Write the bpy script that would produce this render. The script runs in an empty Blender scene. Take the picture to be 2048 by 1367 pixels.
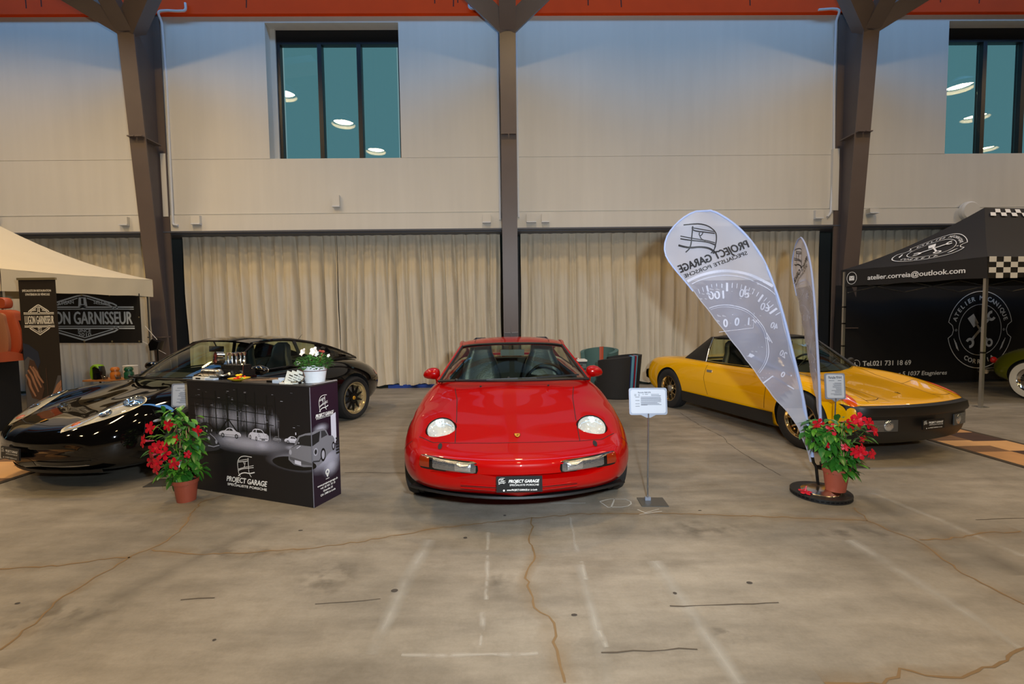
import bpy, bmesh, math, random
import numpy as np
from mathutils import Vector, Matrix
from mathutils.bvhtree import BVHTree
PI = math.pi
rnd = random.Random(7)
SC = bpy.context.scene
COL = SC.collection

# ------------------------------------------------------------------ camera
CAM_YAW, CAM_PITCH, CAM_ROLL, CAM_H = 0.01538561, 0.05374315, -0.01286365, 1.5
cam = bpy.data.cameras.new('camera'); cam_o = bpy.data.objects.new('camera', cam); COL.objects.link(cam_o)
cam.sensor_width = 36.0; cam.lens = 36.0*910/2048; cam.clip_start = 0.05; cam.clip_end = 200
_f = Vector((math.sin(CAM_YAW)*math.cos(CAM_PITCH), math.cos(CAM_YAW)*math.cos(CAM_PITCH), -math.sin(CAM_PITCH)))
_r = Vector((math.cos(CAM_YAW), -math.sin(CAM_YAW), 0)); _u = _r.cross(_f)
_r2 = _r*math.cos(CAM_ROLL)+_u*math.sin(CAM_ROLL); _u2 = -_r*math.sin(CAM_ROLL)+_u*math.cos(CAM_ROLL)
cam_o.matrix_world = Matrix(((_r2.x,_u2.x,-_f.x,0),(_r2.y,_u2.y,-_f.y,0),(_r2.z,_u2.z,-_f.z,CAM_H),(0,0,0,1)))
SC.camera = cam_o

# ------------------------------------------------------------------ colour management, world
SC.view_settings.view_transform = 'Standard'; SC.view_settings.look = 'None'
SC.view_settings.gamma = 1.0; SC.view_settings.use_curve_mapping = False
SC.view_settings.exposure = 0.0
wd = bpy.data.worlds.new('dusk_sky'); SC.world = wd; wd.use_nodes = True
_bg = wd.node_tree.nodes['Background']; _bg.inputs[0].default_value = (0.15,0.27,0.29,1); _bg.inputs[1].default_value = 1.0

# ------------------------------------------------------------------ large lights
def area_light(name, loc, aim, shape, sx, sy, power, color, spread=180):
    l = bpy.data.lights.new(name, 'AREA'); l.shape = shape; l.size = sx; l.size_y = sy
    l.energy = power; l.color = color; l.spread = math.radians(spread)
    o = bpy.data.objects.new(name, l); COL.objects.link(o); o.location = loc
    d = Vector(aim)-Vector(loc); o.rotation_euler = d.to_track_quat('-Z','Y').to_euler()
    return o
WARM = (1.0, 0.69, 0.33)
LAMP_POWER = 118
SKY_POWER = 1250
FLASH_POWER = 940
LAMPS = [(-5.14,4.44),(-4.77,2.0),(-4.6,-1.8),(0.3,5.9),(0.25,1.0),(-8.3,-1.6),(-10.2,6.3),(-6.16,6.36),(6.3,6.2),  # includes one lamp added only to brighten the left of the wall
         (5.2,1.4),(5.2,-1.8),(5.2,-5.2),(12.99,6.55),(15.5,4.6),(-11.5,4.4),(-11.5,0.5),(10.6,1.4),(10.6,-3.0),(18.9,1.75)]
for _x,_y in LAMPS:
    area_light('lamp_light', (_x,_y,7.93), (_x,_y,0), 'DISK', 0.62, 0.62, LAMP_POWER, WARM)
area_light('skylight_light', (0,6.2,11.5), (0,9.5,7.2), 'RECTANGLE', 34, 1.4, SKY_POWER, (0.20,0.50,1.0))
_fl = bpy.data.lights.new('flash_light','SPOT'); _fl.energy = FLASH_POWER; _fl.color = (0.80,0.91,1.0); _fl.shadow_soft_size = 0.06
_fl.spot_size = math.radians(150); _fl.spot_blend = 1.0
_flo = bpy.data.objects.new('flash_light',_fl); COL.objects.link(_flo); _flo.location = (0.36,-0.05,1.80)
_flo.rotation_euler = (Vector((0.2,9.5,3.9))-Vector((0.36,-0.05,1.80))).to_track_quat('-Z','Y').to_euler()

# ------------------------------------------------------------------ materials
def lin(c):
    return tuple(((v/12.92) if v <= 0.04045 else ((v+0.055)/1.055)**2.4) for v in c)
def rgb(r,g,b): return lin((r/255,g/255,b/255))+(1,)
_mats = {}
def mat(name, col, rough=0.5, metal=0.0, coat=0.0, noise=None, bump=0.0, bscale=40, spec=0.5, emit=None, sheen=0):
    if name in _mats: return _mats[name]
    m = bpy.data.materials.new(name); m.use_nodes = True; nt = m.node_tree; b = nt.nodes['Principled BSDF']
    b.inputs['Base Color'].default_value = col; b.inputs['Roughness'].default_value = rough
    b.inputs['Metallic'].default_value = metal; b.inputs['Coat Weight'].default_value = coat
    b.inputs['Coat Roughness'].default_value = 0.02; b.inputs['Specular IOR Level'].default_value = spec
    if sheen: b.inputs['Sheen Weight'].default_value = sheen
    if emit: b.inputs['Emission Color'].default_value = col; b.inputs['Emission Strength'].default_value = emit
    if noise or bump:
        tc = nt.nodes.new('ShaderNodeTexCoord')
    if noise:
        amt, sc = noise
        n = nt.nodes.new('ShaderNodeTexNoise'); n.inputs['Scale'].default_value = sc; n.inputs['Detail'].default_value = 5
        r = nt.nodes.new('ShaderNodeMapRange'); r.inputs[3].default_value = 1-amt; r.inputs[4].default_value = 1+amt
        mx = nt.nodes.new('ShaderNodeMix'); mx.data_type='RGBA'; mx.blend_type='MULTIPLY'; mx.inputs[0].default_value = 1
        mx.inputs[6].default_value = col
        nt.links.new(tc.outputs['Object'], n.inputs['Vector']); nt.links.new(n.outputs['Fac'], r.inputs[0])
        nt.links.new(r.outputs[0], mx.inputs[7]); nt.links.new(mx.outputs[2], b.inputs['Base Color'])
    if bump:
        n = nt.nodes.new('ShaderNodeTexNoise'); n.inputs['Scale'].default_value = bscale; n.inputs['Detail'].default_value = 3
        bp = nt.nodes.new('ShaderNodeBump'); bp.inputs['Strength'].default_value = bump; bp.inputs['Distance'].default_value = 0.01
        nt.links.new(tc.outputs['Object'], n.inputs['Vector']); nt.links.new(n.outputs['Fac'], bp.inputs['Height'])
        nt.links.new(bp.outputs[0], b.inputs['Normal'])
    _mats[name] = m; return m
def glass_mat(name, tint, ior=1.45, extra=0.0):
    if name in _mats: return _mats[name]
    m = bpy.data.materials.new(name); m.use_nodes = True; nt = m.node_tree
    for n in list(nt.nodes): nt.nodes.remove(n)
    o = nt.nodes.new('ShaderNodeOutputMaterial'); t = nt.nodes.new('ShaderNodeBsdfTransparent'); g = nt.nodes.new('ShaderNodeBsdfGlossy')
    f = nt.nodes.new('ShaderNodeLayerWeight'); f.inputs[0].default_value = 0.5; pw = nt.nodes.new('ShaderNodeMath'); pw.operation='POWER'; pw.inputs[1].default_value = 5.0; F0 = ((ior-1)/(ior+1))**2; ml = nt.nodes.new('ShaderNodeMath'); ml.operation='MULTIPLY_ADD'; ml.inputs[1].default_value = 1-F0; ml.inputs[2].default_value = F0; mx = nt.nodes.new('ShaderNodeMixShader'); ad = nt.nodes.new('ShaderNodeMath'); ad.operation='ADD'
    ad.inputs[1].default_value = extra; ad.use_clamp = True
    t.inputs[0].default_value = tint; g.inputs['Roughness'].default_value = 0.0
    nt.links.new(f.outputs['Facing'], pw.inputs[0]); nt.links.new(pw.outputs[0], ml.inputs[0])
    nt.links.new(ml.outputs[0], ad.inputs[0]); nt.links.new(ad.outputs[0], mx.inputs[0]); nt.links.new(t.outputs[0], mx.inputs[1]); nt.links.new(g.outputs[0], mx.inputs[2])
    nt.links.new(mx.outputs[0], o.inputs[0]); _mats[name] = m; return m
def fade_mat(name, col, amt=1.0, nscale=8, rough=0.6, lo=0.35, hi=0.65):
    """diffuse stain, its edge strength comes from the mesh attribute 'a', broken up by noise"""
    if name in _mats: return _mats[name]
    m = bpy.data.materials.new(name); m.use_nodes = True; nt = m.node_tree; b = nt.nodes['Principled BSDF']
    b.inputs['Base Color'].default_value = col; b.inputs['Roughness'].default_value = rough
    o = [n for n in nt.nodes if n.type=='OUTPUT_MATERIAL'][0]
    t = nt.nodes.new('ShaderNodeBsdfTransparent'); mx = nt.nodes.new('ShaderNodeMixShader')
    a = nt.nodes.new('ShaderNodeAttribute'); a.attribute_name = 'a'
    mul = nt.nodes.new('ShaderNodeMath'); mul.operation='MULTIPLY'; mul.inputs[1].default_value = amt
    nt.links.new(a.outputs['Fac'], mul.inputs[0]); last = mul.outputs[0]
    if nscale:
        tc = nt.nodes.new('ShaderNodeTexCoord'); n = nt.nodes.new('ShaderNodeTexNoise'); n.inputs['Scale'].default_value = nscale; n.inputs['Detail'].default_value = 6
        r = nt.nodes.new('ShaderNodeMapRange'); r.inputs[1].default_value = lo; r.inputs[2].default_value = hi
        m2 = nt.nodes.new('ShaderNodeMath'); m2.operation='MULTIPLY'
        nt.links.new(tc.outputs['Object'], n.inputs['Vector']); nt.links.new(n.outputs['Fac'], r.inputs[0])
        nt.links.new(r.outputs[0], m2.inputs[0]); nt.links.new(last, m2.inputs[1]); last = m2.outputs[0]
    nt.links.new(last, mx.inputs[0]); nt.links.new(t.outputs[0], mx.inputs[1]); nt.links.new(b.outputs[0], mx.inputs[2]); nt.links.new(mx.outputs[0], o.inputs[0])
    _mats[name] = m; return m

# ------------------------------------------------------------------ mesh helpers
def V(*a): return Vector(a)
def frame(direction, up=(0,0,1)):
    z = Vector(direction).normalized(); u = Vector(up)
    if abs(z.dot(u)) > 0.98: u = Vector((1,0,0))
    x = u.cross(z).normalized(); y = z.cross(x); return x,y,z
class MB:
    def __init__(s): s.v=[]; s.f=[]; s.mi=[]; s.a=[]
    def add(s, vs, fs, mi=0, a=None):
        b=len(s.v); s.v += [tuple(p) for p in vs]; s.f += [tuple(i+b for i in f) for f in fs]; s.mi += [mi]*len(fs)
        s.a += (list(a) if a is not None else [1.0]*len(vs)); return s
    def box(s, c, size, rz=0, mi=0, R=None):
        M = R if R is not None else Matrix.Rotation(rz,3,'Z'); c=Vector(c); h=[q/2 for q in size]; vs=[]
        for x in (-1,1):
            for y in (-1,1):
                for z in (-1,1): vs.append(c + M@Vector((x*h[0],y*h[1],z*h[2])))
        return s.add(vs,[(0,1,3,2),(4,6,7,5),(0,4,5,1),(2,3,7,6),(0,2,6,4),(1,5,7,3)],mi)
    def bar(s, p, q, w, d, up=(0,0,1), mi=0):
        p=Vector(p);q=Vector(q); x,y,z=frame(q-p,up); vs=[]
        for e in (p,q):
            for a,b in ((-1,-1),(1,-1),(1,1),(-1,1)): vs.append(e+x*a*w/2+y*b*d/2)
        return s.add(vs,[(3,2,1,0),(4,5,6,7),(0,1,5,4),(1,2,6,5),(2,3,7,6),(3,0,4,7)],mi)
    def tube(s, pts, r, n=8, closed=False, mi=0, caps=True):
        pts=[Vector(p) for p in pts]; rs = r if isinstance(r,(list,tuple)) else [r]*len(pts); vs=[]; fs=[]; N=len(pts)
        px=None
        for i,p in enumerate(pts):
            if closed: t = pts[(i+1)%N]-pts[i-1]
            else: t = pts[min(i+1,N-1)]-pts[max(i-1,0)]
            if t.length < 1e-9: t = Vector((0,0,1))
            t.normalize()
            if px is None: px,py,_ = frame(t)
            else:
                px = (px - t*px.dot(t))
                if px.length<1e-6: px,_,_ = frame(t)
                px.normalize()
            py = t.cross(px)
            for k in range(n):
                a=2*PI*k/n; vs.append(p+(px*math.cos(a)+py*math.sin(a))*rs[i])
        for i in range(N if closed else N-1):
            j=(i+1)%N
            for k in range(n): l=(k+1)%n; fs.append((i*n+k,i*n+l,j*n+l,j*n+k))
        if caps and not closed: fs.append(tuple(range(n-1,-1,-1))); fs.append(tuple((N-1)*n+k for k in range(n)))
        return s.add(vs,fs,mi)
    def cyl(s, p, q, r, n=16, r2=None, mi=0): return s.tube([p,q],[r,r if r2 is None else r2],n,mi=mi)
    def lathe(s, prof, o=(0,0,0), axis=(0,0,1), n=24, mi=0, a0=0, a1=2*PI):
        x,y,z=frame(axis); o=Vector(o); vs=[]; fs=[]; m=len(prof); full=abs(a1-a0-2*PI)<1e-6; cnt=n if full else n+1
        for k in range(cnt):
            a=a0+(a1-a0)*k/n; d=x*math.cos(a)+y*math.sin(a)
            for r,h in prof: vs.append(o+d*r+z*h)
        for k in range(n):
            l=(k+1)%cnt
            for i in range(m-1): fs.append((k*m+i,l*m+i,l*m+i+1,k*m+i+1))
        return s.add(vs,fs,mi)
    def ball(s, c, r, n=12, m=8, mi=0, M=None):
        c=Vector(c); r = r if isinstance(r,(list,tuple)) else (r,r,r); vs=[];fs=[]
        for i in range(m+1):
            t=PI*i/m
            for k in range(n):
                a=2*PI*k/n; d=Vector((r[0]*math.sin(t)*math.cos(a), r[1]*math.sin(t)*math.sin(a), r[2]*math.cos(t)))
                vs.append(c+(M@d if M is not None else d))
        for i in range(m):
            for k in range(n): l=(k+1)%n; fs.append((i*n+k,(i+1)*n+k,(i+1)*n+l,i*n+l))
        return s.add(vs,fs,mi)
    def prism(s, poly, o, X, Y, depth, mi=0):
        """polygon (u,v) on the plane o,X,Y extruded by depth along X x Y, from the plane outwards"""
        o=Vector(o);X=Vector(X);Y=Vector(Y);N=X.cross(Y).normalized(); n=len(poly)
        A=[o+X*u+Y*v for u,v in poly]; B=[p+N*depth for p in A]
        fs=[tuple(range(n,2*n)),tuple(range(n-1,-1,-1))]+[(i,(i+1)%n,n+(i+1)%n,n+i) for i in range(n)]
        return s.add(A+B,fs,mi)
    def grid(s, rows, mi=0, closed=False, a=None):
        n=len(rows[0]); vs=[p for r in rows for p in r]; fs=[]
        for i in range(len(rows)-1):
            for k in range(n if closed else n-1): l=(k+1)%n; fs.append((i*n+k,i*n+l,(i+1)*n+l,(i+1)*n+k))
        return s.add(vs,fs,mi,a)
    def build(s, name, mats, parent=None, smooth=False, attr=False, merge=False, angle=None):
        me=bpy.data.meshes.new(name); me.from_pydata(s.v,[],s.f)
        if not isinstance(mats,(list,tuple)): mats=[mats]
        for m in mats: me.materials.append(m)
        if len(mats)>1: me.polygons.foreach_set('material_index', s.mi)
        if attr:
            at=me.attributes.new('a','FLOAT','POINT'); at.data.foreach_set('value', s.a)
        if merge:
            bm=bmesh.new(); bm.from_mesh(me); bmesh.ops.remove_doubles(bm,verts=bm.verts,dist=1e-5); bmesh.ops.recalc_face_normals(bm,faces=bm.faces); bm.to_mesh(me); bm.free()
        if smooth or angle:
            me.polygons.foreach_set('use_smooth',[True]*len(me.polygons))
            me.update(); me.set_sharp_from_angle(angle=math.radians(angle or 40))
        me.update(); o=bpy.data.objects.new(name,me); COL.objects.link(o)
        if parent is not None: o.parent=parent
        return o
def tag(o,label,cat,group=None,kind=None):
    if label: o['label']=label
    if cat: o['category']=cat
    if group: o['group']=group
    if kind: o['kind']=kind
    return o
def thing(name,label,cat,loc=(0,0,0),rz=0,group=None):
    o=bpy.data.objects.new(name,None); COL.objects.link(o); o.empty_display_size=0.2; o.location=loc; o.rotation_euler=(0,0,rz)
    return tag(o,label,cat,group)
def struct(o): o['kind']='structure'; return o
def copy_tree(o,parent=None):
    c=o.copy(); COL.objects.link(c); c.parent=parent
    for ch in list(o.children): copy_tree(ch,c)
    return c
# ---- flat graphics on a plane
_tcache={}
def text_mesh(txt):
    """unit-height text outline triangulated: verts (x,y), faces, width"""
    if txt in _tcache: return _tcache[txt]
    cu=bpy.data.curves.new('t','FONT'); cu.body=txt; cu.size=1.0; cu.resolution_u=3; cu.fill_mode='FRONT'
    o=bpy.data.objects.new('t',cu); COL.objects.link(o); dg=bpy.context.evaluated_depsgraph_get(); dg.update()
    me=bpy.data.meshes.new_from_object(o.evaluated_get(dg)); vs=[(v.co.x,v.co.y) for v in me.vertices]; fs=[tuple(p.vertices) for p in me.polygons]
    bpy.data.objects.remove(o); bpy.data.curves.remove(cu); bpy.data.meshes.remove(me)
    w=max([x for x,y in vs],default=0.5); _tcache[txt]=(vs,fs,w); return _tcache[txt]
class Panel:
    """2D drawing surface: origin, X, Y unit axes; optional warp function (u,v)->Vector"""
    def __init__(s,o,X,Y,lift=0.0012,warp=None,N=None):
        s.o=Vector(o);s.X=Vector(X);s.Y=Vector(Y);s.N=(Vector(N) if N else s.X.cross(s.Y)).normalized();s.lift=lift;s.warp=warp;s.mb=MB()
    def p(s,u,v,k=1.0):
        if s.warp: return s.warp(u,v)
        return s.o+s.X*u+s.Y*v+s.N*s.lift*k
    def poly(s,pts,mi=0,k=1.0,a=None):
        s.mb.add([s.p(u,v,k) for u,v in pts],[tuple(range(len(pts)))],mi,a); return s
    def rect(s,u0,v0,u1,v1,mi=0,k=1.0): return s.poly([(u0,v0),(u1,v0),(u1,v1),(u0,v1)],mi,k)
    def stroke(s,pts,w,mi=0,k=1.0,closed=False,alpha=None):
        n=len(pts); ws=w if isinstance(w,(list,tuple)) else [w]*n; vs=[];fs=[];aa=[]
        for i,(u,v) in enumerate(pts):
            if closed: a=pts[i-1]; b=pts[(i+1)%n]
            else: a=pts[max(i-1,0)]; b=pts[min(i+1,n-1)]
            dx,dy=b[0]-a[0],b[1]-a[1]; L=math.hypot(dx,dy) or 1; nx,ny=-dy/L*ws[i]/2,dx/L*ws[i]/2
            if alpha is None: vs+= [s.p(u+nx,v+ny,k),s.p(u-nx,v-ny,k)]; aa+=[1,1]
            else: vs+= [s.p(u+nx,v+ny,k),s.p(u,v,k),s.p(u-nx,v-ny,k)]; al=alpha if not isinstance(alpha,(list,tuple)) else alpha[i]; aa+=[0,al,0]
        m=2 if alpha is None else 3
        for i in range(n if closed else n-1):
            j=(i+1)%n
            for q in range(m-1): fs.append((i*m+q,i*m+q+1,j*m+q+1,j*m+q))
        s.mb.add(vs,fs,mi,aa); return s
    def arc(s,cu,cv,ru,rv,a0,a1,w,mi=0,n=32,k=1.0):
        pts=[(cu+ru*math.cos(a0+(a1-a0)*i/n),cv+rv*math.sin(a0+(a1-a0)*i/n)) for i in range(n+1)]
        return s.stroke(pts,w,mi,k)
    def disc(s,cu,cv,ru,rv=None,mi=0,n=24,k=1.0):
        rv=rv or ru; return s.poly([(cu+ru*math.cos(2*PI*i/n),cv+rv*math.sin(2*PI*i/n)) for i in range(n)],mi,k)
    def glow(s,cu,cv,ru,rv,mi=0,k=1.0,rings=4,n=20,clip=None):
        vs=[s.p(cu,cv,k)];aa=[1.0];fs=[]
        def cl(u,v):
            if clip: u=min(max(u,clip[0]),clip[2]); v=min(max(v,clip[1]),clip[3])
            return s.p(u,v,k)
        for r in range(1,rings+1):
            t=r/rings
            for i in range(n): a=2*PI*i/n; vs.append(cl(cu+ru*t*math.cos(a),cv+rv*t*math.sin(a))); aa.append((0.5+0.5*math.cos(PI*t)))
        for i in range(n): fs.append((0,1+i,1+(i+1)%n))
        for r in range(1,rings):
            for i in range(n): j=(i+1)%n; b=1+(r-1)*n; c=1+r*n; fs.append((b+i,c+i,c+j,b+j))
        s.mb.add(vs,fs,mi,aa); return s
    def text(s,txt,cu,cv,h,w=None,align='c',shear=0.0,mi=0,k=1.0,bold=0.0,rot=0.0,mirror=False,slant=0.0):
        """h: cap height; w: total width to fit; cu,cv: anchor on the baseline"""
        vs,fs,tw=text_mesh(txt); sy=h/0.70; sx=(w/tw) if w else sy
        W=tw*sx; x0={'c':-W/2,'l':0,'r':-W}[align]; cr,sr=math.cos(rot),math.sin(rot)
        offs=[(0,0)] if not bold else [(-bold,0),(bold,0),(0,bold*.7),(0,-bold*.7)]
        for q,(ox,oy) in enumerate(offs):
            P=[]
            for x,y in vs:
                X=x*sx+x0+y*sy*shear+ox; Y=y*sy+oy+(x*sx)*slant
                if mirror: X=-X
                P.append(s.p(cu+X*cr-Y*sr,cv+X*sr+Y*cr,k+0.02*q))
            s.mb.add(P,fs if not mirror else [tuple(reversed(f)) for f in fs],mi)
        return s
    def arctext(s,txt,cu,cv,r,mid,h,step,inward=False,mi=0,ry=1.0,bold=0.0):
        """letters around an arc; mid: angle of the text's middle; inward: text on lower side reading left to right"""
        n=len(txt)
        for i,ch in enumerate(txt):
            if ch==' ': continue
            off=(i-(n-1)/2)*step
            a=mid-off if not inward else mid+off
            u=cu+r*math.cos(a); v=cv+r*math.sin(a)*ry
            rot=a-PI/2 if not inward else a+PI/2
            if inward: u2=u+ (h/2)*math.cos(a); v2=v+(h/2)*math.sin(a)
            else: u2=u-(h/2)*math.cos(a); v2=v-(h/2)*math.sin(a)
            s.text(ch,u2,v2,h,rot=rot,mi=mi,bold=bold)
        return s
    def build(s,name,mats,parent=None,attr=False):
        o=s.mb.build(name,mats,parent,attr=attr); s.mb=MB(); return o
# ---- curve interpolation
def cr_interp(P, n, closed=False):
    """Catmull-Rom (chordal parameter) through rows of P (k,...) with n steps per span"""
    P=np.asarray(P,float); k=len(P); flat=P.reshape(k,-1)
    d=np.maximum(np.sqrt(np.linalg.norm(np.diff(flat,axis=0),axis=1)),1e-6); t=np.concatenate([[0],np.cumsum(d)])
    ext=np.vstack([2*flat[0]-flat[1],flat,2*flat[-1]-flat[-2]]); te=np.concatenate([[t[0]-d[0]],t,[t[-1]+d[-1]]])
    out=[]
    for i in range(k-1):
        p0,p1,p2,p3=ext[i:i+4]; t0,t1,t2,t3=te[i:i+4]
        for j in range(n + (1 if i==k-2 else 0)):
            x=t1+(t2-t1)*j/n
            a1=(t1-x)/(t1-t0)*p0+(x-t0)/(t1-t0)*p1; a2=(t2-x)/(t2-t1)*p1+(x-t1)/(t2-t1)*p2; a3=(t3-x)/(t3-t2)*p2+(x-t2)/(t3-t2)*p3
            b1=(t2-x)/(t2-t0)*a1+(x-t0)/(t2-t0)*a2; b2=(t3-x)/(t3-t1)*a2+(x-t1)/(t3-t1)*a3
            out.append((t2-x)/(t2-t1)*b1+(x-t1)/(t2-t1)*b2)
    return np.array(out).reshape((-1,)+P.shape[1:])
def smooth_line(pts,n=6): return [tuple(p) for p in cr_interp(pts,n)]
def resample(pts,n):
    P=np.asarray(pts,float); d=np.concatenate([[0],np.cumsum(np.linalg.norm(np.diff(P,axis=0),axis=1))]); s=np.linspace(0,d[-1],n)
    return np.stack([np.interp(s,d,P[:,i]) for i in range(P.shape[1])],1)
def boolean_cut(o, cutters):
    for c in cutters:
        m=o.modifiers.new('b','BOOLEAN'); m.operation='DIFFERENCE'; m.solver='EXACT'; m.object=c
        try: m.material_mode='TRANSFER'
        except Exception: pass
    dg=bpy.context.evaluated_depsgraph_get(); dg.update()
    me=bpy.data.meshes.new_from_object(o.evaluated_get(dg)); old=o.data; o.modifiers.clear(); o.data=me; me.name=old.name; bpy.data.meshes.remove(old)
    for c in cutters:
        d=c.data; bpy.data.objects.remove(c); bpy.data.meshes.remove(d)
    me.polygons.foreach_set('use_smooth',[True]*len(me.polygons)); me.set_sharp_from_angle(angle=math.radians(38)); me.update()
def bvh_of(o):
    bm=bmesh.new(); bm.from_mesh(o.data); b=BVHTree.FromBMesh(bm); bm.free(); return b
# ------------------------------------------------------------------ room shell
def floor_mat():
    m=bpy.data.materials.new('concrete_floor'); m.use_nodes=True; nt=m.node_tree; b=nt.nodes['Principled BSDF']; L=nt.links.new
    tc=nt.nodes.new('ShaderNodeTexCoord')
    def noise(sc,det,rough=0.6,vec=None):
        n=nt.nodes.new('ShaderNodeTexNoise'); n.inputs['Scale'].default_value=sc; n.inputs['Detail'].default_value=det; n.inputs['Roughness'].default_value=rough
        L(vec or tc.outputs['Object'],n.inputs['Vector']); return n.outputs['Fac']
    def ramp(f,stops):
        r=nt.nodes.new('ShaderNodeValToRGB'); L(f,r.inputs[0]); e=r.color_ramp.elements
        for i,(p,c) in enumerate(stops):
            if i<2: e[i].position=p; e[i].color=c
            else: q=e.new(p); q.color=c
        return r.outputs[0]
    def mul(a,bb,f=1.0,mode='MULTIPLY'):
        x=nt.nodes.new('ShaderNodeMix'); x.data_type='RGBA'; x.blend_type=mode; x.inputs[0].default_value=f; L(a,x.inputs[6]); L(bb,x.inputs[7]); return x.outputs[2]
    base=ramp(noise(0.45,6),[(0.33,rgb(112,107,97)),(0.5,rgb(134,128,117)),(0.68,rgb(152,146,135))])
    mp=nt.nodes.new('ShaderNodeMapping'); mp.inputs['Scale'].default_value=(1.2,5,1); mp.inputs['Rotation'].default_value=(0,0,0.5); L(tc.outputs['Object'],mp.inputs[0])
    st=ramp(noise(1.1,7,0.65,mp.outputs[0]),[(0.3,(0.70,0.69,0.67,1)),(0.62,(1.08,1.07,1.05,1))])
    sp=ramp(noise(5,8,0.75),[(0.28,(0.80,0.78,0.74,1)),(0.55,(1.03,1.03,1.03,1))])
    fine=ramp(noise(60,4,0.7),[(0.25,(0.88,0.88,0.88,1)),(0.7,(1.06,1.06,1.06,1))])
    c=mul(mul(mul(base,st),sp,0.8),fine,0.8); L(c,b.inputs['Base Color'])
    rr=nt.nodes.new('ShaderNodeMapRange'); rr.inputs[3].default_value=0.42; rr.inputs[4].default_value=0.72; L(noise(3,5),rr.inputs[0]); L(rr.outputs[0],b.inputs['Roughness'])
    bp=nt.nodes.new('ShaderNodeBump'); bp.inputs['Strength'].default_value=0.12; bp.inputs['Distance'].default_value=0.01; L(noise(25,6),bp.inputs['Height']); L(bp.outputs[0],b.inputs['Normal'])
    return m
def plaster(name,col,scale=1.2):
    m=bpy.data.materials.new(name); m.use_nodes=True; nt=m.node_tree; b=nt.nodes['Principled BSDF']; L=nt.links.new
    tc=nt.nodes.new('ShaderNodeTexCoord'); mp=nt.nodes.new('ShaderNodeMapping'); mp.inputs['Scale'].default_value=(5,5,0.35); L(tc.outputs['Object'],mp.inputs[0])
    n=nt.nodes.new('ShaderNodeTexNoise'); n.inputs['Scale'].default_value=scale; n.inputs['Detail'].default_value=6; L(mp.outputs[0],n.inputs['Vector'])
    n2=nt.nodes.new('ShaderNodeTexNoise'); n2.inputs['Scale'].default_value=0.7; n2.inputs['Detail'].default_value=4; L(tc.outputs['Object'],n2.inputs['Vector'])
    a=nt.nodes.new('ShaderNodeMath'); a.operation='ADD'; L(n.outputs['Fac'],a.inputs[0]); L(n2.outputs['Fac'],a.inputs[1])
    r=nt.nodes.new('ShaderNodeMapRange'); r.inputs[1].default_value=0.6; r.inputs[2].default_value=1.4; r.inputs[3].default_value=0.94; r.inputs[4].default_value=1.04; L(a.outputs[0],r.inputs[0])
    x=nt.nodes.new('ShaderNodeMix'); x.data_type='RGBA'; x.blend_type='MULTIPLY'; x.inputs[0].default_value=1; x.inputs[6].default_value=col; L(r.outputs[0],x.inputs[7]); L(x.outputs[2],b.inputs['Base Color'])
    b.inputs['Roughness'].default_value=0.85; return m
M_wall=plaster('painted_concrete_wall',rgb(208,204,194)); M_dark=mat('dark_hall_paint',rgb(70,64,58),0.8); M_ceil=mat('dark_roof',rgb(58,54,52),0.8)
M_steel=mat('brown_painted_steel',rgb(94,82,76),0.42,noise=(0.12,3)); M_orange=mat('orange_painted_beam',rgb(235,70,0),0.6,noise=(0.12,2),spec=0.15)
M_black=mat('matte_black',rgb(14,14,15),0.6); M_wframe=mat('window_frame_metal',rgb(30,32,36),0.4,0.3); M_white=mat('white_plastic',rgb(222,220,212),0.5)
M_pipe=mat('white_pipe',rgb(205,208,212),0.45); M_groove=mat('shadow_groove',rgb(96,92,86),0.9)
WY=9.5
f=MB(); f.box((0,-0.5,-0.05),(54,25,0.1)); o=f.build('floor',floor_mat()); struct(o); FLOOR=o
m=MB(); m.box((0,-1.6,12.1),(54,23.2,0.2)); struct(m.build('ceiling',M_ceil))
m=MB(); m.box((0,-13.1,6),(54,0.2,12)); struct(m.build('wall_rear',M_dark))
m=MB(); m.box((-27,-1.6,6),(0.2,23.0,12)); struct(m.build('wall_left',M_dark)); m=MB(); m.box((27,-1.6,6),(0.2,23.0,12)); struct(m.build('wall_right',M_dark))
m=MB(); m.box((0,10.6,1.7),(54,0.1,3.4)); struct(m.build('wall_lower',mat('dark_backing_wall',rgb(60,58,58),0.9)))
# main wall, upper storey, with two window openings
W1=(-4.72,-2.06); W2=(9.18,11.95); ZB,ZT=4.78,7.44
m=MB()
def wbox(x0,x1,z0,z1,y0=WY,y1=WY+0.45): m.box(((x0+x1)/2,(y0+y1)/2,(z0+z1)/2),(x1-x0,y1-y0,z1-z0))
wbox(-27,W1[0],ZB,ZT); wbox(W1[1],W2[0],ZB,ZT); wbox(W2[1],27,ZB,ZT); wbox(-27,27,3.68,ZB-0.008); wbox(-27,27,ZT,7.56)
wbox(-27,27,7.56,12,WY+0.1,WY+0.45)
wbox(-27,27,3.33,3.655,WY-0.03,WY+0.45); wbox(-27,27,3.655,3.68,WY+0.012,WY+0.45); wbox(-27,27,ZB-0.008,ZB,WY+0.008,WY+0.45)
wall=struct(m.build('wall_back',M_wall))
m=MB(); m.box((0,WY-0.02,3.318),(54,0.09,0.03)); m.box((0,WY+0.3,3.30),(54,0.5,0.03)); struct(m.build('trim_1',mat('curtain_rail_metal',rgb(86,88,96),0.5)))
m=MB(); m.box((0,WY-0.02,7.99),(54,0.14,0.86)); b1=tag(m.build('orange_beam',M_orange),'long orange painted steel beam along the top of the back wall','beam')
P_=Panel((0,WY-0.09,0),(1,0,0),(0,0,1)); 
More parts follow.
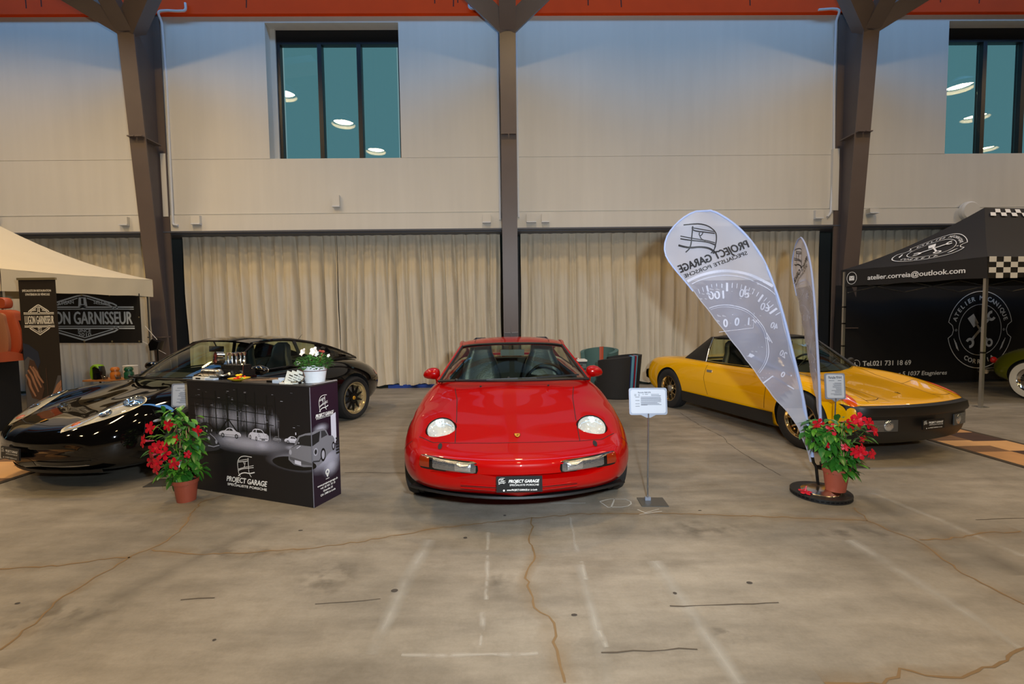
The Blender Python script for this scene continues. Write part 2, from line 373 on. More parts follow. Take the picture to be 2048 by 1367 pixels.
for x in (-9.9,-9.3,-9.0,-8.3,-7.8,-5.0,-1.3,-0.92,-0.85,1.75,2.4,5.0,8.2,8.9,9.7,11.2): P_.stroke([(x,8.0),(x+rnd.uniform(-.02,.02),7.66+rnd.uniform(0,.1))],0.022)
P_.build('rust_streak',mat('rust_streak',rgb(70,34,24),0.9),b1)
# windows
for i,(x0,x1) in enumerate((W1,W2)):
    fr=MB(); y=WY+0.30
    a0=x0+0.10; a1=x1; zt=7.16
    for (u0,u1,z0,z1) in ((a0,a1,zt,ZT),(a0,a1,ZB,ZB+0.06),(a0,a0+0.07,ZB,zt),(a1-0.07,a1,ZB,zt)): fr.box(((u0+u1)/2,y,(z0+z1)/2),(u1-u0,0.12,z1-z0))
    w=(a1-a0-0.14)/3
    for k in (1,2): fr.box((a0+0.07+k*w,y,(ZB+zt)/2),(0.085,0.14,zt-ZB))
    o=struct(fr.build('window_%d'%(i+1),M_wframe))
    for k in range(3):
        g=MB(); g.box((a0+0.07+(k+.5)*w,y+0.02,(ZB+zt)/2+0.03),(w-0.09,0.012,zt-ZB-0.06)); g.build('pane',glass_mat('window_glass',(0.75,0.92,0.95,1),1.6,0.08),o)
    rv=MB(); rv.box((x0+0.05,WY+0.3,(ZB+ZT)/2),(0.1,0.2,ZT-ZB)); rv.build('reveal',M_wall,o)
# curtains hanging under the wall
M_curt=mat('beige_curtain_cloth',rgb(203,194,175),0.9,noise=(0.05,6),sheen=0.2)
def curtain(x0,x1,label,seed,z0=0.07,z1=3.30,yy=9.84):
    r=random.Random(seed); n=int((x1-x0)/0.016)
    comps=[(r.uniform(20,30),r.uniform(0,6.3),r.uniform(.018,.03)),(r.uniform(36,50),r.uniform(0,6.3),r.uniform(.01,.018)),(r.uniform(8,13),r.uniform(0,6.3),r.uniform(.01,.02)),(r.uniform(60,80),r.uniform(0,6.3),.006)]
    rows=[]; Z=[z1,z1-0.06,z1-0.12,z1-0.2,z1-.4,z1-.7,2.1,1.7,1.3,.9,.5,.25,z0]
    for iz,z in enumerate(Z):
        t=(z1-z)/(z1-z0); row=[]; amp=0.8+1.3*min(1,t*3)
        for i in range(n+1):
            x=x0+(x1-x0)*i/n; y=0
            for k,(fq,ph,a) in enumerate(comps):
                dr=0.10*math.sin(x*1.7+k)*t; y+=a*amp*math.sin(fq*(x+dr)+ph+0.8*math.sin(x*2.3+k*2))
            y=y+0.5*abs(y)
            if iz==0: y*=0.4
            hem=0.02*math.sin(x*9+seed) if iz==len(Z)-1 else 0
            if iz==0: hem=-0.02*abs(math.sin(x*14))
            row.append((x+0.015*math.sin(z*3+x*4)*t,yy+y,z+hem))
        rows.append(row)
    mb=MB(); mb.grid(rows); o=mb.build('curtain',M_curt,smooth=True,angle=80)
    return tag(o,label,'curtain','beige curtains under the back wall')
curtain(-14.2,-7.35,'beige curtain behind the cream tent at the far left',3)
curtain(-6.80,-3.545,'beige curtain left of the slit behind the black coupe',11)
curtain(-3.54,-0.08,'beige curtain between the slit and the middle steel column',5)
curtain(0.36,6.84,'wide beige curtain between the middle and right steel columns, behind the tub chairs and flags',8)
curtain(7.35,14.2,'beige curtain behind the black tent at the far right',17)
m=MB(); m.box((-2.0,9.9,0.035),(1.1,0.09,0.07)); tag(m.build('floor_strip',mat('blue_vinyl',rgb(20,60,150),0.5)),'blue strip on the floor peeping out under the curtain','strip')
# steel columns
def column(x,label):
    t=thing('steel_column',label,'column',(x,9.2,0),group='steel columns against the back wall'); ox,oy=x,9.2
    def L(px,py,pz): return (px-ox,py-oy,pz)
    TZ=6.95; fy0,fy1=9.33,8.78
    m=MB(); m.bar(L(x,fy0,0),L(x,fy1,TZ),0.30,0.022,up=(0,1,0)); m.build('front_flange',M_steel,t)
    m=MB(); m.bar(L(x,9.455,0),L(x,9.455,8.4),0.30,0.03,up=(0,1,0)); m.build('rear_flange',M_steel,t)
    m=MB(); m.add([L(x-.012,fy0,0),L(x-.012,9.44,0),L(x-.012,9.44,TZ+.9),L(x-.012,fy1,TZ+.3),L(x+.012,fy0,0),L(x+.012,9.44,0),L(x+.012,9.44,TZ+.9),L(x+.012,fy1,TZ+.3)],[(0,1,2,3),(7,6,5,4),(0,3,7,4),(1,5,6,2),(3,2,6,7)]); m.build('web',M_steel,t)
    for s in (-1,1):
        m=MB(); m.box(L(x+s*.075,9.1,5.0),(.13,.5,.02)); m.box(L(x+s*.075,9.2,1.2),(.13,.24,.02)); m.build('stiffener',M_steel,t)
        p=Vector(L(x+s*0.02,fy1+0.12,TZ+.02)); d=Vector((s*.80,-.55,.42))
        m=MB(); m.bar(p,p+d*2.6,0.34,0.30,up=(0,-.6,.8)); m.build('brace',M_steel,t)
    m=MB(); m.bar(L(x,fy1+0.02,TZ-.05),L(x,fy1-1.4,TZ+1.25),0.30,0.16,up=(0,0,1)); m.build('rafter',M_steel,t)
    m=MB(); m.box(L(x,9.33,0.01),(0.42,0.3,0.02)); m.build('base_plate',M_steel,t)
    return t
column(-6.91,'brown steel column rising left of the black coupe, between the two left curtains')
column(0.125,'brown steel column in the middle of the wall right behind the red coupe')
column(7.0,'brown steel column right of the white flags, beside the black tent')
# pipes and boxes on the wall
def pipe(pts,label,r=0.022):
    m=MB(); m.tube(smooth_line(pts,3),r,8); o=m.build('wall_pipe',M_pipe,smooth=True); return tag(o,label,'pipe','thin white pipes on the back wall')
Y=WY-0.05
YB=WY-0.13
pipe([(-6.18,YB,7.74),(-6.18,YB,7.62),(-6.22,YB,7.59),(-6.66,YB,7.59),(-6.71,YB,7.55),(-6.71,Y,7.4),(-6.70,Y,3.6),(-6.69,Y,3.47),(-6.6,Y,3.45)],'white pipe running down the wall right beside the left steel column')
pipe([(-.62,YB,7.75),(-.62,YB,7.65),(-.58,YB,7.62),(-.10,YB,7.62),(-.065,YB,7.55),(-.065,Y,7.4),(-.065,Y,3.5)],'white pipe running down the wall left of the middle steel column')
pipe([(.78,YB,7.78),(.78,YB,7.67),(.74,YB,7.64),(.36,YB,7.64),(.31,YB,7.58),(.31,Y,7.4),(.31,Y,3.55)],'white pipe running down the wall right of the middle steel column')
pipe([(6.38,YB,7.58),(6.75,YB,7.59),(6.80,YB,7.55),(6.80,Y,7.4),(6.79,Y,3.6),(6.72,Y,3.5)],'white pipe running down the wall left of the right steel column')
def wallbox(x,z,w,h,label,d=0.07,name='junction_box',cat='box',lip=False):
    m=MB(); m.box((x,WY-0.03-d/2 if z<3.66 else WY-d/2,z),(w,d,h)); o=m.build(name,M_wall if not lip else M_white); tag(o,label,cat)
    q=MB(); yy=(WY-0.03 if z<3.66 else WY); q.box((x,yy-d*0.6,z-h/2-0.012),(w*.98,d*1.1,0.02)); q.build('cover',M_pipe,o)
    return o
wallbox(-3.40,3.92,.15,.22,'small beige box high on the wall under the left window')
wallbox(-6.22,3.56,.18,.16,'small box on the ledge right of the left steel column')
wallbox(-7.66,3.55,.17,.15,'small box on the ledge above the cream tent')
wallbox(-.34,3.53,.17,.15,'small box on the ledge just left of the middle steel column')
wallbox(.57,3.53,.2,.15,'small box on the ledge just right of the middle steel column')
wallbox(.86,3.53,.16,.15,'small box on the ledge further right of the middle steel column')
wallbox(6.52,3.55,.17,.15,'small box on the ledge left of the right steel column')
wallbox(7.62,3.60,.18,.08,'small open lamp box on the ledge right of the right steel column',d=.12)
m=MB(); m.lathe([(0,0.10),(.17,.10),(.2,.07),(.2,0)],(9.68,WY-.03,3.58),(0,-1,0),20); tag(m.build('wall_siren',M_wall,angle=40),'round cream housing on the ledge behind the peak of the black tent','siren')
m=MB(); m.box((6.86,WY-.035,4.25),(.13,.07,1.25)); tag(m.build('wall_casing',M_wall),'pale casing on the wall beside the right steel column','casing')
m=MB(); m.box((-6.82,WY-.035,4.25),(.10,.07,1.25)); tag(m.build('wall_casing',M_wall),'pale casing on the wall beside the left steel column','casing')
# hall lamps hanging over the floor
M_lampm=mat('lamp_housing',rgb(60,60,62),0.4,0.6)
proto=None
for i,(x,y) in enumerate(LAMPS):
    if proto is None:
        t=thing('hall_lamp','round hall lamp hanging high under the roof','lamp',(x,y,8.0),group='round hall lamps under the roof')
        m=MB(); m.lathe([(0.0,.12),(.12,.12),(.30,0.02),(.38,-.06),(.38,-.19),(.365,-.19),(.365,-.05),(.33,-.02),(0,0.0)],(0,0,0),(0,0,1),32); m.build('shade',M_lampm,t,angle=40)
        m=MB(); m.cyl((0,0,.12),(0,0,3.98),.012,6); m.build('rod',M_lampm,t); proto=t
    else:
        c=copy_tree(proto); c.location=(x,y,8.0)
m=MB(); m.box((0,6.2,11.80),(34.4,1.9,0.3)); struct(m.build('trim_2',M_ceil))
# ------------------------------------------------------------------ marks on the floor
def marks():
    zc=[0.0006]
    def jit(pts,n,amp,seed):
        r=random.Random(seed); q=resample(pts,n); return [(p[0]+r.uniform(-amp,amp),p[1]+r.uniform(-amp,amp)) for p in q]
    def mk(key,width,name,mt,amp,alpha=True,step=0.06,z=0.001):
        for i,l in enumerate(MARKS[key]):
            P=Panel((0,0,z),(1,0,0),(0,1,0),lift=0.0); L=sum(math.dist(a,b) for a,b in zip(l,l[1:]))
            n=max(3,int(L/step)); q=jit(l,n,amp,len(key)+i); r=random.Random(i)
            ws=[width*r.uniform(.6,1.3) for _ in q]
            P.stroke(q,ws,alpha=1.0 if alpha else None); P.build(name,mt,FLOOR,attr=alpha)
    mk('crack',0.16,'crack_halo',fade_mat('crack_stain',rgb(150,128,96),.35,3),0.01,step=.12,z=.0008)
    mk('crack',0.011,'crack',mat('crack_rust',rgb(116,94,64),.8),0.011,False,.045,z=.0016)
    mk('thin',0.008,'joint',mat('crack_dark',rgb(74,66,56),.8),0.006,False,.06,z=.0015)
    mk('white',0.035,'paint_line',fade_mat('faded_white_paint',rgb(190,187,178),.5,14,.7,.3,.5),0.004,z=.002)
    mk('band',0.10,'pale_band',fade_mat('pale_band',rgb(182,180,172),.5,4,.7,.25,.6),0.004,step=.3,z=.0012)
    mk('dark',0.22,'tyre_mark',fade_mat('tyre_mark',rgb(108,102,92),.35,4,.7,.3,.65),0.004,step=.3,z=.0010)
    mk('chalk',0.010,'chalk_line',mat('chalk',rgb(170,170,166),.9),0.003,False,.05,z=.0022)
    for i,(x,y,a,b) in enumerate(((1.05,2.05,.16,.07),(-1.05,2.6,.25,.3),(-2.3,2.3,.5,.25),(-.05,2.55,.1,.2),(2.4,3.0,.6,.15),(-1.7,2.9,.6,.12),(1.4,3.1,.5,.2))):
        P=Panel((0,0,.0007),(1,0,0),(0,1,0),lift=0.0); P.glow(x,y,a,b); P.build('stain',fade_mat('oil_stain' if i==0 else 'grey_stain',rgb(60,54,46) if i==0 else rgb(98,92,82),.8 if i==0 else .45,9,.6,.45,.65),FLOOR,attr=True)
    P=Panel((0,0,.0018),(1,0,0),(0,1,0),lift=0.0)
    for i,(x,y) in enumerate(SPOTS): P.disc(x,y,rnd.uniform(.008,.02) if i else .02,rnd.uniform(.006,.015) if i else .016,n=9)
    P.build('spot',mat('dark_spot',rgb(60,55,50),.8),FLOOR)
# positions of cracks and old paint on the floor (metres)
MARKS = {"crack": [[[-2.35, 2.05], [-2.38, 2.24], [-2.45, 2.47], [-2.43, 2.67], [-2.42, 2.84], [-2.41, 2.93], [-2.37, 2.98], [-2.33, 3.06], [-2.36, 3.24], [-2.49, 3.59], [-2.55, 3.74], [-2.43, 3.89]], [[-2.36, 2.96], [-2.02, 2.89], [-1.67, 2.9], [-1.36, 2.93], [-1.06, 3.0], [-0.75, 3.1], [-0.48, 3.2], [-0.06, 3.28], [0.51, 3.38], [1.08, 3.37], [1.81, 3.29], [2.32, 3.22], [2.61, 3.18]], [[-3.12, 2.77], [-2.75, 2.79], [-2.6, 2.86], [-2.41, 2.87]], [[0.19, 3.33], [0.15, 2.99], [0.18, 2.76], [0.1, 2.6], [0.12, 2.38], [0.14, 2.27], [0.2, 2.19], [0.23, 2.11], [0.21, 2.0], [0.23, 1.88], [0.23, 1.78]], [[2.68, 3.4], [2.61, 3.18], [2.64, 2.99], [2.7, 2.88], [2.67, 2.72], [2.62, 2.55], [2.61, 2.43], [2.65, 2.22]], [[2.72, 2.89], [2.92, 2.89], [3.21, 2.96], [3.51, 2.97]], [[1.28, 1.75], [1.53, 1.74], [1.64, 1.81], [1.76, 1.78], [1.88, 1.76], [2.0, 1.81], [2.12, 1.83], [2.19, 1.89], [2.3, 1.92]]], "thin": [[[-1.59, 4.43], [-1.24, 4.4], [-0.94, 4.37]], [[2.68, 6.91], [2.64, 6.09], [2.67, 5.45], [2.59, 5.23], [2.55, 4.66], [2.55, 4.13]], [[0.83, 2.26], [1.12, 2.26], [1.41, 2.27]], [[3.38, 3.16], [3.75, 3.17]], [[-1.02, 2.34], [-0.69, 2.38]], [[-1.77, 2.41], [-1.59, 2.42]], [[0.41, 1.95], [0.84, 1.96]]], "white": [[[-0.14, 3.11], [-0.13, 2.87]], [[-0.13, 2.8], [-0.12, 2.61], [-0.12, 2.35]], [[-0.13, 2.25], [-0.13, 2.01]], [[-0.48, 1.96], [0.13, 1.95]], [[0.47, 3.32], [0.44, 2.81]], [[0.45, 2.71], [0.44, 2.51]], [[0.43, 2.09], [0.44, 1.98]]], "band": [[[0.9, 2.7], [0.92, 2.23], [0.94, 1.76]], [[-0.62, 1.97], [-0.6, 2.45], [-0.53, 3.02]], [[2.26, 2.9], [2.28, 2.44], [2.28, 1.9]], [[3.05, 3.68], [3.12, 3.16], [3.16, 2.66]], [[0.43, 2.67], [0.43, 2.17], [0.41, 1.78]]], "dark": [[[-2.23, 1.95], [-2.19, 2.26], [-2.09, 2.6], [-1.96, 2.85], [-1.73, 3.42]], [[2.89, 3.63], [2.94, 3.09], [2.94, 2.74], [2.93, 2.46]]], "chalk": [[[0.75, 3.6], [0.84, 3.65], [0.97, 3.64], [1.01, 3.57], [0.94, 3.49], [0.79, 3.49], [0.75, 3.6]], [[0.88, 3.65], [0.82, 3.49]], [[1.01, 3.44], [1.05, 3.38], [1.18, 3.44]], [[1.0, 3.35], [1.19, 3.4]], [[0.35, 3.59], [0.63, 3.58]]]}
SPOTS = [(-0.63, 2.45), (1.48, 3.4), (-1.39, 2.09), (0.33, 2.21), (-0.02, 3.38), (-2.64, 2.41), (1.35, 2.45), (0.9, 2.37), (-0.29, 3.04), (-1.48, 3.2)]
marks()
# ------------------------------------------------------------------ car building kit (x forward, y left, z up)
M_tyre=mat('tyre_rubber',rgb(24,24,25),0.75,bump=0.2,bscale=120); M_chrome=mat('chrome',rgb(215,212,205),0.12,1.0); M_well=mat('wheel_well',rgb(12,12,13),0.9)
M_rubber=mat('black_rubber_trim',rgb(16,16,17),0.5); M_seam=mat('panel_gap',rgb(18,6,8),0.8); M_cabin=mat('dark_cabin',rgb(30,29,30),0.8)
M_leather=mat('black_leather',rgb(44,48,56),0.32,bump=0.1,bscale=60); M_gloss_blk=mat('gloss_black',rgb(10,10,11),0.2); M_gold=mat('gold',rgb(235,180,60),0.3,0.7)
M_cglass=glass_mat('tinted_car_glass',(0.80,0.87,0.72,1),1.32,0.0); M_clear=glass_mat('clear_lens',(0.93,0.95,0.95,1),1.45,0.04); M_silver=mat('silver_metal',rgb(190,192,195),0.3,0.9)
M_amber=mat('amber_lens',rgb(214,80,0),0.2,coat=1.0); M_redlens=mat('red_lens',rgb(185,24,20),0.12,coat=1.0); M_letter=mat('white_lettering',rgb(232,232,230),0.6); M_plate=mat('black_plate',rgb(14,15,18),0.35)
def paint(name,col,rough=0.3,coat=1.0): return mat(name,col,rough,0.0,coat,spec=0.1)
def ring_from(ctrl,n):
    """half control points (x,y,z) top centre .. bottom centre -> full closed ring"""
    half=cr_interp(ctrl,n); half[0][1]=0; half[-1][1]=0
    other=half[-2:0:-1].copy(); other[:,1]*=-1
    return np.vstack([half,other])
def hull(name,stations,mt,nx=9,ns=6,sub=1):
    """stations: (xs, bow, [(y,z)...]) from the nose backwards"""
    net=[]
    for xs,bow,pts in stations: net.append([(xs-bow*(y*y),y,z) for y,z in pts])
    net=np.array(net); long=cr_interp(net,nx)
    rows=[ring_from(r,ns) for r in long]; n=len(rows[0]); mb=MB()
    vs=[tuple(p) for r in rows for p in r]; fs=[]
    for i in range(len(rows)-1):
        for k in range(n): l=(k+1)%n; fs.append((i*n+k,i*n+l,(i+1)*n+l,(i+1)*n+k))
    fs.append(tuple(range(n-1,-1,-1))); fs.append(tuple((len(rows)-1)*n+k for k in range(n)))
    mb.add(vs,fs); o=mb.build(name,[mt,M_well,M_cabin],smooth=True,merge=True,angle=60)
    for p in o.data.polygons: p.material_index=0
    return o
def cutter(mb,mt):
    o=mb.build('cutter',[mt],merge=True); return o
def cyl_y(x,z,y0,y1,r,n=48):
    m=MB(); m.cyl((x,y0,z),(x,y1,z),r,n); return m
def drape(bvh,pts,org,dirn,lift=0.0015):
    """project 3D points along dirn onto the hull, lifted along the normal"""
    out=[]
    for p in pts:
        h=bvh.ray_cast(Vector(p)-Vector(dirn)*3,Vector(dirn),8)
        if h[0] is not None:
            n=h[1] if h[1].dot(Vector(dirn))<0 else -h[1]
            out.append((h[0]+n*lift,n))
    return out
def seam(bvh,pts,dirn,w=0.005,name='panel_gap',parent=None,mt=None,n=None,lift=0.0012,mb=None,closed=False):
    L=sum((Vector(a)-Vector(b)).length for a,b in zip(pts,pts[1:])); q=resample(pts,n or max(4,int(L/0.02)))
    D=drape(bvh,q,None,dirn,lift); m=mb or MB(); vs=[];fs=[]
    for i,(p,nn) in enumerate(D):
        a=D[max(i-1,0)][0]; b=D[min(i+1,len(D)-1)][0]; t=(b-a); t = t.normalized() if t.length>1e-9 else Vector((1,0,0)); s=t.cross(nn).normalized()*w/2
        vs+=[p+s,p-s]
    for i in range(len(D)-1): fs.append((2*i,2*i+1,2*i+3,2*i+2))
    m.add(vs,fs)
    if mb is None: return m.build(name,mt or M_seam,parent)
def drape_patch(bvh,outline,dirn,lift,rings=6,centre=None,bulge=0.0):
    """closed outline of 3D points projected on the hull, filled in rings; returns MB"""
    O=np.array(outline,float); c=np.array(centre) if centre is not None else O.mean(0); n=len(O); pts=[tuple(c)]
    for r in range(1,rings+1): pts+= [tuple(c+(p-c)*r/rings) for p in O]
    vs=[]; last=None
    for i,p in enumerate(pts):
        D=drape(bvh,[p],None,dirn,0)
        if D: q,nn=D[0]; last=(q,nn)
        else: q,nn=last if last else (Vector(p),Vector((0,0,1)))
        r=0 if i==0 else ((i-1)//n+1)/rings
        vs.append(q+nn*(lift+bulge*(1-r*r)))
    fs=[(0,1+i,1+(i+1)%n) for i in range(n)]
    for r in range(1,rings):
        b=1+(r-1)*n; c2=1+r*n
        for i in range(n): j=(i+1)%n; fs.append((b+i,c2+i,c2+j,b+j))
    m=MB(); m.add(vs,fs); return m
def ruled(A,B,n,m,bulge=(0,0,0),mb=None,thick=None):
    """grid between polylines A and B; bulge vector scaled by sin across"""
    a=resample(A,n); b=resample(B,n); bu=np.array(bulge,float); rows=[]
    for j in range(m+1):
        t=j/m; rows.append([tuple(a[i]*(1-t)+b[i]*t+bu*math.sin(PI*t)*(math.sin(PI*min(max(i/(n-1),.0),1))**.5 if bulge!=(0,0,0) else 1)) for i in range(n)])
    mb=mb or MB(); mb.grid(rows); return mb
def mir(pts): return [(p[0],-p[1],p[2]) for p in pts]
def full(half): 
    """centre..corner -> corner(right, -y) .. centre .. corner(left,+y)"""
    return [(p[0],-p[1],p[2]) for p in reversed(half)]+list(half[1:])
def wheel(parent,x,y,r,w,rimr,style,name='wheel',rimmat=None,flip=1):
    """flip: +1 outer face towards +y"""
    s=flip
    prof=[(rimr*0.98,-w*.42),(rimr+.012,-w*.48),(r-.035,-w*.52),(r-.012,-w*.47),(r,-w*.36),(r,-w*.12),(r-.006,-w*.11),(r-.006,-w*.08),(r,-w*.07),(r,w*.07),(r-.006,w*.08),(r-.006,w*.11),(r,w*.12),(r,w*.36),(r-.012,w*.47),(r-.035,w*.52),(rimr+.012,w*.48),(rimr*.98,w*.42),(rimr*.95,w*.40)]
    m=MB(); m.lathe(prof,(0,0,0),(0,s,0),48); t=m.build(name,M_tyre,parent,angle=35); t.location=(x,y,r)
    e=w*.45
    if style=='lace':
        m=MB(); m.lathe([(rimr*1.0,e-.01),(rimr*1.0,e),(rimr*.97,e),(rimr*.95,e-.02),(rimr*.86,e-.055),(rimr*.80,e-.06),(rimr*.80,-w*.4)],(0,0,0),(0,s,0),48); m.build('rim_lip',mat('polished_lip',rgb(235,212,160),0.22,.7),t,angle=35)
        m=MB()
        for k in range(10):
            for d in (-1,1):
                a=2*PI*k/10; b=a+d*PI/10
                p0=Vector((math.cos(a)*.055,s*(e-.045),math.sin(a)*.055)); p1=Vector((math.cos(b)*rimr*.82,s*(e-.05),math.sin(b)*rimr*.82)); m.bar(p0,p1,.014,.022,up=(0,1,0))
        m.cyl((0,s*(e-.09),0),(0,s*(e-.03),0),.07,20); m.build('spokes',mat('black_rim',rgb(18,17,17),.3,.3),t)
        m=MB()
        for k in range(30): a=2*PI*k/30; m.ball((math.cos(a)*rimr*.865,s*(e-.05),math.sin(a)*rimr*.865),.007,6,4)
        m.build('rim_bolts',M_chrome,t)
        m=MB(); m.ball((0,s*(e-.03),0),(.03,.012,.03),12,6); m.build('hub_cap',M_gold,t)
        m=MB(); m.cyl((0,s*(e-.12),0),(0,s*(e-.11),0),rimr*.7,24); m.build('brake_disc',M_silver,t)
    elif style=='fuchs':
        m=MB(); m.lathe([(rimr*1.02,e-.01),(rimr*1.02,e),(rimr*.97,e),(rimr*.93,e-.02),(rimr*.90,e-.03),(rimr*.90,-w*.4)],(0,0,0),(0,s,0),48)
        for k in range(5):
            a=2*PI*k/5+PI/2; u=Vector((math.cos(a),0,math.sin(a))); v=Vector((-math.sin(a),0,math.cos(a)))
            pr=[(.05,.028),(.09,.024),(rimr*.62,.045),(rimr*.92,.068),(rimr*.92,.05),(rimr*.66,.03),(.10,.008)]
            P=[(p,q) for p,q in pr]+[(p,-q) for p,q in reversed(pr)]
            pts=[u*p+v*q+Vector((0,s*(e-.035),0)) for p,q in P]; pb=[p-Vector((0,s*.02,0)) for p in pts]; k2=len(pts)
            m.add(pts+pb,[tuple(range(k2)),tuple(range(2*k2-1,k2-1,-1))]+[(i,(i+1)%k2,k2+(i+1)%k2,k2+i) for i in range(k2)])
        m.build('rim',mat('polished_rim',rgb(225,200,150),0.15,1.0),t,angle=35)
        m=MB(); m.cyl((0,s*(e-.10),0),(0,s*(e-.08),0),rimr*.88,32); m.build('rim_back',M_gloss_blk,t)
        m=MB(); m.lathe([(.05,e-.04),(.05,e-.02),(.03,e-.01),(0,e-.01)],(0,0,0),(0,s,0),20); m.build('hub_cap',M_silver,t,angle=30)
        m=MB()
        for k in range(5): a=2*PI*k/5+PI/2+PI/5; m.ball((math.cos(a)*.065,s*(e-.05),math.sin(a)*.065),.011,8,5)
        m.build('lug_nut',M_chrome,t)
    elif style=='white':
        m=MB(); m.lathe([(r*.90,w*.525),(rimr+.02,w*.50),(rimr,w*.46)],(0,0,0),(0,s,0),48); m.build('white_wall',mat('white_wall_rubber',rgb(215,212,200),.6),t,angle=35)
        m=MB(); m.lathe([(rimr,e),(rimr*.9,e-.02),(rimr*.75,e-.03),(rimr*.62,e+.01),(.05,e+.035),(0,e+.035)],(0,0,0),(0,s,0),40); m.build('hub_cap',M_chrome,t,angle=35)
    else:
        m=MB(); m.lathe([(rimr*1.0,e-.01),(rimr*1.0,e),(rimr*.95,e-.01),(rimr*.93,e-.03),(.0,e-.02)],(0,0,0),(0,s,0),40); m.build('rim',M_silver,t,angle=35)
    return t
def seat(parent,x,y,z,mt=None,high=0.62,name='seat'):
    mt=mt or M_leather
    rows=[]
    prof=[(0,.23,.07,0.0),(.12,.25,.075,-.02),(.30,.245,.07,-.06),(.46,.20,.06,-.10),(.58,.14,.05,-.125),(.66,.13,.05,-.14),(high+.10,.11,.045,-.15),(high+.14,.06,.02,-.155)]
    m=MB()
    for h,wd_,th,bx in prof:
        row=[]
        for k in range(20):
            a=2*PI*k/20; cx,sx=math.cos(a),math.sin(a); row.append((x+bx+th*(abs(cx)**.7)*(1 if cx>0 else -1)+(.03 if abs(sx)>.8 and cx>0 else 0), y+wd_*(abs(sx)**.6)*(1 if sx>0 else -1), z+h))
        rows.append(row)
    m.grid(rows,closed=True); m.add(rows[-1],[tuple(range(20))]); s=m.build(name,mt,parent,smooth=True,angle=60)
    m=MB(); m.box((x+.22,y,z-.02),(.5,.46,.14)); m.build('cushion',mt,s); return s
def interior(parent,x0,x1,w,z,wheel_side=1,seatx=-.15,dashx=.75,seaty=.36,dashz=.90):
    m=MB(); rows=[]
    for y in np.linspace(-w,w,15):
        bump=.05*math.exp(-((y-wheel_side*.36)/.2)**2); rows.append([(dashx+.36,y,dashz-.02),(dashx+.12,y,dashz+.01+bump*.5),(dashx-.05,y,dashz+bump),(dashx-.12,y,dashz-.10),(dashx-.08,y,dashz-.3)])
    m.grid(rows); m.build('dashboard',M_cabin,parent,smooth=True,angle=60)
    for s in (-1,1): seat(parent,seatx,s*seaty,z)
    c=Vector((dashx-.28,wheel_side*.36,dashz-.02)); m=MB(); ax=Vector((-.85,0,.5)).normalized(); X,Y,_=frame(ax)
    m.tube([c+(X*math.cos(2*PI*k/28)+Y*math.sin(2*PI*k/28))*.185 for k in range(28)],.013,8,closed=True)
    for a in (0.2,PI-.2,-PI/2): m.bar(c,c+(X*math.cos(a)+Y*math.sin(a))*.18,.03,.012,up=ax)
    m.cyl(c-ax*.25,c+ax*.01,.035,12); m.build('steering_wheel',M_rubber,parent,smooth=True)
    m=MB(); m.box((seatx-.65,0,z+.22),(.16,w*1.5,.5)); m.build('rear_seat',M_cabin,parent)
def wiper(parent,p,q,tip,name='wiper'):
    m=MB(); m.bar(p,q,.012,.008); m.bar(q,tip,.010,.012); d=(Vector(tip)-Vector(q)); m.ball(p,.016,8,6); m.build(name,M_rubber,parent)
def helmet_logo(P,u,v,h,w=None,mi=0,mirror=False,wd=0.028,k=1.0):
    """line drawing of a racing helmet in an open frame; h: height"""
    s=-1 if mirror else 1; W=w or h*1.05
    def T(pts): return [(u+s*x*W,v+y*h) for x,y in pts]
    L=[([(.0-.42,.12),(-.46,.45),(-.44,.70),(-.30,.90),(-.05,1.0),(.42,.99)],wd),
       ([(-.42,.66),(-.2,.70),(.18,.80),(.20,.90)],wd),([(-.44,.72),(-.2,.78),(.2,.87)],wd*.8),
       ([(.19,.93),(.19,.6),(.20,.30),(.24,.12),(.34,-.02)],wd),
       ([(-.44,.22),(-.2,.33),(.2,.42),(.50,.48)],wd),([(-.42,.30),(-.15,.40),(.2,.50),(.50,.58)],wd*.8),
       ([(-.46,-.06),(-.25,.10),(.0,.16),(.22,.15),(.55,.24)],wd*1.6),([(-.10,.70),(-.06,.60),(-.02,.58),(.0,.64),(-.01,.70)],wd*.8),([(-.02,.56),(-.06,.46),(-.16,.38)],wd*.8),
       ([(-.44,.2),(-.40,.05),(-.32,-.08)],wd)]
    for pts,t in L: P.stroke(smooth_line(T(pts),4),t*h,mi,k)
def crest(P,u,v,h,mi_gold=0,mi_dark=1,mi_red=2):
    w=h*.8; sh=[(-.5,.42),(-.3,.5),(0,.44),(.3,.5),(.5,.42),(.46,-.05),(.25,-.38),(0,-.52),(-.25,-.38),(-.46,-.05)]
    P.poly([(u+x*w,v+y*h) for x,y in sh],mi_dark,1); P.poly([(u+x*w*.88,v+y*h*.88) for x,y in sh],mi_gold,1.6)
    for sx,sy in ((-1,0),(1,1)):
        for q in range(2): 
            P.rect(u+w*(-.36 if sx<0 else .08),v+h*(-.12 if sy==0 else .16)+q*h*.09,u+w*(-.10 if sx<0 else .36),v+h*(-.09 if sy==0 else .19)+q*h*.09,mi_red,2.2)
    P.stroke(smooth_line([(u-w*.1,v-h*.15),(u-w*.02,v+h*.1),(u+w*.1,v+h*.12),(u+w*.06,v-.04*h),(u+w*.02,v-h*.2)],3),h*.06,mi_dark,2.4)
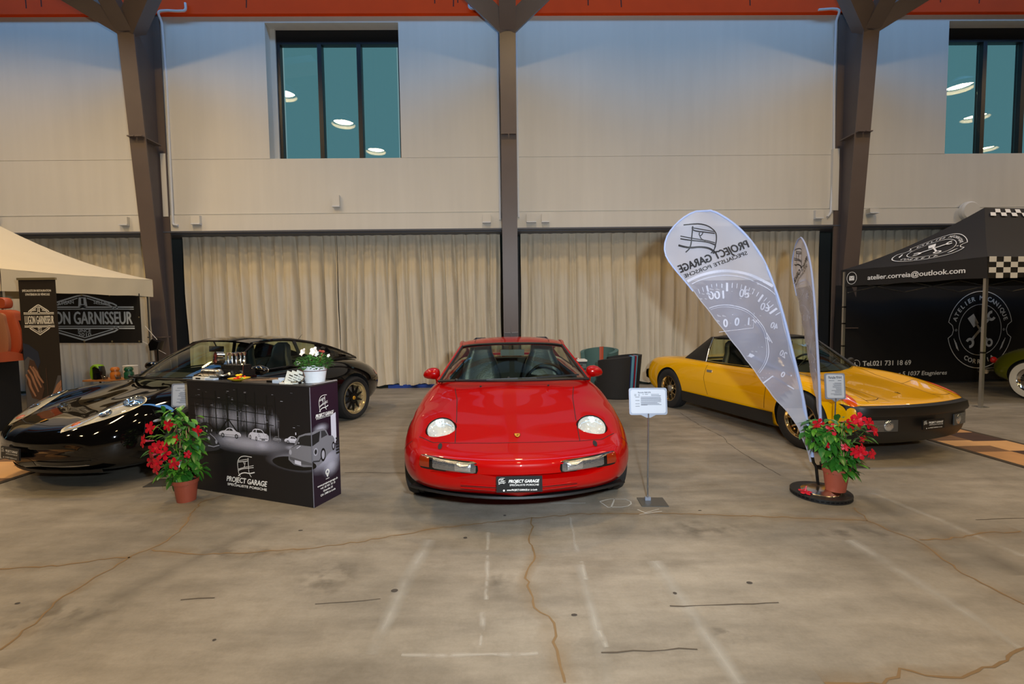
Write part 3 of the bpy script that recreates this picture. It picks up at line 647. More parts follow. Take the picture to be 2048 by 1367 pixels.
def number_plate(parent,c,X,Y,w=.30,h=.105,name='number_plate'):
    X=Vector(X).normalized();Y=Vector(Y).normalized();N=X.cross(Y); c=Vector(c)
    m=MB(); m.prism([(-w/2,-h/2),(w/2,-h/2),(w/2,h/2),(-w/2,h/2)],c-N*.012,X,Y,.012); o=m.build(name,M_plate,parent)
    P=Panel(c,X,Y,lift=.0012,N=N)
    helmet_logo(P,-w*.385,0.004,h*.36,w*.15,wd=.045); P.text('PROJECT GARAGE',w*.09,h*.10,h*.19,w*.66,shear=.25,bold=.0007); P.text('SPECIALISTE PORSCHE',w*.10,-h*.10,h*.11,w*.64,shear=.15)
    P.text('www.PROJECT-GARAGE.ch  Le Locle',w*.05,-h*.40,h*.10,w*.66,shear=.2,bold=.0003); P.disc(-w*.34,-h*.38,h*.06)
    P.build('lettering',M_letter,o); return o
# ------------------------------------------------------------------ red coupe
M_red=paint('red_paint',rgb(150,0,0),0.35,.6)
def red_car():
    t=thing('car','glossy red sports coupe with round upward-facing headlamps, parked nose to the viewer in the middle','car',(0,0,0))
    S=[(2.215,.42,[(0,.45),(.2,.45),(.4,.45),(.52,.45),(.60,.44),(.62,.43),(.60,.42),(.45,.41),(0,.41)]),
       (2.205,.42,[(0,.52),(.22,.52),(.42,.52),(.58,.515),(.69,.50),(.72,.44),(.69,.36),(.5,.34),(0,.34)]),
       (2.13,.38,[(0,.56),(.24,.56),(.45,.56),(.62,.555),(.75,.53),(.79,.45),(.76,.34),(.60,.29),(0,.27)]),
       (1.96,.26,[(0,.598),(.25,.598),(.46,.60),(.62,.60),(.78,.575),(.85,.47),(.83,.33),(.70,.245),(0,.24)]),
       (1.70,.10,[(0,.675),(.25,.675),(.46,.675),(.63,.672),(.80,.635),(.885,.51),(.875,.35),(.80,.23),(0,.22)]),
       (1.50,.04,[(0,.74),(.25,.74),(.46,.735),(.64,.735),(.82,.685),(.908,.54),(.895,.35),(.83,.2),(0,.2)]),
       (1.28,.02,[(0,.828),(.25,.828),(.46,.815),(.655,.79),(.84,.72),(.918,.56),(.905,.36),(.86,.19),(0,.19)]),
       (1.12,0,[(0,.90),(.25,.895),(.46,.875),(.66,.845),(.83,.76),(.912,.58),(.90,.36),(.86,.18),(0,.18)]),
       (.95,0,[(0,.925),(.25,.92),(.46,.915),(.68,.89),(.82,.80),(.905,.62),(.90,.38),(.86,.17),(0,.17)]),
       (.5,0,[(0,.92),(.25,.92),(.48,.92),(.68,.905),(.80,.83),(.895,.64),(.895,.38),(.86,.17),(0,.17)]),
       (-.3,0,[(0,.92),(.25,.92),(.48,.92),(.68,.915),(.80,.85),(.895,.66),(.895,.38),(.86,.17),(0,.17)]),
       (-1.2,0,[(0,.95),(.25,.95),(.48,.94),(.68,.92),(.84,.84),(.918,.64),(.91,.38),(.87,.2),(0,.2)]),
       (-1.75,-.05,[(0,.88),(.25,.88),(.46,.87),(.64,.85),(.79,.76),(.865,.60),(.85,.38),(.8,.25),(0,.25)]),
       (-2.10,-.15,[(0,.74),(.25,.74),(.44,.73),(.60,.71),(.72,.64),(.79,.52),(.77,.38),(.7,.3),(0,.3)]),
       (-2.26,-.25,[(0,.56),(.22,.56),(.4,.56),(.54,.55),(.62,.53),(.66,.50),(.62,.45),(.5,.44),(0,.44)])]
    body=hull('body',S,M_red,9,6)
    cut=[]
    for x in (1.27,-1.23):
        for s in (-1,1):
            cut.append(cutter(cyl_y(x,.32,s*.58,s*1.1,.365),M_well))
    # cabin opening
    plan=[(1.04,0),(1.02,.25),(.95,.5),(.88,.61),(.6,.64),(-.9,.62),(-1.35,.5),(-1.5,0)]
    ring=plan+[(x,-y) for x,y in reversed(plan[1:-1])]
    m=MB(); m.prism(ring,(0,0,.42),(1,0,0),(0,1,0),.8); cut.append(cutter(m,M_cabin))
    # headlamp bowls
    HL=[Vector((1.715,s*.583,.640)) for s in (-1,1)]; ax=Vector((.62,0,.78)).normalized()
    for c in HL:
        m=MB(); m.ball(c-ax*.0,(.124,.124,.09),32,16,M=Matrix([frame(ax)[0],frame(ax)[1],ax]).transposed()); cut.append(cutter(m,M_red))
    # front grille slots and lamp pockets
    boolean_cut(body,cut); body.parent=t; bv=bvh_of(body)
    for c in HL:
        X,Y,Z=frame(ax); s=1 if c.y>0 else -1
        m=MB(); m.lathe([(0,.016),(.04,.014),(.08,.006),(.106,-.008),(.111,-.02)],c+Z*.020,Z,40); l=m.build('headlamp_lens',glass_mat('headlamp_glass',(.90,.92,.92,1),1.5,.06),t,angle=60)
        m=MB(); m.lathe([(0,-.06),(.03,-.057),(.07,-.042),(.106,-.012)],c+Z*.018,Z,40); m.build('reflector',mat('lamp_reflector',rgb(205,205,202),.35,.25,bump=1.0,bscale=28),l,angle=60)
        m=MB(); m.lathe([(.108,-.02),(.113,-.006),(.116,-.02),(.112,-.06)],c+Z*.018,Z,40); m.build('bezel',M_rubber,l,angle=30)
    # glasshouse
    wb=smooth_line([(1.15,0,.935),(1.13,.3,.935),(1.06,.55,.93),(.97,.70,.915)],4); wt=smooth_line([(.50,0,1.235),(.485,.25,1.23),(.44,.45,1.215),(.40,.535,1.195)],4)
    rail=smooth_line([(.40,.535,1.195),(.15,.56,1.222),(-.2,.57,1.215),(-.6,.58,1.165),(-1.0,.585,1.08),(-1.45,.57,.965)],4)
    belt=smooth_line([(.97,.70,.915),(.5,.712,.925),(0,.712,.93),(-.5,.70,.94),(-1.1,.67,.955),(-1.45,.60,.955)],4)
    ctr=[(.50,0,1.235),(.2,0,1.272),(-.1,0,1.277),(-.45,0,1.255),(-.72,0,1.20)]
    rail_r=rail[:13]  # up to the tail of the roof
    WB=full(wb);WT=full(wt)
    m=ruled(WB,WT,25,8,(.012,0,.014)); m.build('windshield',M_cglass,t,smooth=True,angle=80)
    # roof skin
    n=21; C=resample(ctr,n); R=resample(rail_r,n); rows=[]
    for i in range(n):
        row=[]
        for k in range(-8,9):
            q=abs(k)/8; p=C[i]*(1-q)+R[i]*q; z=C[i][2]+(R[i][2]-C[i][2])*q**2.6; row.append((p[0],R[i][1]*k/8,z))
        rows.append(row)
    m=MB(); m.grid(rows); m.add([(x,y,z-.02) for r in rows for x,y,z in r],[(i*17+k,i*17+k+1,(i+1)*17+k+1,(i+1)*17+k) for i in range(n-1) for k in range(16)]); roof=m.build('roof',M_red,t,smooth=True,angle=70)
    rb=bvh_of(roof)
    sr=[(.36,-.40,2),(.38,0,2),(.36,.40,2)]; mm=MB()
    for pl in ([(.30,-.40,2),(.33,-.37,2),(.345,0,2),(.33,.37,2),(.30,.40,2)],[(.30,.40,2),(-.25,.41,2)],[(.30,-.40,2),(-.25,-.41,2)]): seam(rb,pl,(0,0,-1),.006,mb=mm)
    mm.build('sunroof_gap',M_seam,t)
    # rear hatch glass
    ht=full([(-.72,0,1.20),(-.72,.3,1.185),(-.70,.56,1.15)]); hb=full([(-1.65,0,.915),(-1.6,.3,.915),(-1.45,.55,.93)])
    m=ruled(ht,hb,21,8,(0,0,.03)); m.build('rear_window',M_cglass,t,smooth=True,angle=80)
    for s in (1,-1):
        f=(lambda L:L) if s>0 else mir
        # side glass
        m=ruled(f(belt[:-3]),f(rail[:-3]),24,4,(0,.02*s,0)); m.build('side_window',M_cglass,t,smooth=True,angle=80)
        m=MB(); m.tube(f([tuple(p) for p in resample([wb[-1]]+[wt[-1]],8)]),.021,8); m.tube(f(rail),.018,8); m.build('roof_pillar',M_red,t,smooth=True)
        m=MB(); m.tube([(a[0]+.012,a[1]*.975,a[2]+.012) for a in f([tuple(p) for p in resample([wb[-1]]+[wt[-1]],8)])],.011,6); m.tube(f(belt),.009,6); m.build('window_trim',M_rubber,t,smooth=True)
        m=MB(); bp=[(.02,.705,.93),(-.12,.565,1.22)]; m.bar(f([bp[0]])[0],f([bp[1]])[0],.05,.015,up=(0,1,0)); m.build('door_pillar',M_rubber,t)
        m=MB(); m.add(f([(-1.0,.585,1.08),(-1.45,.57,.965),(-1.62,.55,.92),(-1.2,.66,.955),(-.95,.68,.95)]),[(0,1,2,3,4)]); m.build('rear_pillar',M_red,t)
    m=MB(); m.tube([(p[0]+.012,p[1],p[2]+.004) for p in WB],.013,6); m.tube([(p[0]+.008,p[1],p[2]+.002) for p in WT],.012,6); m.build('windshield_trim',M_rubber,t,smooth=True)
    m=MB(); m.bar((-1.72,-.62,.955),(-1.72,.62,.955),.16,.028,up=(0,0,1)); m.build('rear_spoiler',M_red,t)
    interior(t,0,0,.62,.50,1,-.22,.60,.37,.865)
    m=MB(); m.box((.40,0,1.13),(.025,.25,.065)); m.cyl((.40,0,1.16),(.44,0,1.225),.008,8); m.build('rear_view_mirror',M_rubber,t)
    # door mirrors
    for s in (1,-1):
        m=MB(); rows=[]
        for a,(yy,zz,rx,ry,rz) in enumerate([(.725,.955,.02,.02,.022),(.735,.956,.045,.02,.046),(.76,.958,.056,.02,.057),(.80,.960,.058,.02,.058),(.84,.956,.05,.02,.050),(.875,.948,.03,.02,.030),(.885,.946,.008,.01,.008)]):
            rows.append([(.72+rx*math.cos(2*PI*k/16)*1.2,s*yy,zz+rz*math.sin(2*PI*k/16)) for k in range(16)])
        m.grid(rows,closed=True); m.add(rows[-1],[tuple(range(16))]); m.add(rows[0],[tuple(range(16))]); m.tube([(.80,s*.72,.84),(.76,s*.735,.89),(.72,s*.755,.94)],[.032,.024,.026],10); mm=m.build('door_mirror',M_red,t,smooth=True,angle=70)
    # bonnet seams and bumper line
    for s in (1,-1):
        seam(bv,[(1.12,s*.535,2),(1.3,s*.50,2),(1.6,s*.475,2),(1.93,s*.455,2)],(0,0,-1),.006,parent=t)
        seam(bv,[(1.96,0,2),(1.955,s*.2,2),(1.93,s*.455,2),(1.89,s*.62,2),(1.78,s*.74,2)],(0,0,-1),.006,parent=t)
        seam(bv,[(1.78,s*2,.575),(1.70,s*2,.50),(1.62,s*2,.43)],(0,-s,0),.006,parent=t)
    # front lamps
    for s in (1,-1):
        o=[]
        for yy,zz in ((.285,.452),(.275,.465),(.28,.515),(.30,.528),(.66,.535),(.70,.53),(.705,.45),(.66,.445)): o.append((3,s*yy,zz))
        O=[tuple(p) for p in resample(o+[o[0]],40)[:-1]]
        m=drape_patch(bv,O,(-1,0,0),.0012,5,centre=(3,s*.47,.49)); m.build('lamp_cluster',M_gloss_blk,t)
        O=[(3,s*y,z) for y,z in ((.292,.46),(.290,.508),(.31,.518),(.60,.525),(.60,.458),(.31,.453))]; O=[tuple(p) for p in resample(O+[O[0]],36)[:-1]]
        m=drape_patch(bv,O,(-1,0,0),.004,5,centre=(3,s*.45,.487),bulge=.006); c=m.build('driving_lamp',mat('lamp_grey_glass',rgb(150,152,155),.15,.85,bump=.35,bscale=70),t,smooth=True)
        O=[(3,s*y,z) for y,z in ((.325,.463),(.325,.508),(.435,.512),(.435,.463))]; O=[tuple(p) for p in resample(O+[O[0]],28)[:-1]]
        m=drape_patch(bv,O,(-1,0,0),.011,4,centre=(3,s*.38,.487),bulge=.01); m.build('lens',mat('lamp_bright_glass',rgb(215,220,228),.10,.9,bump=.4,bscale=90),c,smooth=True)
        O=[(3,s*y,z) for y,z in ((.625,.46),(.625,.524),(.70,.524),(.70,.458))]; O=[tuple(p) for p in resample(O+[O[0]],24)[:-1]]
        m=drape_patch(bv,O,(-1,0,0),.004,4,centre=(3,s*.66,.49)); m.build('turn_signal',mat('dark_amber_lens',rgb(120,32,8),.12,coat=1.0),t,smooth=True)
        m=drape_patch(bv,[(3,s*(.56+.016*math.cos(a)),.578+.012*math.sin(a)) for a in np.linspace(0,2*PI,12,endpoint=False)],(-1,0,0),.004,2); m.build('washer_nozzle',M_rubber,t)
    # crest
    D=drape(bv,[(1.865,0,2)],None,(0,0,-1),.002)[0]; N=D[1]; Y=(Vector((0,0,1))-N*N.z).normalized(); X=Y.cross(N)
    P=Panel(D[0]+N*.001,X,Y,lift=.001,N=N); crest(P,0,0,.058); P.build('crest_badge',[M_gold,M_gloss_blk,M_redlens],t)
    # plate
    number_plate(t,(2.235,0,.395),(0,1,0),(-.08,0,1),.305,.105)
    # air slots under the bumper: raised ribs, groove shade painted as dark strips
    for z0,hw in ((.332,.40),(.362,.40)):
        D=drape(bv,[(3,y,z0+.012*(abs(y)/.4)**3) for y in np.linspace(-hw,hw,25)],None,(-1,0,0),.002); m=MB(); m.tube([p for p,n in D],.0045,6); m.build('slot_rib',M_red,t,smooth=True)
        D2=MB(); seam(bv,[(3,-hw,z0-.006),(3,0,z0-.006),(3,hw,z0-.006)],(-1,0,0),.007,mb=D2,lift=.002); D2.build('slot_shade',mat('slot_shadow',rgb(60,2,4),.6),t)
    # lower lip
    m=MB(); rows=[]
    for y in np.linspace(-.80,.80,33):
        xx=2.13-.42*y*y; rows.append([(xx+.012,y,.272),(xx+.016,y,.258),(xx-.02,y,.240),(xx-.12,y,.240)])
    m.grid(rows); m.build('front_lip',M_rubber,t,smooth=True)
    wiper(t,(1.10,-.05,.95),(1.12,.20,.955),(1.02,.60,.965)); wiper(t,(1.12,-.52,.945),(1.16,-.25,.95),(1.14,.03,.955)); 
    for s in (1,-1): 
        m=MB(); m.ball((1.19,s*.30,.895),(.014,.01,.008),8,6); m.build('washer_jet',M_rubber,t)
    m=MB(); m.cyl((-.55,0,1.235),(-.56,0,1.40),.003,6,.0015); m.build('aerial',M_rubber,t)
    for x in (1.27,-1.23):
        for s in (1,-1): wheel(t,x,s*.79,.318,.225,.205,'plain',flip=s)
    t.location=(.075,5.2,0); t.rotation_euler=(0,0,math.radians(-89.79)); return t
red_car()
# ------------------------------------------------------------------ black coupe
M_bpaint=paint('black_paint',rgb(9,8,8),0.06)
def black_car():
    t=thing('car','glossy black sports coupe with gold-lipped lace wheels and teardrop headlamps, parked behind the counter','car',(0,0,0))
    S=[(2.20,.42,[(0,.40),(.2,.40),(.38,.40),(.5,.40),(.58,.39),(.60,.385),(.58,.375),(.42,.37),(0,.37)]),
       (2.19,.42,[(0,.47),(.22,.47),(.42,.475),(.56,.48),(.67,.46),(.70,.40),(.67,.31),(.5,.27),(0,.27)]),
       (2.12,.42,[(0,.54),(.24,.54),(.44,.55),(.60,.56),(.74,.52),(.785,.41),(.75,.27),(.58,.21),(0,.19)]),
       (1.97,.36,[(0,.60),(.25,.60),(.44,.612),(.60,.64),(.77,.60),(.835,.45),(.81,.27),(.68,.17),(0,.16)]),
       (1.72,.20,[(0,.67),(.25,.67),(.43,.682),(.60,.735),(.78,.69),(.865,.50),(.85,.30),(.78,.17),(0,.16)]),
       (1.45,.06,[(0,.725),(.25,.72),(.42,.735),(.60,.795),(.77,.74),(.882,.54),(.87,.32),(.82,.16),(0,.16)]),
       (1.15,0,[(0,.80),(.25,.795),(.43,.79),(.60,.825),(.77,.765),(.885,.56),(.87,.34),(.84,.16),(0,.16)]),
       (.95,0,[(0,.86),(.25,.855),(.45,.84),(.62,.83),(.77,.78),(.875,.58),(.865,.36),(.84,.16),(0,.16)]),
       (.6,0,[(0,.88),(.25,.88),(.47,.875),(.65,.865),(.77,.81),(.86,.62),(.86,.38),(.84,.17),(0,.17)]),
       (0,0,[(0,.89),(.25,.89),(.47,.89),(.65,.885),(.765,.83),(.86,.64),(.86,.38),(.83,.17),(0,.17)]),
       (-.6,0,[(0,.90),(.25,.90),(.47,.90),(.64,.90),(.77,.85),(.875,.66),(.865,.38),(.83,.18),(0,.18)]),
       (-1.15,0,[(0,.94),(.25,.94),(.45,.93),(.62,.91),(.79,.845),(.90,.66),(.885,.40),(.84,.2),(0,.2)]),
       (-1.6,-.04,[(0,.90),(.25,.895),(.43,.88),(.60,.85),(.76,.78),(.865,.62),(.85,.40),(.80,.24),(0,.24)]),
       (-1.90,-.12,[(0,.80),(.24,.795),(.42,.78),(.58,.755),(.70,.69),(.785,.575),(.77,.42),(.70,.28),(0,.28)]),
       (-2.08,-.25,[(0,.68),(.22,.68),(.4,.67),(.54,.66),(.65,.62),(.72,.54),(.70,.44),(.6,.34),(0,.34)]),
       (-2.15,-.28,[(0,.53),(.2,.53),(.38,.53),(.5,.53),(.57,.52),(.59,.50),(.57,.48),(.45,.47),(0,.47)])]
    body=hull('body',S,M_bpaint,9,6); cut=[]
    for x in (1.17,-1.18):
        for s in (-1,1): cut.append(cutter(cyl_y(x,.325,s*.58,s*1.1,.362 if x>0 else .37),M_well))
    plan=[(1.00,0),(.97,.25),(.86,.48),(.70,.60),(.3,.63),(-.7,.60),(-1.25,.46),(-1.5,0)]; ring=plan+[(x,-y) for x,y in reversed(plan[1:-1])]
    m=MB(); m.prism(ring,(0,0,.42),(1,0,0),(0,1,0),.8); cut.append(cutter(m,M_cabin))
    boolean_cut(body,cut); body.parent=t; bv=bvh_of(body)
    wb=smooth_line([(1.08,0,.875),(1.05,.28,.87),(.93,.52,.86),(.76,.665,.865)],4); wt=smooth_line([(.36,0,1.262),(.34,.25,1.255),(.28,.44,1.238),(.22,.53,1.215)],4)
    rail=smooth_line([(.22,.53,1.215),(0,.55,1.245),(-.3,.555,1.24),(-.65,.56,1.19),(-1.0,.565,1.105),(-1.35,.55,.995),(-1.66,.50,.885)],4)
    belt=smooth_line([(.76,.665,.865),(.4,.69,.885),(-.1,.695,.90),(-.6,.68,.91),(-1.0,.65,.915),(-1.35,.60,.905),(-1.66,.52,.875)],4)
    ctr=[(.36,0,1.262),(.1,0,1.298),(-.2,0,1.303),(-.5,0,1.285),(-.75,0,1.235)]
    WB=full(wb);WT=full(wt)
    m=ruled(WB,WT,25,8,(.02,0,.02)); m.build('windshield',M_cglass,t,smooth=True,angle=80)
    n=21; C=resample(ctr,n); R=resample(rail[:14],n); rows=[]
    for i in range(n):
        rows.append([(C[i][0]*(1-abs(k)/8)+R[i][0]*abs(k)/8,R[i][1]*k/8,C[i][2]+(R[i][2]-C[i][2])*(abs(k)/8)**2.6) for k in range(-8,9)])
    m=MB(); m.grid(rows); m.add([(x,y,z-.02) for r in rows for x,y,z in r],[(i*17+k,i*17+k+1,(i+1)*17+k+1,(i+1)*17+k) for i in range(n-1) for k in range(16)]); m.build('roof',M_bpaint,t,smooth=True,angle=70)
    ht=full([(-.75,0,1.235),(-.74,.3,1.22),(-.70,.555,1.175)]); hb=full([(-1.80,0,.885),(-1.76,.3,.88),(-1.64,.50,.875)])
    m=ruled(ht,hb,21,8,(0,0,.03)); m.build('rear_window',M_cglass,t,smooth=True,angle=80)
    for s in (1,-1):
        f=(lambda L:L) if s>0 else mir
        m=ruled(f(belt[:14]),f(rail[:14]),24,4,(0,.03*s,0)); m.build('side_window',M_cglass,t,smooth=True,angle=80)
        m=MB(); m.tube(f([tuple(p) for p in resample([wb[-1],wt[-1]],8)]),.024,8); m.tube(f(rail),.020,8); m.build('roof_pillar',M_bpaint,t,smooth=True)
        m=MB(); m.tube(f(belt),.010,6); m.bar(f([(-.42,.69,.905)])[0],f([(-.38,.56,1.235)])[0],.045,.014,up=(0,1,0)); m.build('window_trim',M_rubber,t)
        m=ruled(f(belt[13:]),f(rail[13:]),12,4,(0,.03*s,0)); m.build('rear_pillar',M_bpaint,t)
        # mirror
        m=MB(); m.ball((.49,s*.965,.93),(.062,.125,.060),20,12); m.tube([(.56,s*.74,.84),(.53,s*.80,.875),(.50,s*.88,.905)],[.03,.026,.03],10); mm=m.build('door_mirror',M_bpaint,t,smooth=True)
        m=MB(); m.ball((.455,s*.965,.93),(.035,.11,.048),20,8); m.build('mirror_glass',M_chrome,mm,smooth=True)
    m=MB(); m.tube([(p[0]+.012,p[1],p[2]+.004) for p in WB],.013,6); m.build('windshield_trim',M_rubber,t,smooth=True)
    interior(t,0,0,.60,.44,1,-.25,.52,.35,.86)
    m=MB(); m.box((.30,0,1.15),(.025,.24,.07)); m.cyl((.30,0,1.18),(.33,0,1.245),.008,8); m.build('rear_view_mirror',M_rubber,t)
    # headlamps
    for s in (1,-1):
        out=[(2.06,.44),(1.97,.55),(1.88,.63),(1.76,.705),(1.65,.75),(1.57,.75),(1.52,.715),(1.505,.655),(1.54,.60),(1.64,.55),(1.75,.505),(1.86,.455),(1.95,.41),(2.03,.405)]
        O=[tuple(p) for p in cr_interp([(x,s*y,3) for x,y in out+[out[0]]],4)[:-1]]
        O2=[tuple(np.array(p)*.955+np.array((1.76,s*.58,3))*.045) for p in O]
        h=drape_patch(bv,O,(0,0,-1),.003,6,centre=(1.76,s*.585,3)).build('headlamp',mat('lamp_surround',rgb(205,195,165),.35,.2),t,smooth=True)
        drape_patch(bv,[tuple(np.array(p)*.93+np.array((1.76,s*.60,3))*.07) for p in O],(0,0,-1),.0045,6,centre=(1.76,s*.60,3)).build('reflector',mat('lamp_inner',rgb(165,158,140),.3,.15,bump=.6,bscale=12),h,smooth=True)
        m=MB(); D=drape(bv,[(1.60,s*.665,3)],None,(0,0,-1),.004)[0]; N=D[1]
        m.lathe([(.085,.004),(.078,.012),(.07,.006),(.062,-.002),(.05,.006),(0,.016)],D[0],N,28); m.build('projector',mat('projector_lens',rgb(190,200,210),.06,.9),h,angle=40)
        D=drape(bv,[(1.80,s*.60,3)],None,(0,0,-1),.004)[0]; m=MB(); m.lathe([(.05,.002),(.045,.01),(.03,.004),(0,.008)],D[0],D[1],24); m.build('main_beam',M_chrome,h,angle=40)
        D=drape(bv,[(1.96,s*.47,3)],None,(0,0,-1),.005)[0]; m=MB(); m.lathe([(.035,.002),(.028,.008),(0,.010)],D[0],D[1],16); m.build('turn_signal',mat('orange_bulb',rgb(210,110,60),.25),h,angle=40)
        drape_patch(bv,O2,(0,0,-1),.014,6,centre=(1.76,s*.585,3),bulge=.012).build('lens',M_clear,h,smooth=True)
    # front intakes, plate, crest
    def pocket(pts,name,mt,lift,n=40,d=(-1,0,0),c=None,bulge=0):
        O=[tuple(p) for p in cr_interp(pts+[pts[0]],max(2,n//len(pts)))[:-1]]; return drape_patch(bv,O,d,lift,5,centre=c,bulge=bulge).build(name,mt,t,smooth=True)
    for s in (1,-1):
        c=(3,s*.50,.285); k=pocket([(3,s*.24,.285),(3,s*.27,.325),(3,s*.45,.335),(3,s*.66,.325),(3,s*.72,.29),(3,s*.66,.255),(3,s*.45,.238),(3,s*.27,.245)],'side_intake',M_gloss_blk,.002,c=c)
        for z0 in (.29,): 
            D=drape(bv,[(3,s*y,z0) for y in np.linspace(.26,.69,14)],None,(-1,0,0),.006); m=MB(); m.tube([p for p,nn in D],.005,6); m.build('intake_bar',M_gloss_blk,k)
        D=drape(bv,[(3,s*y,.247) for y in np.linspace(.27,.66,14)],None,(-1,0,0),.004); m=MB(); m.tube([p for p,nn in D],.004,6); m.build('intake_edge',M_silver,k)
    pocket([(3,.20,.24),(3,-.20,.24),(3,-.20,.29),(3,.20,.29)],'centre_intake',M_gloss_blk,.002,c=(3,0,.265))
    number_plate(t,(2.225,0,.355),(0,1,0),(-.05,0,1),.305,.105)
    D=drape(bv,[(1.985,0,2)],None,(0,0,-1),.002)[0]; N=D[1]; Y=(Vector((0,0,1))-N*N.z).normalized(); X=Y.cross(N)
    P=Panel(D[0]+N*.001,X,Y,lift=.001,N=N); crest(P,0,0,.062); P.build('crest_badge',[M_gold,M_gloss_blk,M_redlens],t)
    M_dgap=mat('dark_gap',rgb(3,3,3),.8)
    seam(bv,[(2.045,0,2),(2.03,.2,2),(1.99,.36,2)],(0,0,-1),.006,parent=t,mt=M_dgap); seam(bv,[(2.045,0,2),(2.03,-.2,2),(1.99,-.36,2)],(0,0,-1),.006,parent=t,mt=M_dgap)
    for s in (1,-1):
        seam(bv,[(1.85,s*.40,2),(1.6,s*.50,2),(1.3,s*.55,2),(1.0,s*.58,2)],(0,0,-1),.006,parent=t,mt=M_dgap)
        seam(bv,[(.78,s*2,.84),(.80,s*2,.6),(.78,s*2,.3)],(0,-s,0),.006,parent=t,mt=M_dgap); seam(bv,[(-.42,s*2,.86),(-.50,s*2,.6),(-.45,s*2,.3)],(0,-s,0),.006,parent=t,mt=M_dgap)
        seam(bv,[(-1.55,s*2,.55),(-1.75,s*2,.57),(-1.95,s*2,.60)],(0,-s,0),.006,parent=t,mt=M_dgap)
        O=[(-1.80,s*2,.68),(-1.80,s*2,.61),(-1.88,s*2,.59),(-1.98,s*2,.585),(-1.98,s*2,.63),(-1.90,s*2,.665)]; O=[tuple(p) for p in resample(O+[O[0]],24)[:-1]]
        drape_patch(bv,O,(0,-s,0),.004,4,centre=(-1.89,s*2,.63)).build('tail_lamp',M_redlens,t,smooth=True)
        D=drape(bv,[(1.52,s*2,.56)],None,(0,-s,0),.004)[0]; m=MB(); m.ball(D[0],(.045,.008,.014),12,6); m.build('side_marker',mat('grey_marker',rgb(150,155,165),.2),t)
    m=MB(); rows=[]
    for y in np.linspace(-.72,.72,25):
        xx=2.12-.42*y*y; rows.append([(xx+.01,y,.195),(xx-.0,y,.165),(xx-.10,y,.155)])
    m.grid(rows); m.build('front_lip',M_rubber,t,smooth=True)
    wiper(t,(1.03,.10,.885),(1.03,.35,.885),(.86,.62,.895)); wiper(t,(1.05,-.42,.88),(1.10,-.20,.885),(1.08,.18,.895))
    m=MB(); m.cyl((-.55,.45,1.21),(-.62,.47,1.30),.004,6,.002); m.build('aerial',M_rubber,t)
    for x in (1.17,-1.18):
        for s in (1,-1): wheel(t,x,s*(.765 if x>0 else .785),.322,.225 if x>0 else .26,.238,'lace' if s>0 else 'plain',flip=s)
    t.location=(-3.547,6.098,0); t.rotation_euler=(0,0,4.3194); return t
black_car()
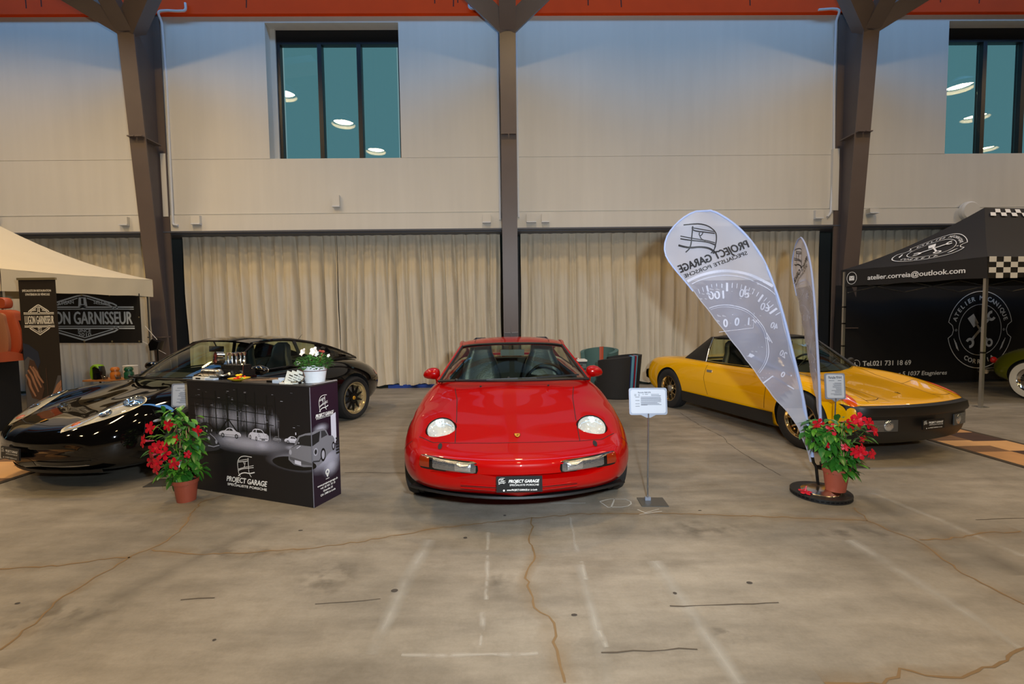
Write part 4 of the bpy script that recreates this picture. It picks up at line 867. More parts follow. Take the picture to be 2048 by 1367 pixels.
# ------------------------------------------------------------------ yellow targa
M_yel=paint('yellow_paint',rgb(224,166,0),0.3)
def yellow_car():
    t=thing('car','yellow targa-top sports car with black bumper and black roof, parked right of the white flags','car',(0,0,0))
    S=[(1.93,.20,[(0,.50),(.2,.50),(.4,.50),(.55,.50),(.65,.50),(.67,.49),(.65,.48),(.5,.47),(0,.47)]),
       (1.925,.20,[(0,.565),(.22,.565),(.42,.565),(.60,.565),(.73,.555),(.76,.48),(.73,.36),(.55,.34),(0,.34)]),
       (1.87,.20,[(0,.60),(.24,.60),(.44,.60),(.62,.605),(.765,.585),(.80,.47),(.77,.30),(.62,.22),(0,.20)]),
       (1.70,.14,[(0,.635),(.25,.635),(.44,.64),(.64,.665),(.775,.635),(.82,.48),(.80,.28),(.70,.18),(0,.17)]),
       (1.45,.06,[(0,.685),(.25,.685),(.43,.69),(.64,.73),(.775,.695),(.83,.50),(.81,.28),(.75,.17),(0,.17)]),
       (1.15,0,[(0,.735),(.25,.735),(.42,.74),(.63,.78),(.775,.735),(.835,.52),(.82,.30),(.77,.17),(0,.17)]),
       (.85,0,[(0,.775),(.25,.775),(.42,.785),(.63,.805),(.77,.76),(.83,.54),(.815,.30),(.77,.17),(0,.17)]),
       (.5,0,[(0,.81),(.25,.81),(.44,.815),(.65,.815),(.765,.775),(.825,.56),(.81,.32),(.77,.17),(0,.17)]),
       (0,0,[(0,.815),(.25,.815),(.44,.815),(.66,.815),(.76,.78),(.825,.58),(.81,.32),(.77,.17),(0,.17)]),
       (-.6,0,[(0,.82),(.25,.82),(.44,.82),(.66,.82),(.765,.785),(.825,.58),(.81,.32),(.77,.18),(0,.18)]),
       (-1.2,0,[(0,.82),(.25,.82),(.44,.82),(.64,.825),(.765,.785),(.835,.58),(.82,.34),(.77,.2),(0,.2)]),
       (-1.65,0,[(0,.80),(.25,.80),(.44,.80),(.62,.80),(.75,.76),(.815,.58),(.80,.36),(.75,.23),(0,.23)]),
       (-1.90,-.05,[(0,.755),(.24,.755),(.42,.755),(.58,.755),(.70,.72),(.78,.56),(.77,.38),(.68,.27),(0,.27)]),
       (-2.0,-.06,[(0,.66),(.22,.66),(.4,.66),(.54,.66),(.65,.65),(.71,.55),(.69,.44),(.6,.34),(0,.34)]),
       (-2.02,-.06,[(0,.55),(.2,.55),(.38,.55),(.5,.55),(.58,.55),(.60,.53),(.58,.50),(.45,.49),(0,.49)])]
    body=hull('body',S,M_yel,9,6); cut=[]
    for x in (1.22,-1.23):
        for s in (-1,1): cut.append(cutter(cyl_y(x,.315,s*.55,s*1.1,.345),M_well))
    plan=[(.84,0),(.82,.25),(.76,.48),(.70,.60),(.3,.63),(-.50,.63),(-.58,.5),(-.58,0)]; ring=plan+[(x,-y) for x,y in reversed(plan[1:-1])]
    m=MB(); m.prism(ring,(0,0,.38),(1,0,0),(0,1,0),.8); cut.append(cutter(m,M_cabin))
    boolean_cut(body,cut); body.parent=t; bv=bvh_of(body)
    # black front moulding: bumper bar with step and lower valance
    MV=mat('black_textured_plastic',rgb(24,22,20),0.42)
    def sweep(prof,ymax,name,bow=.20,x0=1.93,close=True,par=t,ny=33,wrap=0.0):
        rows=[]
        for y in np.linspace(-ymax,ymax,ny):
            xx=x0-bow*y*y-(wrap*max(0,abs(y)-.68)**2 if wrap else 0); rows.append([(xx+dx,y*(1+ky),z) for dx,z,ky in prof])
        m=MB(); m.grid(rows)
        if close: n=len(prof); m.add(rows[0],[tuple(range(n))]); m.add(rows[-1],[tuple(range(n))])
        return m.build(name,MV,par,smooth=True,angle=35)
    b=sweep([(-.10,.575,0),(.0,.578,0),(.045,.565,0),(.06,.50,0),(.05,.475,0),(.03,.468,0),(-.10,.465,0)],.80,'front_bumper',wrap=9)
    v=sweep([(.03,.470,0),(.025,.42,0),(.02,.32,0),(.015,.30,0),(-.0,.25,0),(-.04,.19,0),(-.16,.17,0),(-.2,.45,0)],.80,'front_valance',wrap=9)
    for s in (1,-1):
        # fog lamp with grille
        y=.52; xx=1.93-.2*y*y+.026; N=Vector((1,.4*y*s,0)).normalized(); X=Vector((0,0,1)).cross(N).normalized(); c=Vector((xx,s*y,.385))
        m=MB(); m.prism([(-.13,-.058),(.13,-.058),(.13,.058),(-.13,.058)],c,X,Vector((0,0,1)),.012); g=m.build('fog_lamp',mat('lamp_bezel',rgb(95,98,100),.35,.6),t)
        m=MB(); m.lathe([(.052,.012),(.05,.016),(.03,.022),(0,.024)],c-X*.035*s,N,24); m.build('lens',mat('lamp_bright_glass',rgb(215,220,228),.10,.9),g,angle=60)
        m=MB()
        for k in range(8): m.bar(c+X*s*(.02)+N*.014+Vector((0,0,-.048+k*.0137)),c+X*s*(.125)+N*.014+Vector((0,0,-.048+k*.0137)),.004,.004)
        m.build('grille',M_silver,g)
        # indicator on the fender tip
        O=[(1.80,.62),(1.70,.66),(1.62,.69),(1.53,.715),(1.52,.75),(1.60,.775),(1.70,.78),(1.79,.765),(1.82,.71)]
        D3=drape_patch(bv,[tuple(p) for p in cr_interp([(xx_,s*yy,3) for xx_,yy in ((1.80,.745),(1.76,.775),(1.66,.775),(1.54,.74),(1.47,.70),(1.52,.675),(1.64,.68),(1.75,.705))]+[(1.80,s*.745,3)],5)[:-1]],(0,0,-1),.003,5,centre=(1.65,s*.73,3),bulge=.008)
        D3.build('turn_signal',M_amber,t,smooth=True)
    number_plate(t,(2.0,0,.385),(0,1,0),(-.04,0,1),.30,.095)
    # sills and rear bumper
    for s in (1,-1):
        rows=[]
        for x in np.linspace(.86,-.88,20): rows.append([(x,s*.835,.335),(x,s*.838,.30),(x,s*.815,.18),(x,s*.76,.155)])
        m=MB(); m.grid(rows); m.build('sill',MV,t,smooth=True)
        D=drape(bv,[(-1.99+.0*i,s*2,z) for i,z in enumerate(np.linspace(.66,.56,5))],None,(0,-s,0),.004)
        O=[(-1.955,s*2,.70),(-1.90,s*2,.70),(-1.90,s*2,.60),(-1.965,s*2,.60)]; O=[tuple(p) for p in resample(O+[O[0]],16)[:-1]]
        drape_patch(bv,O,(0,-s,0),.004,3).build('tail_lamp',M_redlens,t,smooth=True)
    rows=[]
    for y in np.linspace(-.80,.80,21): xx=-2.03+.08*y*y+(1.8*max(0,abs(y)-.68)**2)*3; rows.append([(xx+.08,y,.565),(xx-.01,y,.56),(xx-.03,y,.50),(xx-.01,y,.42),(xx+.10,y,.40)])
    m=MB(); m.grid(rows); m.build('rear_bumper',MV,t,smooth=True)
    wb=smooth_line([(.86,0,.79),(.84,.28,.79),(.78,.50,.80),(.70,.65,.805)],4); wt=smooth_line([(.30,0,1.185),(.29,.25,1.18),(.25,.44,1.165),(.22,.525,1.145)],4)
    WB=full(wb);WT=full(wt); m=ruled(WB,WT,25,8,(.015,0,.015)); m.build('windshield',M_cglass,t,smooth=True,angle=80)
    MT=mat('black_targa_top',rgb(22,20,19),0.5)
    rows=[]
    for x,zc,w,ze in ((.30,1.19,.53,1.155),(.15,1.215,.54,1.17),(-.10,1.225,.545,1.175),(-.35,1.22,.545,1.172),(-.52,1.205,.54,1.165)):
        rows.append([(x,w*k/8,zc+(ze-zc)*(abs(k)/8)**3) for k in range(-8,9)])
    R2=[tuple(p) for p in []]; P=cr_interp(rows,5); m=MB(); m.grid([[tuple(q) for q in r] for r in P]); m.grid([[(q[0],q[1],q[2]-.03) for q in r] for r in P]); m.build('roof',MT,t,smooth=True,angle=70)
    rail=smooth_line([(.22,.525,1.145),(0,.545,1.165),(-.30,.548,1.168),(-.50,.545,1.160)],5); belt=smooth_line([(.70,.65,.805),(.4,.70,.815),(-.1,.705,.815),(-.46,.70,.82)],5)
    for s in (1,-1):
        f=(lambda L:L) if s>0 else mir
        ruled(f(belt),f(rail),16,4,(0,.025*s,0)).build('side_window',M_cglass,t,smooth=True,angle=80)
        m=MB(); m.tube(f([tuple(p) for p in resample([wb[-1],wt[-1]],6)]),.018,8); m.tube(f(rail),.012,6); m.tube(f(belt),.008,6); m.build('window_trim',M_rubber,t,smooth=True)
        m=MB(); m.tube(f([(-.46,.715,.815),(-.49,.64,1.0),(-.50,.558,1.165)]),.008,6); m.build('chrome_strip',M_chrome,t)
        # sail panel
        a=f([(-.46,.71,.82),(-.50,.552,1.168)]); b2=f([(-1.02,.67,.822),(-.62,.50,1.17)])
        ruled([a[0],a[1]],[b2[0],b2[1]],8,6,(0,.015*s,0)).build('sail_panel',MT,t,smooth=True,angle=80)
        ruled([a[1],f([(-.50,.0,1.205)])[0]],[b2[1],f([(-.62,.0,1.18)])[0]],6,2).build('roll_bar',MT,t,smooth=True,angle=80)
        m=MB(); m.ball((.52,s*.80,.86),(.03,.06,.045),12,8); m.cyl((.54,s*.72,.82),(.52,s*.76,.85),.012,8); m.build('door_mirror',M_rubber,t,smooth=True)
        # door handle
        D=drape(bv,[(-.28,s*2,.70)],None,(0,-s,0),.004)[0]; m=MB(); m.box(D[0],(.10,.012,.035)); m.build('door_handle',M_silver,t)
        m=MB(); seam(bv,[(-.36,s*2,.79),(-.38,s*2,.6),(-.30,s*2,.36)],(0,-s,0),.006,mb=m); m.build('door_gap',mat('dark_gap',rgb(3,3,3),.8),t)
        m=MB(); seam(bv,[(.72,s*2,.79),(.74,s*2,.6),(.72,s*2,.36)],(0,-s,0),.006,mb=m); m.build('door_gap',mat('dark_gap',rgb(3,3,3),.8),t)
        m=MB(); seam(bv,[(1.83,s*.36,2),(1.5,s*.40,2),(1.1,s*.45,2),(.80,s*.55,2)],(0,0,-1),.005,mb=m); m.build('bonnet_gap',mat('dark_gap',rgb(3,3,3),.8),t)
        m=MB(); seam(bv,[(1.80,s*.60,2),(1.42,s*.60,2)],(0,0,-1),.005,mb=m); m.build('lamp_lid_gap',mat('dark_gap',rgb(3,3,3),.8),t)
        m=MB(); seam(bv,[(1.42,s*.40,2),(1.42,s*.60,2)],(0,0,-1),.005,mb=m); m.build('lamp_lid_gap',mat('dark_gap',rgb(3,3,3),.8),t)
        m=MB(); seam(bv,[(1.74,s*.39,2),(1.77,s*.45,2),(1.78,s*.52,2),(1.77,s*.60,2)],(0,0,-1),.007,mb=m); m.build('lamp_lid_gap',mat('dark_gap',rgb(3,3,3),.8),t)
    ruled([(-.60,-.50,1.15),(-.60,.50,1.15)],[(-.66,-.60,.82),(-.66,.60,.82)],6,2).build('rear_window',M_cglass,t)
    D=drape(bv,[(1.66,0,2)],None,(0,0,-1),.002)[0]; N=D[1]; Y=(Vector((0,0,1))-N*N.z).normalized(); X=Y.cross(N); P=Panel(D[0]+N*.001,X,Y,lift=.001,N=N)
    crest(P,0,0,.05); P.build('crest_badge',[M_gold,M_gloss_blk,M_redlens],t)
    interior(t,0,0,.58,.36,1,-.22,.42,.34,.80)
    wiper(t,(.82,-.10,.82),(.78,.10,.84),(.62,.42,.90)); wiper(t,(.80,-.50,.815),(.76,-.35,.85),(.60,-.05,.93))
    m=MB(); m.box((.24,0,1.10),(.02,.2,.055)); m.cyl((.24,0,1.12),(.27,0,1.17),.008,8); m.build('rear_view_mirror',M_rubber,t)
    m=MB(); m.cyl((1.5,-.25,.17),(1.38,-.25,.115),.02,8); m.box((1.45,.3,.155),(.25,.10,.05)); m.build('underside',M_well,t)
    for x in (1.22,-1.23):
        for s in (1,-1): wheel(t,x,s*.735,.315,.195,.20,'fuchs' if s<0 else 'plain',flip=s)
    t.location=(3.764,6.358,0); t.rotation_euler=(0,0,-1.31647); return t
yellow_car()
# ------------------------------------------------------------------ printed counter
M_pr=[mat('print_grey_%d'%i,rgb(v,v,int(v*1.08)),.55) for i,v in enumerate((8,30,52,85,120,165,205,235))]
GLOWS={}
def glow_mat(v,amt,ns=0): return fade_mat('print_glow_%d_%d_%d'%(v,int(amt*100),ns),rgb(v,v,min(255,int(v*1.1))),amt,ns,.6)
def car_side(P,u,v,w,s=1,body=5,k=2.0,spider=False):
    """printed picture of an old coupe seen from the side, nose to s"""
    T=lambda pts:[(u+s*x*w,v+y*w) for x,y in pts]
    P.poly(T([(-.5,.08),(-.50,.15),(-.44,.20),(-.30,.23),(-.16,.33),(.0,.345),(.10,.32),(.22,.235),(.36,.21),(.46,.17),(.5,.11),(.49,.07),(.3,.05),(-.3,.05)]),body,k)
    P.poly(T([(-.16,.24),(-.10,.305),(.0,.315),(.08,.30),(.18,.235)]),1,k+.5)
    P.stroke(T([(.0,.31),(.01,.24)]),w*.012,body,k+.8); P.stroke(T([(-.45,.10),(.45,.10)]),w*.012,2,k+.7)
    for x in (-.30,.32): P.disc(u+s*x*w,v+.07*w,.075*w,mi=0,n=16,k=k+1); P.disc(u+s*x*w,v+.07*w,.042*w,mi=5,n=12,k=k+1.4); P.disc(u+s*x*w,v+.07*w,.015*w,mi=1,n=8,k=k+1.8)
def car_front34(P,u,v,w,s=1,body=5,k=2.0):
    T=lambda pts:[(u+s*x*w,v+y*w) for x,y in pts]
    P.poly(T([(-.5,.12),(-.50,.24),(-.42,.31),(-.30,.33),(-.18,.45),(-.02,.48),(.15,.48),(.26,.44),(.33,.34),(.44,.30),(.5,.22),(.5,.12),(.42,.07),(.1,.05),(-.3,.03),(-.45,.05)]),body,k)
    P.poly(T([(-.26,.335),(-.15,.435),(.08,.445),(.10,.33)]),1,k+.5); P.poly(T([(.13,.335),(.12,.44),(.22,.43),(.29,.34)]),2,k+.5)
    for x,y in ((-.42,.24),(-.02,.23)): P.disc(u+s*x*w,v+y*w,.045*w,.05*w,2,12,k+1); P.disc(u+s*x*w,v+y*w,.033*w,.038*w,6,12,k+1.3)
    P.poly(T([(-.46,.14),(-.05,.12),(-.05,.10),(-.45,.115)]),2,k+.8); P.poly(T([(-.32,.10),(-.14,.095),(-.14,.05),(-.32,.055)]),3,k+1)
    for x,y in ((.12,.10),(.42,.14)): P.disc(u+s*x*w,v+y*w,.05*w,.085*w,0,16,k+1); P.disc(u+s*x*w,v+y*w,.03*w,.055*w,5,12,k+1.4)
    P.stroke(T([(-.22,.33),(-.30,.22),(-.33,.15)]),w*.008,3,k+.6); P.stroke(T([(.02,.33),(-.08,.2),(-.1,.13)]),w*.008,3,k+.6)
def counter():
    W,D,H=1.385,.31,.985
    t=thing('promotion_counter','black printed box counter with white garage lettering, standing left of the red coupe','counter',(-2.84,4.08,0),math.radians(-20.8))
    m=MB(); m.box((W/2,D/2,(H-.012)/2),(W-.004,D-.004,H-.012)); box=m.build('cabinet',mat('counter_side_board',rgb(18,18,20),.5),t)
    m=MB(); m.box((W/2,D/2,H-.006),(W+.006,D+.006,.012)); m.build('top',mat('counter_top',rgb(52,50,50),.35),t)
    # picture on the front
    base=mat('front_print',rgb(17,17,22),.45); m=MB(); m.box((W/2,-.001,H/2-.008),(W,.003,H-.016)); fp=m.build('front_print',base,t)
    m=MB(); m.box((W+.001,D/2,H/2-.008),(.003,D,H-.016)); sp=m.build('side_print',mat('side_print',rgb(34,20,36),.45),t)
    P=Panel((0,-.003,0),(1,0,0),(0,0,1),lift=.0005); cl=(0.004,0.01,W-.004,H-.02)
    def add(P,fn,name,mt,par,attr=False): fn(P); P.build(name,mt,par,attr=attr)
    def walls(P):
        for u,v,a,b in ((.18,.67,.10,.11),(.36,.68,.12,.12),(.55,.66,.13,.14),(.72,.68,.11,.12),(.86,.67,.09,.11),(1.0,.66,.07,.09)): P.glow(u,v,a,b,clip=cl)
    add(P,walls,'lit_wall',glow_mat(150,.75),fp,True)
    def shine(P):
        r=random.Random(4)
        for i in range(90):
            u=r.uniform(.08,1.0); v=r.uniform(.60,.70); P.stroke([(u,v),(u,v+r.uniform(.03,.12))],r.uniform(.002,.006),alpha=[.9,.2],k=1.5)
    add(P,shine,'corrugation',glow_mat(215,.55),fp,True)
    def floorglow(P):
        P.glow(.70,.47,.62,.10,clip=cl); P.glow(.50,.485,.16,.035,k=1.4,clip=cl); P.glow(.86,.465,.10,.05,k=1.4,clip=cl); P.glow(.18,.41,.22,.04,k=1.4,clip=cl); P.glow(1.22,.36,.34,.09,k=1.4,clip=cl); P.glow(1.20,.47,.12,.03,k=1.4,clip=cl)
    add(P,floorglow,'lit_floor',glow_mat(205,.62),fp,True)
    def frames(P):
        for u,w_ in ((.19,.008),(.345,.012),(.485,.016),(.60,.014),(.70,.010),(.80,.009),(.93,.012),(1.02,.008)): P.rect(u-w_/2,.52,u+w_/2,.93-.12*abs(u-.6),0,2)
        for v in (.66,.745,.82): P.stroke([(.03,v+.01),(.5,v),(1.0,v-.02)],.006,0,2.1)
        P.stroke([(.39,.56),(.485,.66)],.012,0,2.2); P.stroke([(.49,.66),(.585,.56)],.012,0,2.2)
        r=random.Random(9)
        for i in range(34): u=r.uniform(.1,1.25); v=r.uniform(.62,.92); P.rect(u,v,u+r.uniform(.01,.035),v+.003,r.choice((3,4,5)),2.4)
        for u in (1.045,.955): P.rect(u,.50,u+.006,.62,4,2.3)
        P.rect(1.225,.58,1.235,.60,6,2.4)
    add(P,frames,'steel_frames',M_pr,fp)
    def cars(P):
        P.disc(1.20,.345,.23,.055,0,24,2); 
        car_side(P,.50,.50,.26,-1,6,3); car_front34(P,.83,.495,.22,-1,6,3); car_side(P,1.20,.505,.18,1,6,3); car_front34(P,1.03,.51,.09,-1,4,2.6)
        # dark old coupe at the left and one behind it
        car_front34(P,.20,.52,.20,1,1,2.4)
        T=lambda pts:[(u,v) for u,v in pts]
        P.disc(.22,.375,.20,.035,0,20,2.6)
        P.poly([(.012,.40),(.012,.52),(.06,.545),(.14,.545),(.22,.52),(.29,.50),(.34,.47),(.375,.43),(.37,.39),(.33,.375),(.2,.355),(.08,.37)],2,3.2)
        P.disc(.155,.395,.036,.052,0,20,4); P.disc(.155,.395,.022,.034,4,16,4.4); P.disc(.155,.395,.012,.02,1,12,4.7)
        P.disc(.245,.475,.015,.019,5,12,4); P.disc(.335,.45,.014,.017,5,12,4); P.stroke([(.23,.41),(.30,.405),(.37,.425)],.008,5,4); P.stroke([(.26,.52),(.31,.49),(.35,.455)],.007,5,4); P.stroke([(.21,.44),(.24,.52)],.004,3,4)
        # big coupe running over the corner
        P.poly([(1.145,.37),(1.150,.43),(1.175,.475),(1.21,.49),(1.225,.53),(1.26,.575),(1.33,.60),(1.384,.61),(1.384,.335),(1.30,.325),(1.20,.335)],4,3.4)
        P.poly([(1.235,.50),(1.27,.565),(1.33,.585),(1.384,.59),(1.384,.50)],1,4); P.poly([(1.155,.40),(1.28,.38),(1.384,.365),(1.384,.345),(1.28,.345),(1.16,.375)],3,4)
        P.disc(1.168,.435,.014,.022,5,12,4.4); P.poly([(1.21,.375),(1.275,.368),(1.275,.335),(1.21,.345)],6,4.6); P.stroke([(1.19,.475),(1.235,.50),(1.31,.505)],.004,2,4.4)
        P.stroke([(1.235,.47),(1.275,.495)],.006,6,4.6)
        P.glow
    add(P,cars,'printed_cars',M_pr,fp)
    def logo(P):
        helmet_logo(P,.665,.185,.17,.19,wd=.032,k=5); P.text('PROJECT GARAGE',.665,.118,.045,.46,shear=.22,bold=.0022,k=5); P.text('SPECIALISTE PORSCHE',.67,.082,.020,.45,shear=.1,bold=.0012,k=5)
    add(P,logo,'lettering',M_letter,fp)
    # side face
    Q=Panel((W+.0025,0,0),(0,1,0),(0,0,1),lift=.0005,N=(1,0,0)); cl2=(.004,.01,D-.004,H-.02)
    def sg(P): P.glow(.15,.36,.30,.13,clip=cl2); P.glow(.20,.28,.12,.10,k=1.3,clip=cl2); P.glow(.10,.62,.10,.05,k=1.2,clip=cl2)
    add(Q,sg,'lit_floor',glow_mat(205,.62),sp,True)
    def sc(P):
        P.rect(.215,.46,.275,.70,6,2); P.poly([(.215,.70),(.275,.72),(.275,.70)],6,2)
        for i in range(6): P.rect(.265,.36+i*.025,.305,.378+i*.025,1,2.6)
        P.poly([(.002,.61),(.06,.62),(.12,.615),(.16,.59),(.185,.54),(.23,.53),(.25,.50),(.255,.44),(.23,.41),(.17,.39),(.12,.345),(.06,.325),(.002,.335)],4,3)
        P.poly([(.002,.59),(.09,.60),(.075,.52),(.002,.50)],1,3.5); P.poly([(.10,.60),(.14,.595),(.17,.55),(.10,.54)],2,3.5)
        P.disc(.115,.40,.028,.055,0,18,4); P.disc(.115,.40,.017,.037,5,14,4.4); P.disc(.235,.44,.017,.037,0,14,4); P.disc(.235,.44,.009,.022,5,12,4.4)
        P.disc(.035,.445,.022,.032,5,14,4); P.disc(.035,.445,.014,.021,1,12,4.4); P.stroke([(.002,.375),(.07,.36),(.09,.38)],.012,2,4)
    add(Q,sc,'printed_cars',M_pr,sp)
    def sl(P):
        helmet_logo(P,.135,.765,.12,.10,wd=.035,k=5); P.text('PROJECT GARAGE',.145,.715,.028,.20,shear=.22,bold=.0012,k=5); P.text('SPECIALISTE PORSCHE',.145,.70,.012,.19,k=5)
        P.arc(.155,.243,.017,.020,0,2*PI,.011,k=5); P.poly([(.134,.235),(.176,.235),(.155,.198)],0,5); P.rect(.135,.187,.175,.191,0,5)
        for i,tx in enumerate(('www.project-garage.ch','+41 32 931 15 15','Girardet 25','CH- 2400 Le Locle')): P.text(tx,.155,.150-i*.028,.016,.23 if i==0 else (.17 if i in(1,3) else .11),bold=.0008,k=5)
    add(Q,sl,'lettering',M_letter,sp)
    m=MB(); m.bar((W+.003,-.003,.004),(W+.003,-.003,H-.014),.004,.004); m.build('corner_strip',mat('grey_strip',rgb(120,122,135),.4),t)
    m=MB(); m.box((W-.002,D*.55,H+.004),(.02,D*.85,.008)); m.build('edge_strip',mat('ribbed_strip',rgb(150,150,150),.5,noise=(.5,220)),t)
    return t
CT=counter(); CTM=Matrix.Translation((-2.84,4.08,0))@Matrix.Rotation(math.radians(-20.8),4,'Z')
CZ=.985
def on_counter(u,v,z=CZ): q=CTM@Vector((u,v,z)); return (q.x,q.y,q.z)
CR=math.radians(-20.8)
M_wshiny=mat('brushed_steel',rgb(205,200,188),.22,.95,bump=.1,bscale=80)
def counter_items():
    # model engine
    t=thing('model_engine','small chrome and black model flat-six engine with red fan, on the counter','model engine',on_counter(.30,.21),CR); t.scale=(1.1,1.1,1.15)
    m=MB(); m.box((.03,.0,.045),(.27,.14,.05)); m.box((.04,.0,.085),(.22,.10,.04))
    for i in range(6): m.cyl((-.07+i*.04,-.075,.05),(-.07+i*.04,-.05,.05),.018,10)
    m.build('crankcase',mat('black_engine',rgb(28,27,26),.35,.4,bump=.6,bscale=90),t)
    m=MB(); m.lathe([(.045,-.03),(.052,-.025),(.052,.03),(.046,.03),(.044,-.02)],(-.09,-.045,.155),(-.35,-1,0.1),24); m.build('fan_ring',M_chrome,t,angle=40)
    m=MB(); c=Vector((-.09,-.045,.155)); m.lathe([(.043,.0),(.02,.01),(0,.012)],c,(-.35,-1,.1),20); m.build('fan',mat('red_fan',rgb(150,25,35),.4),t,angle=40)
    m=MB(); m.lathe([(.014,.012),(.012,.02),(0,.022)],c,(-.35,-1,.1),12); m.build('fan_hub',M_gloss_blk,t)
    for i in range(6):
        x=-.01+(i%3)*.045+(i//3)*.015; y=-.03 if i<3 else .035; m=MB(); m.lathe([(.008,0),(.008,.06),(.006,.065),(.015,.095),(.014,.096),(.005,.066)],(x,y,.105),(0,0,1),12); m.build('intake_trumpet',M_chrome,t,angle=40)
    m=MB(); m.tube([(.16,-.05,.03),(.165,-.05,.10),(.155,-.02,.14),(.13,.0,.145)],.010,8); m.tube([(.05,-.09,.03),(.20,-.09,.045)],.010,8); m.tube([(-.12,-.02,.02),(-.12,-.02,.06),(-.05,.0,.07)],.008,6); m.build('pipework',M_chrome,t,smooth=True)
    m=MB(); m.box((.02,.0,.010),(.30,.16,.02)); m.build('stand',M_gloss_blk,t)
    # exhaust silencer
    t=thing('exhaust_silencer','shiny steel exhaust silencer lying in front of the model engine','exhaust silencer',on_counter(.215,.075,CZ+.056),CR)
    m=MB(); m.lathe([(0,-.11),(.025,-.11),(.038,-.095),(.038,.095),(.025,.11),(0,.11)],(0,0,0),(1,0,0),24); m.build('canister',M_wshiny,t,angle=40)
    m=MB()
    for x in (-.07,.0,.07): m.lathe([(.040,-.004),(.040,.004)],(x,0,0),(1,0,0),24)
    m.build('band',M_chrome,t); m=MB(); m.tube([(-.11,0,0),(-.15,-.01,-.015),(-.19,-.02,-.03)],[.014,.013,.013],10); m.tube([(.10,.01,-.02),(.14,.01,-.02),(.21,.0,-.0)],[.012,.012,.012],10); m.build('pipe',M_chrome,t,smooth=True)
    m=MB(); m.box((.04,.01,-.046),(.1,.05,.02)); m.build('foot',M_gloss_blk,t)
    # white terminal
    t=thing('card_terminal','flat white device with a small dark screen on the counter front edge','terminal',on_counter(.19,.006),CR+.02)
    m=MB(); m.prism([(-.13,.005),(.02,.002),(.02,.05),(-.13,.045)],(0,0,0),(1,0,0),(0,1,0),.025); m.build('body',M_white,t); m=MB(); m.box((-.06,.004,.014),(.055,.008,.012)); m.build('screen',M_gloss_blk,t)
    m=MB(); m.box((.07,.03,.010),(.10,.05,.016)); m.build('lid',mat('pale_blue_plastic',rgb(190,205,225),.4),t)
    # sweets
    t=thing('sweets_plate','yellow plate heaped with yellow, red and green sweets','plate',on_counter(.56,.06),CR)
    m=MB(); m.lathe([(0,.004),(.05,.004),(.085,.022),(.088,.026),(.05,.008),(0,.009)],(0,0,0),(0,0,1),28); m.build('plate',mat('yellow_plate',rgb(190,160,30),.35),t,angle=40)
    r=random.Random(2); cs=[mat('yellow_wrap',rgb(235,200,20),.25),mat('red_wrap',rgb(225,50,30),.25),mat('green_wrap',rgb(40,160,60),.25)]
    for i in range(26):
        a=r.uniform(0,2*PI); q=r.uniform(0,.055)*(1 if i<16 else .6); z=.022+(.012 if i>=12 else 0)+(.016 if i>=20 else 0)
        x,y=q*math.cos(a),q*math.sin(a); col=0 if i>=20 or x>.03 and i%2 else (2 if abs(x)>.038 else 1)
        m=MB(); M_=Matrix.Rotation(r.uniform(0,3),3,'Z'); m.ball((x,y,z),(.014,.009,.008),8,6,M=M_); m.build('sweet',cs[col],t,smooth=True)
    # wooden samples
    for i in range(3):
        t=thing('wooden_bar','thin brown wooden bar on the counter, %s'%(('nearest the sweets','the middle one of three','furthest from the sweets')[i]),'bar',on_counter(.66+i*.06,.10+i*.035,CZ),CR+.55,group='wooden bars on the counter')
        m=MB(); m.box((0,0,.008),(.15,.034,.016)); m.build('bar',mat('brown_wood',rgb(120,90,62),.6,noise=(.3,30)),t)
    # key rings and gadgets
    def mesh_thing(name,label,cat,mb,mt,loc,rz=CR,group=None,smooth=False):
        o=mb.build(name,mt,None,smooth=smooth); o.location=loc; o.rotation_euler=(0,0,rz); return tag(o,label,cat,group)
    m=MB(); m.box((0,0,.008),(.11,.03,.016)); mesh_thing('pen_case','small black bar beside the chrome key rings','case',m,M_gloss_blk,on_counter(.93,.07))
    m=MB(); m.box((0,0,.012),(.09,.04,.024)); m.box((.02,.02,.03),(.05,.03,.02)); mesh_thing('gadget','pale blue small gadget on the counter beside the key rings','gadget',m,mat('pale_blue_plastic',rgb(190,205,225),.4),on_counter(1.0,.06))
    r=random.Random(5)
    proto=None
    for i in range(12):
        q=on_counter(1.06+.03*(i%6)+r.uniform(-.008,.008),.05+.06*(i//6)+r.uniform(-.01,.01),CZ)
        if proto is None:
            t=thing('key_ring','small chrome key ring with black fob in the pile on the counter','key ring',q,0,group='key rings piled on the counter'); m=MB(); m.tube([(.014*math.cos(a),.014*math.sin(a),.016) for a in np.linspace(0,2*PI,12,endpoint=False)],.003,6,closed=True); m.build('ring',M_chrome,t,smooth=True)
            m=MB(); m.ball((.02,0,.011),(.016,.010,.010),8,6); m.build('fob',M_gloss_blk,t,smooth=True); proto=t
        else: c=copy_tree(proto); c.location=q; c.rotation_euler=(0,r.uniform(-.2,.2),r.uniform(0,6))
    m=MB(); m.box((0,0,.006),(.06,.03,.012)); mesh_thing('white_tag','white tag lying at the counter edge before the key rings','tag',m,M_white,on_counter(1.10,.018))
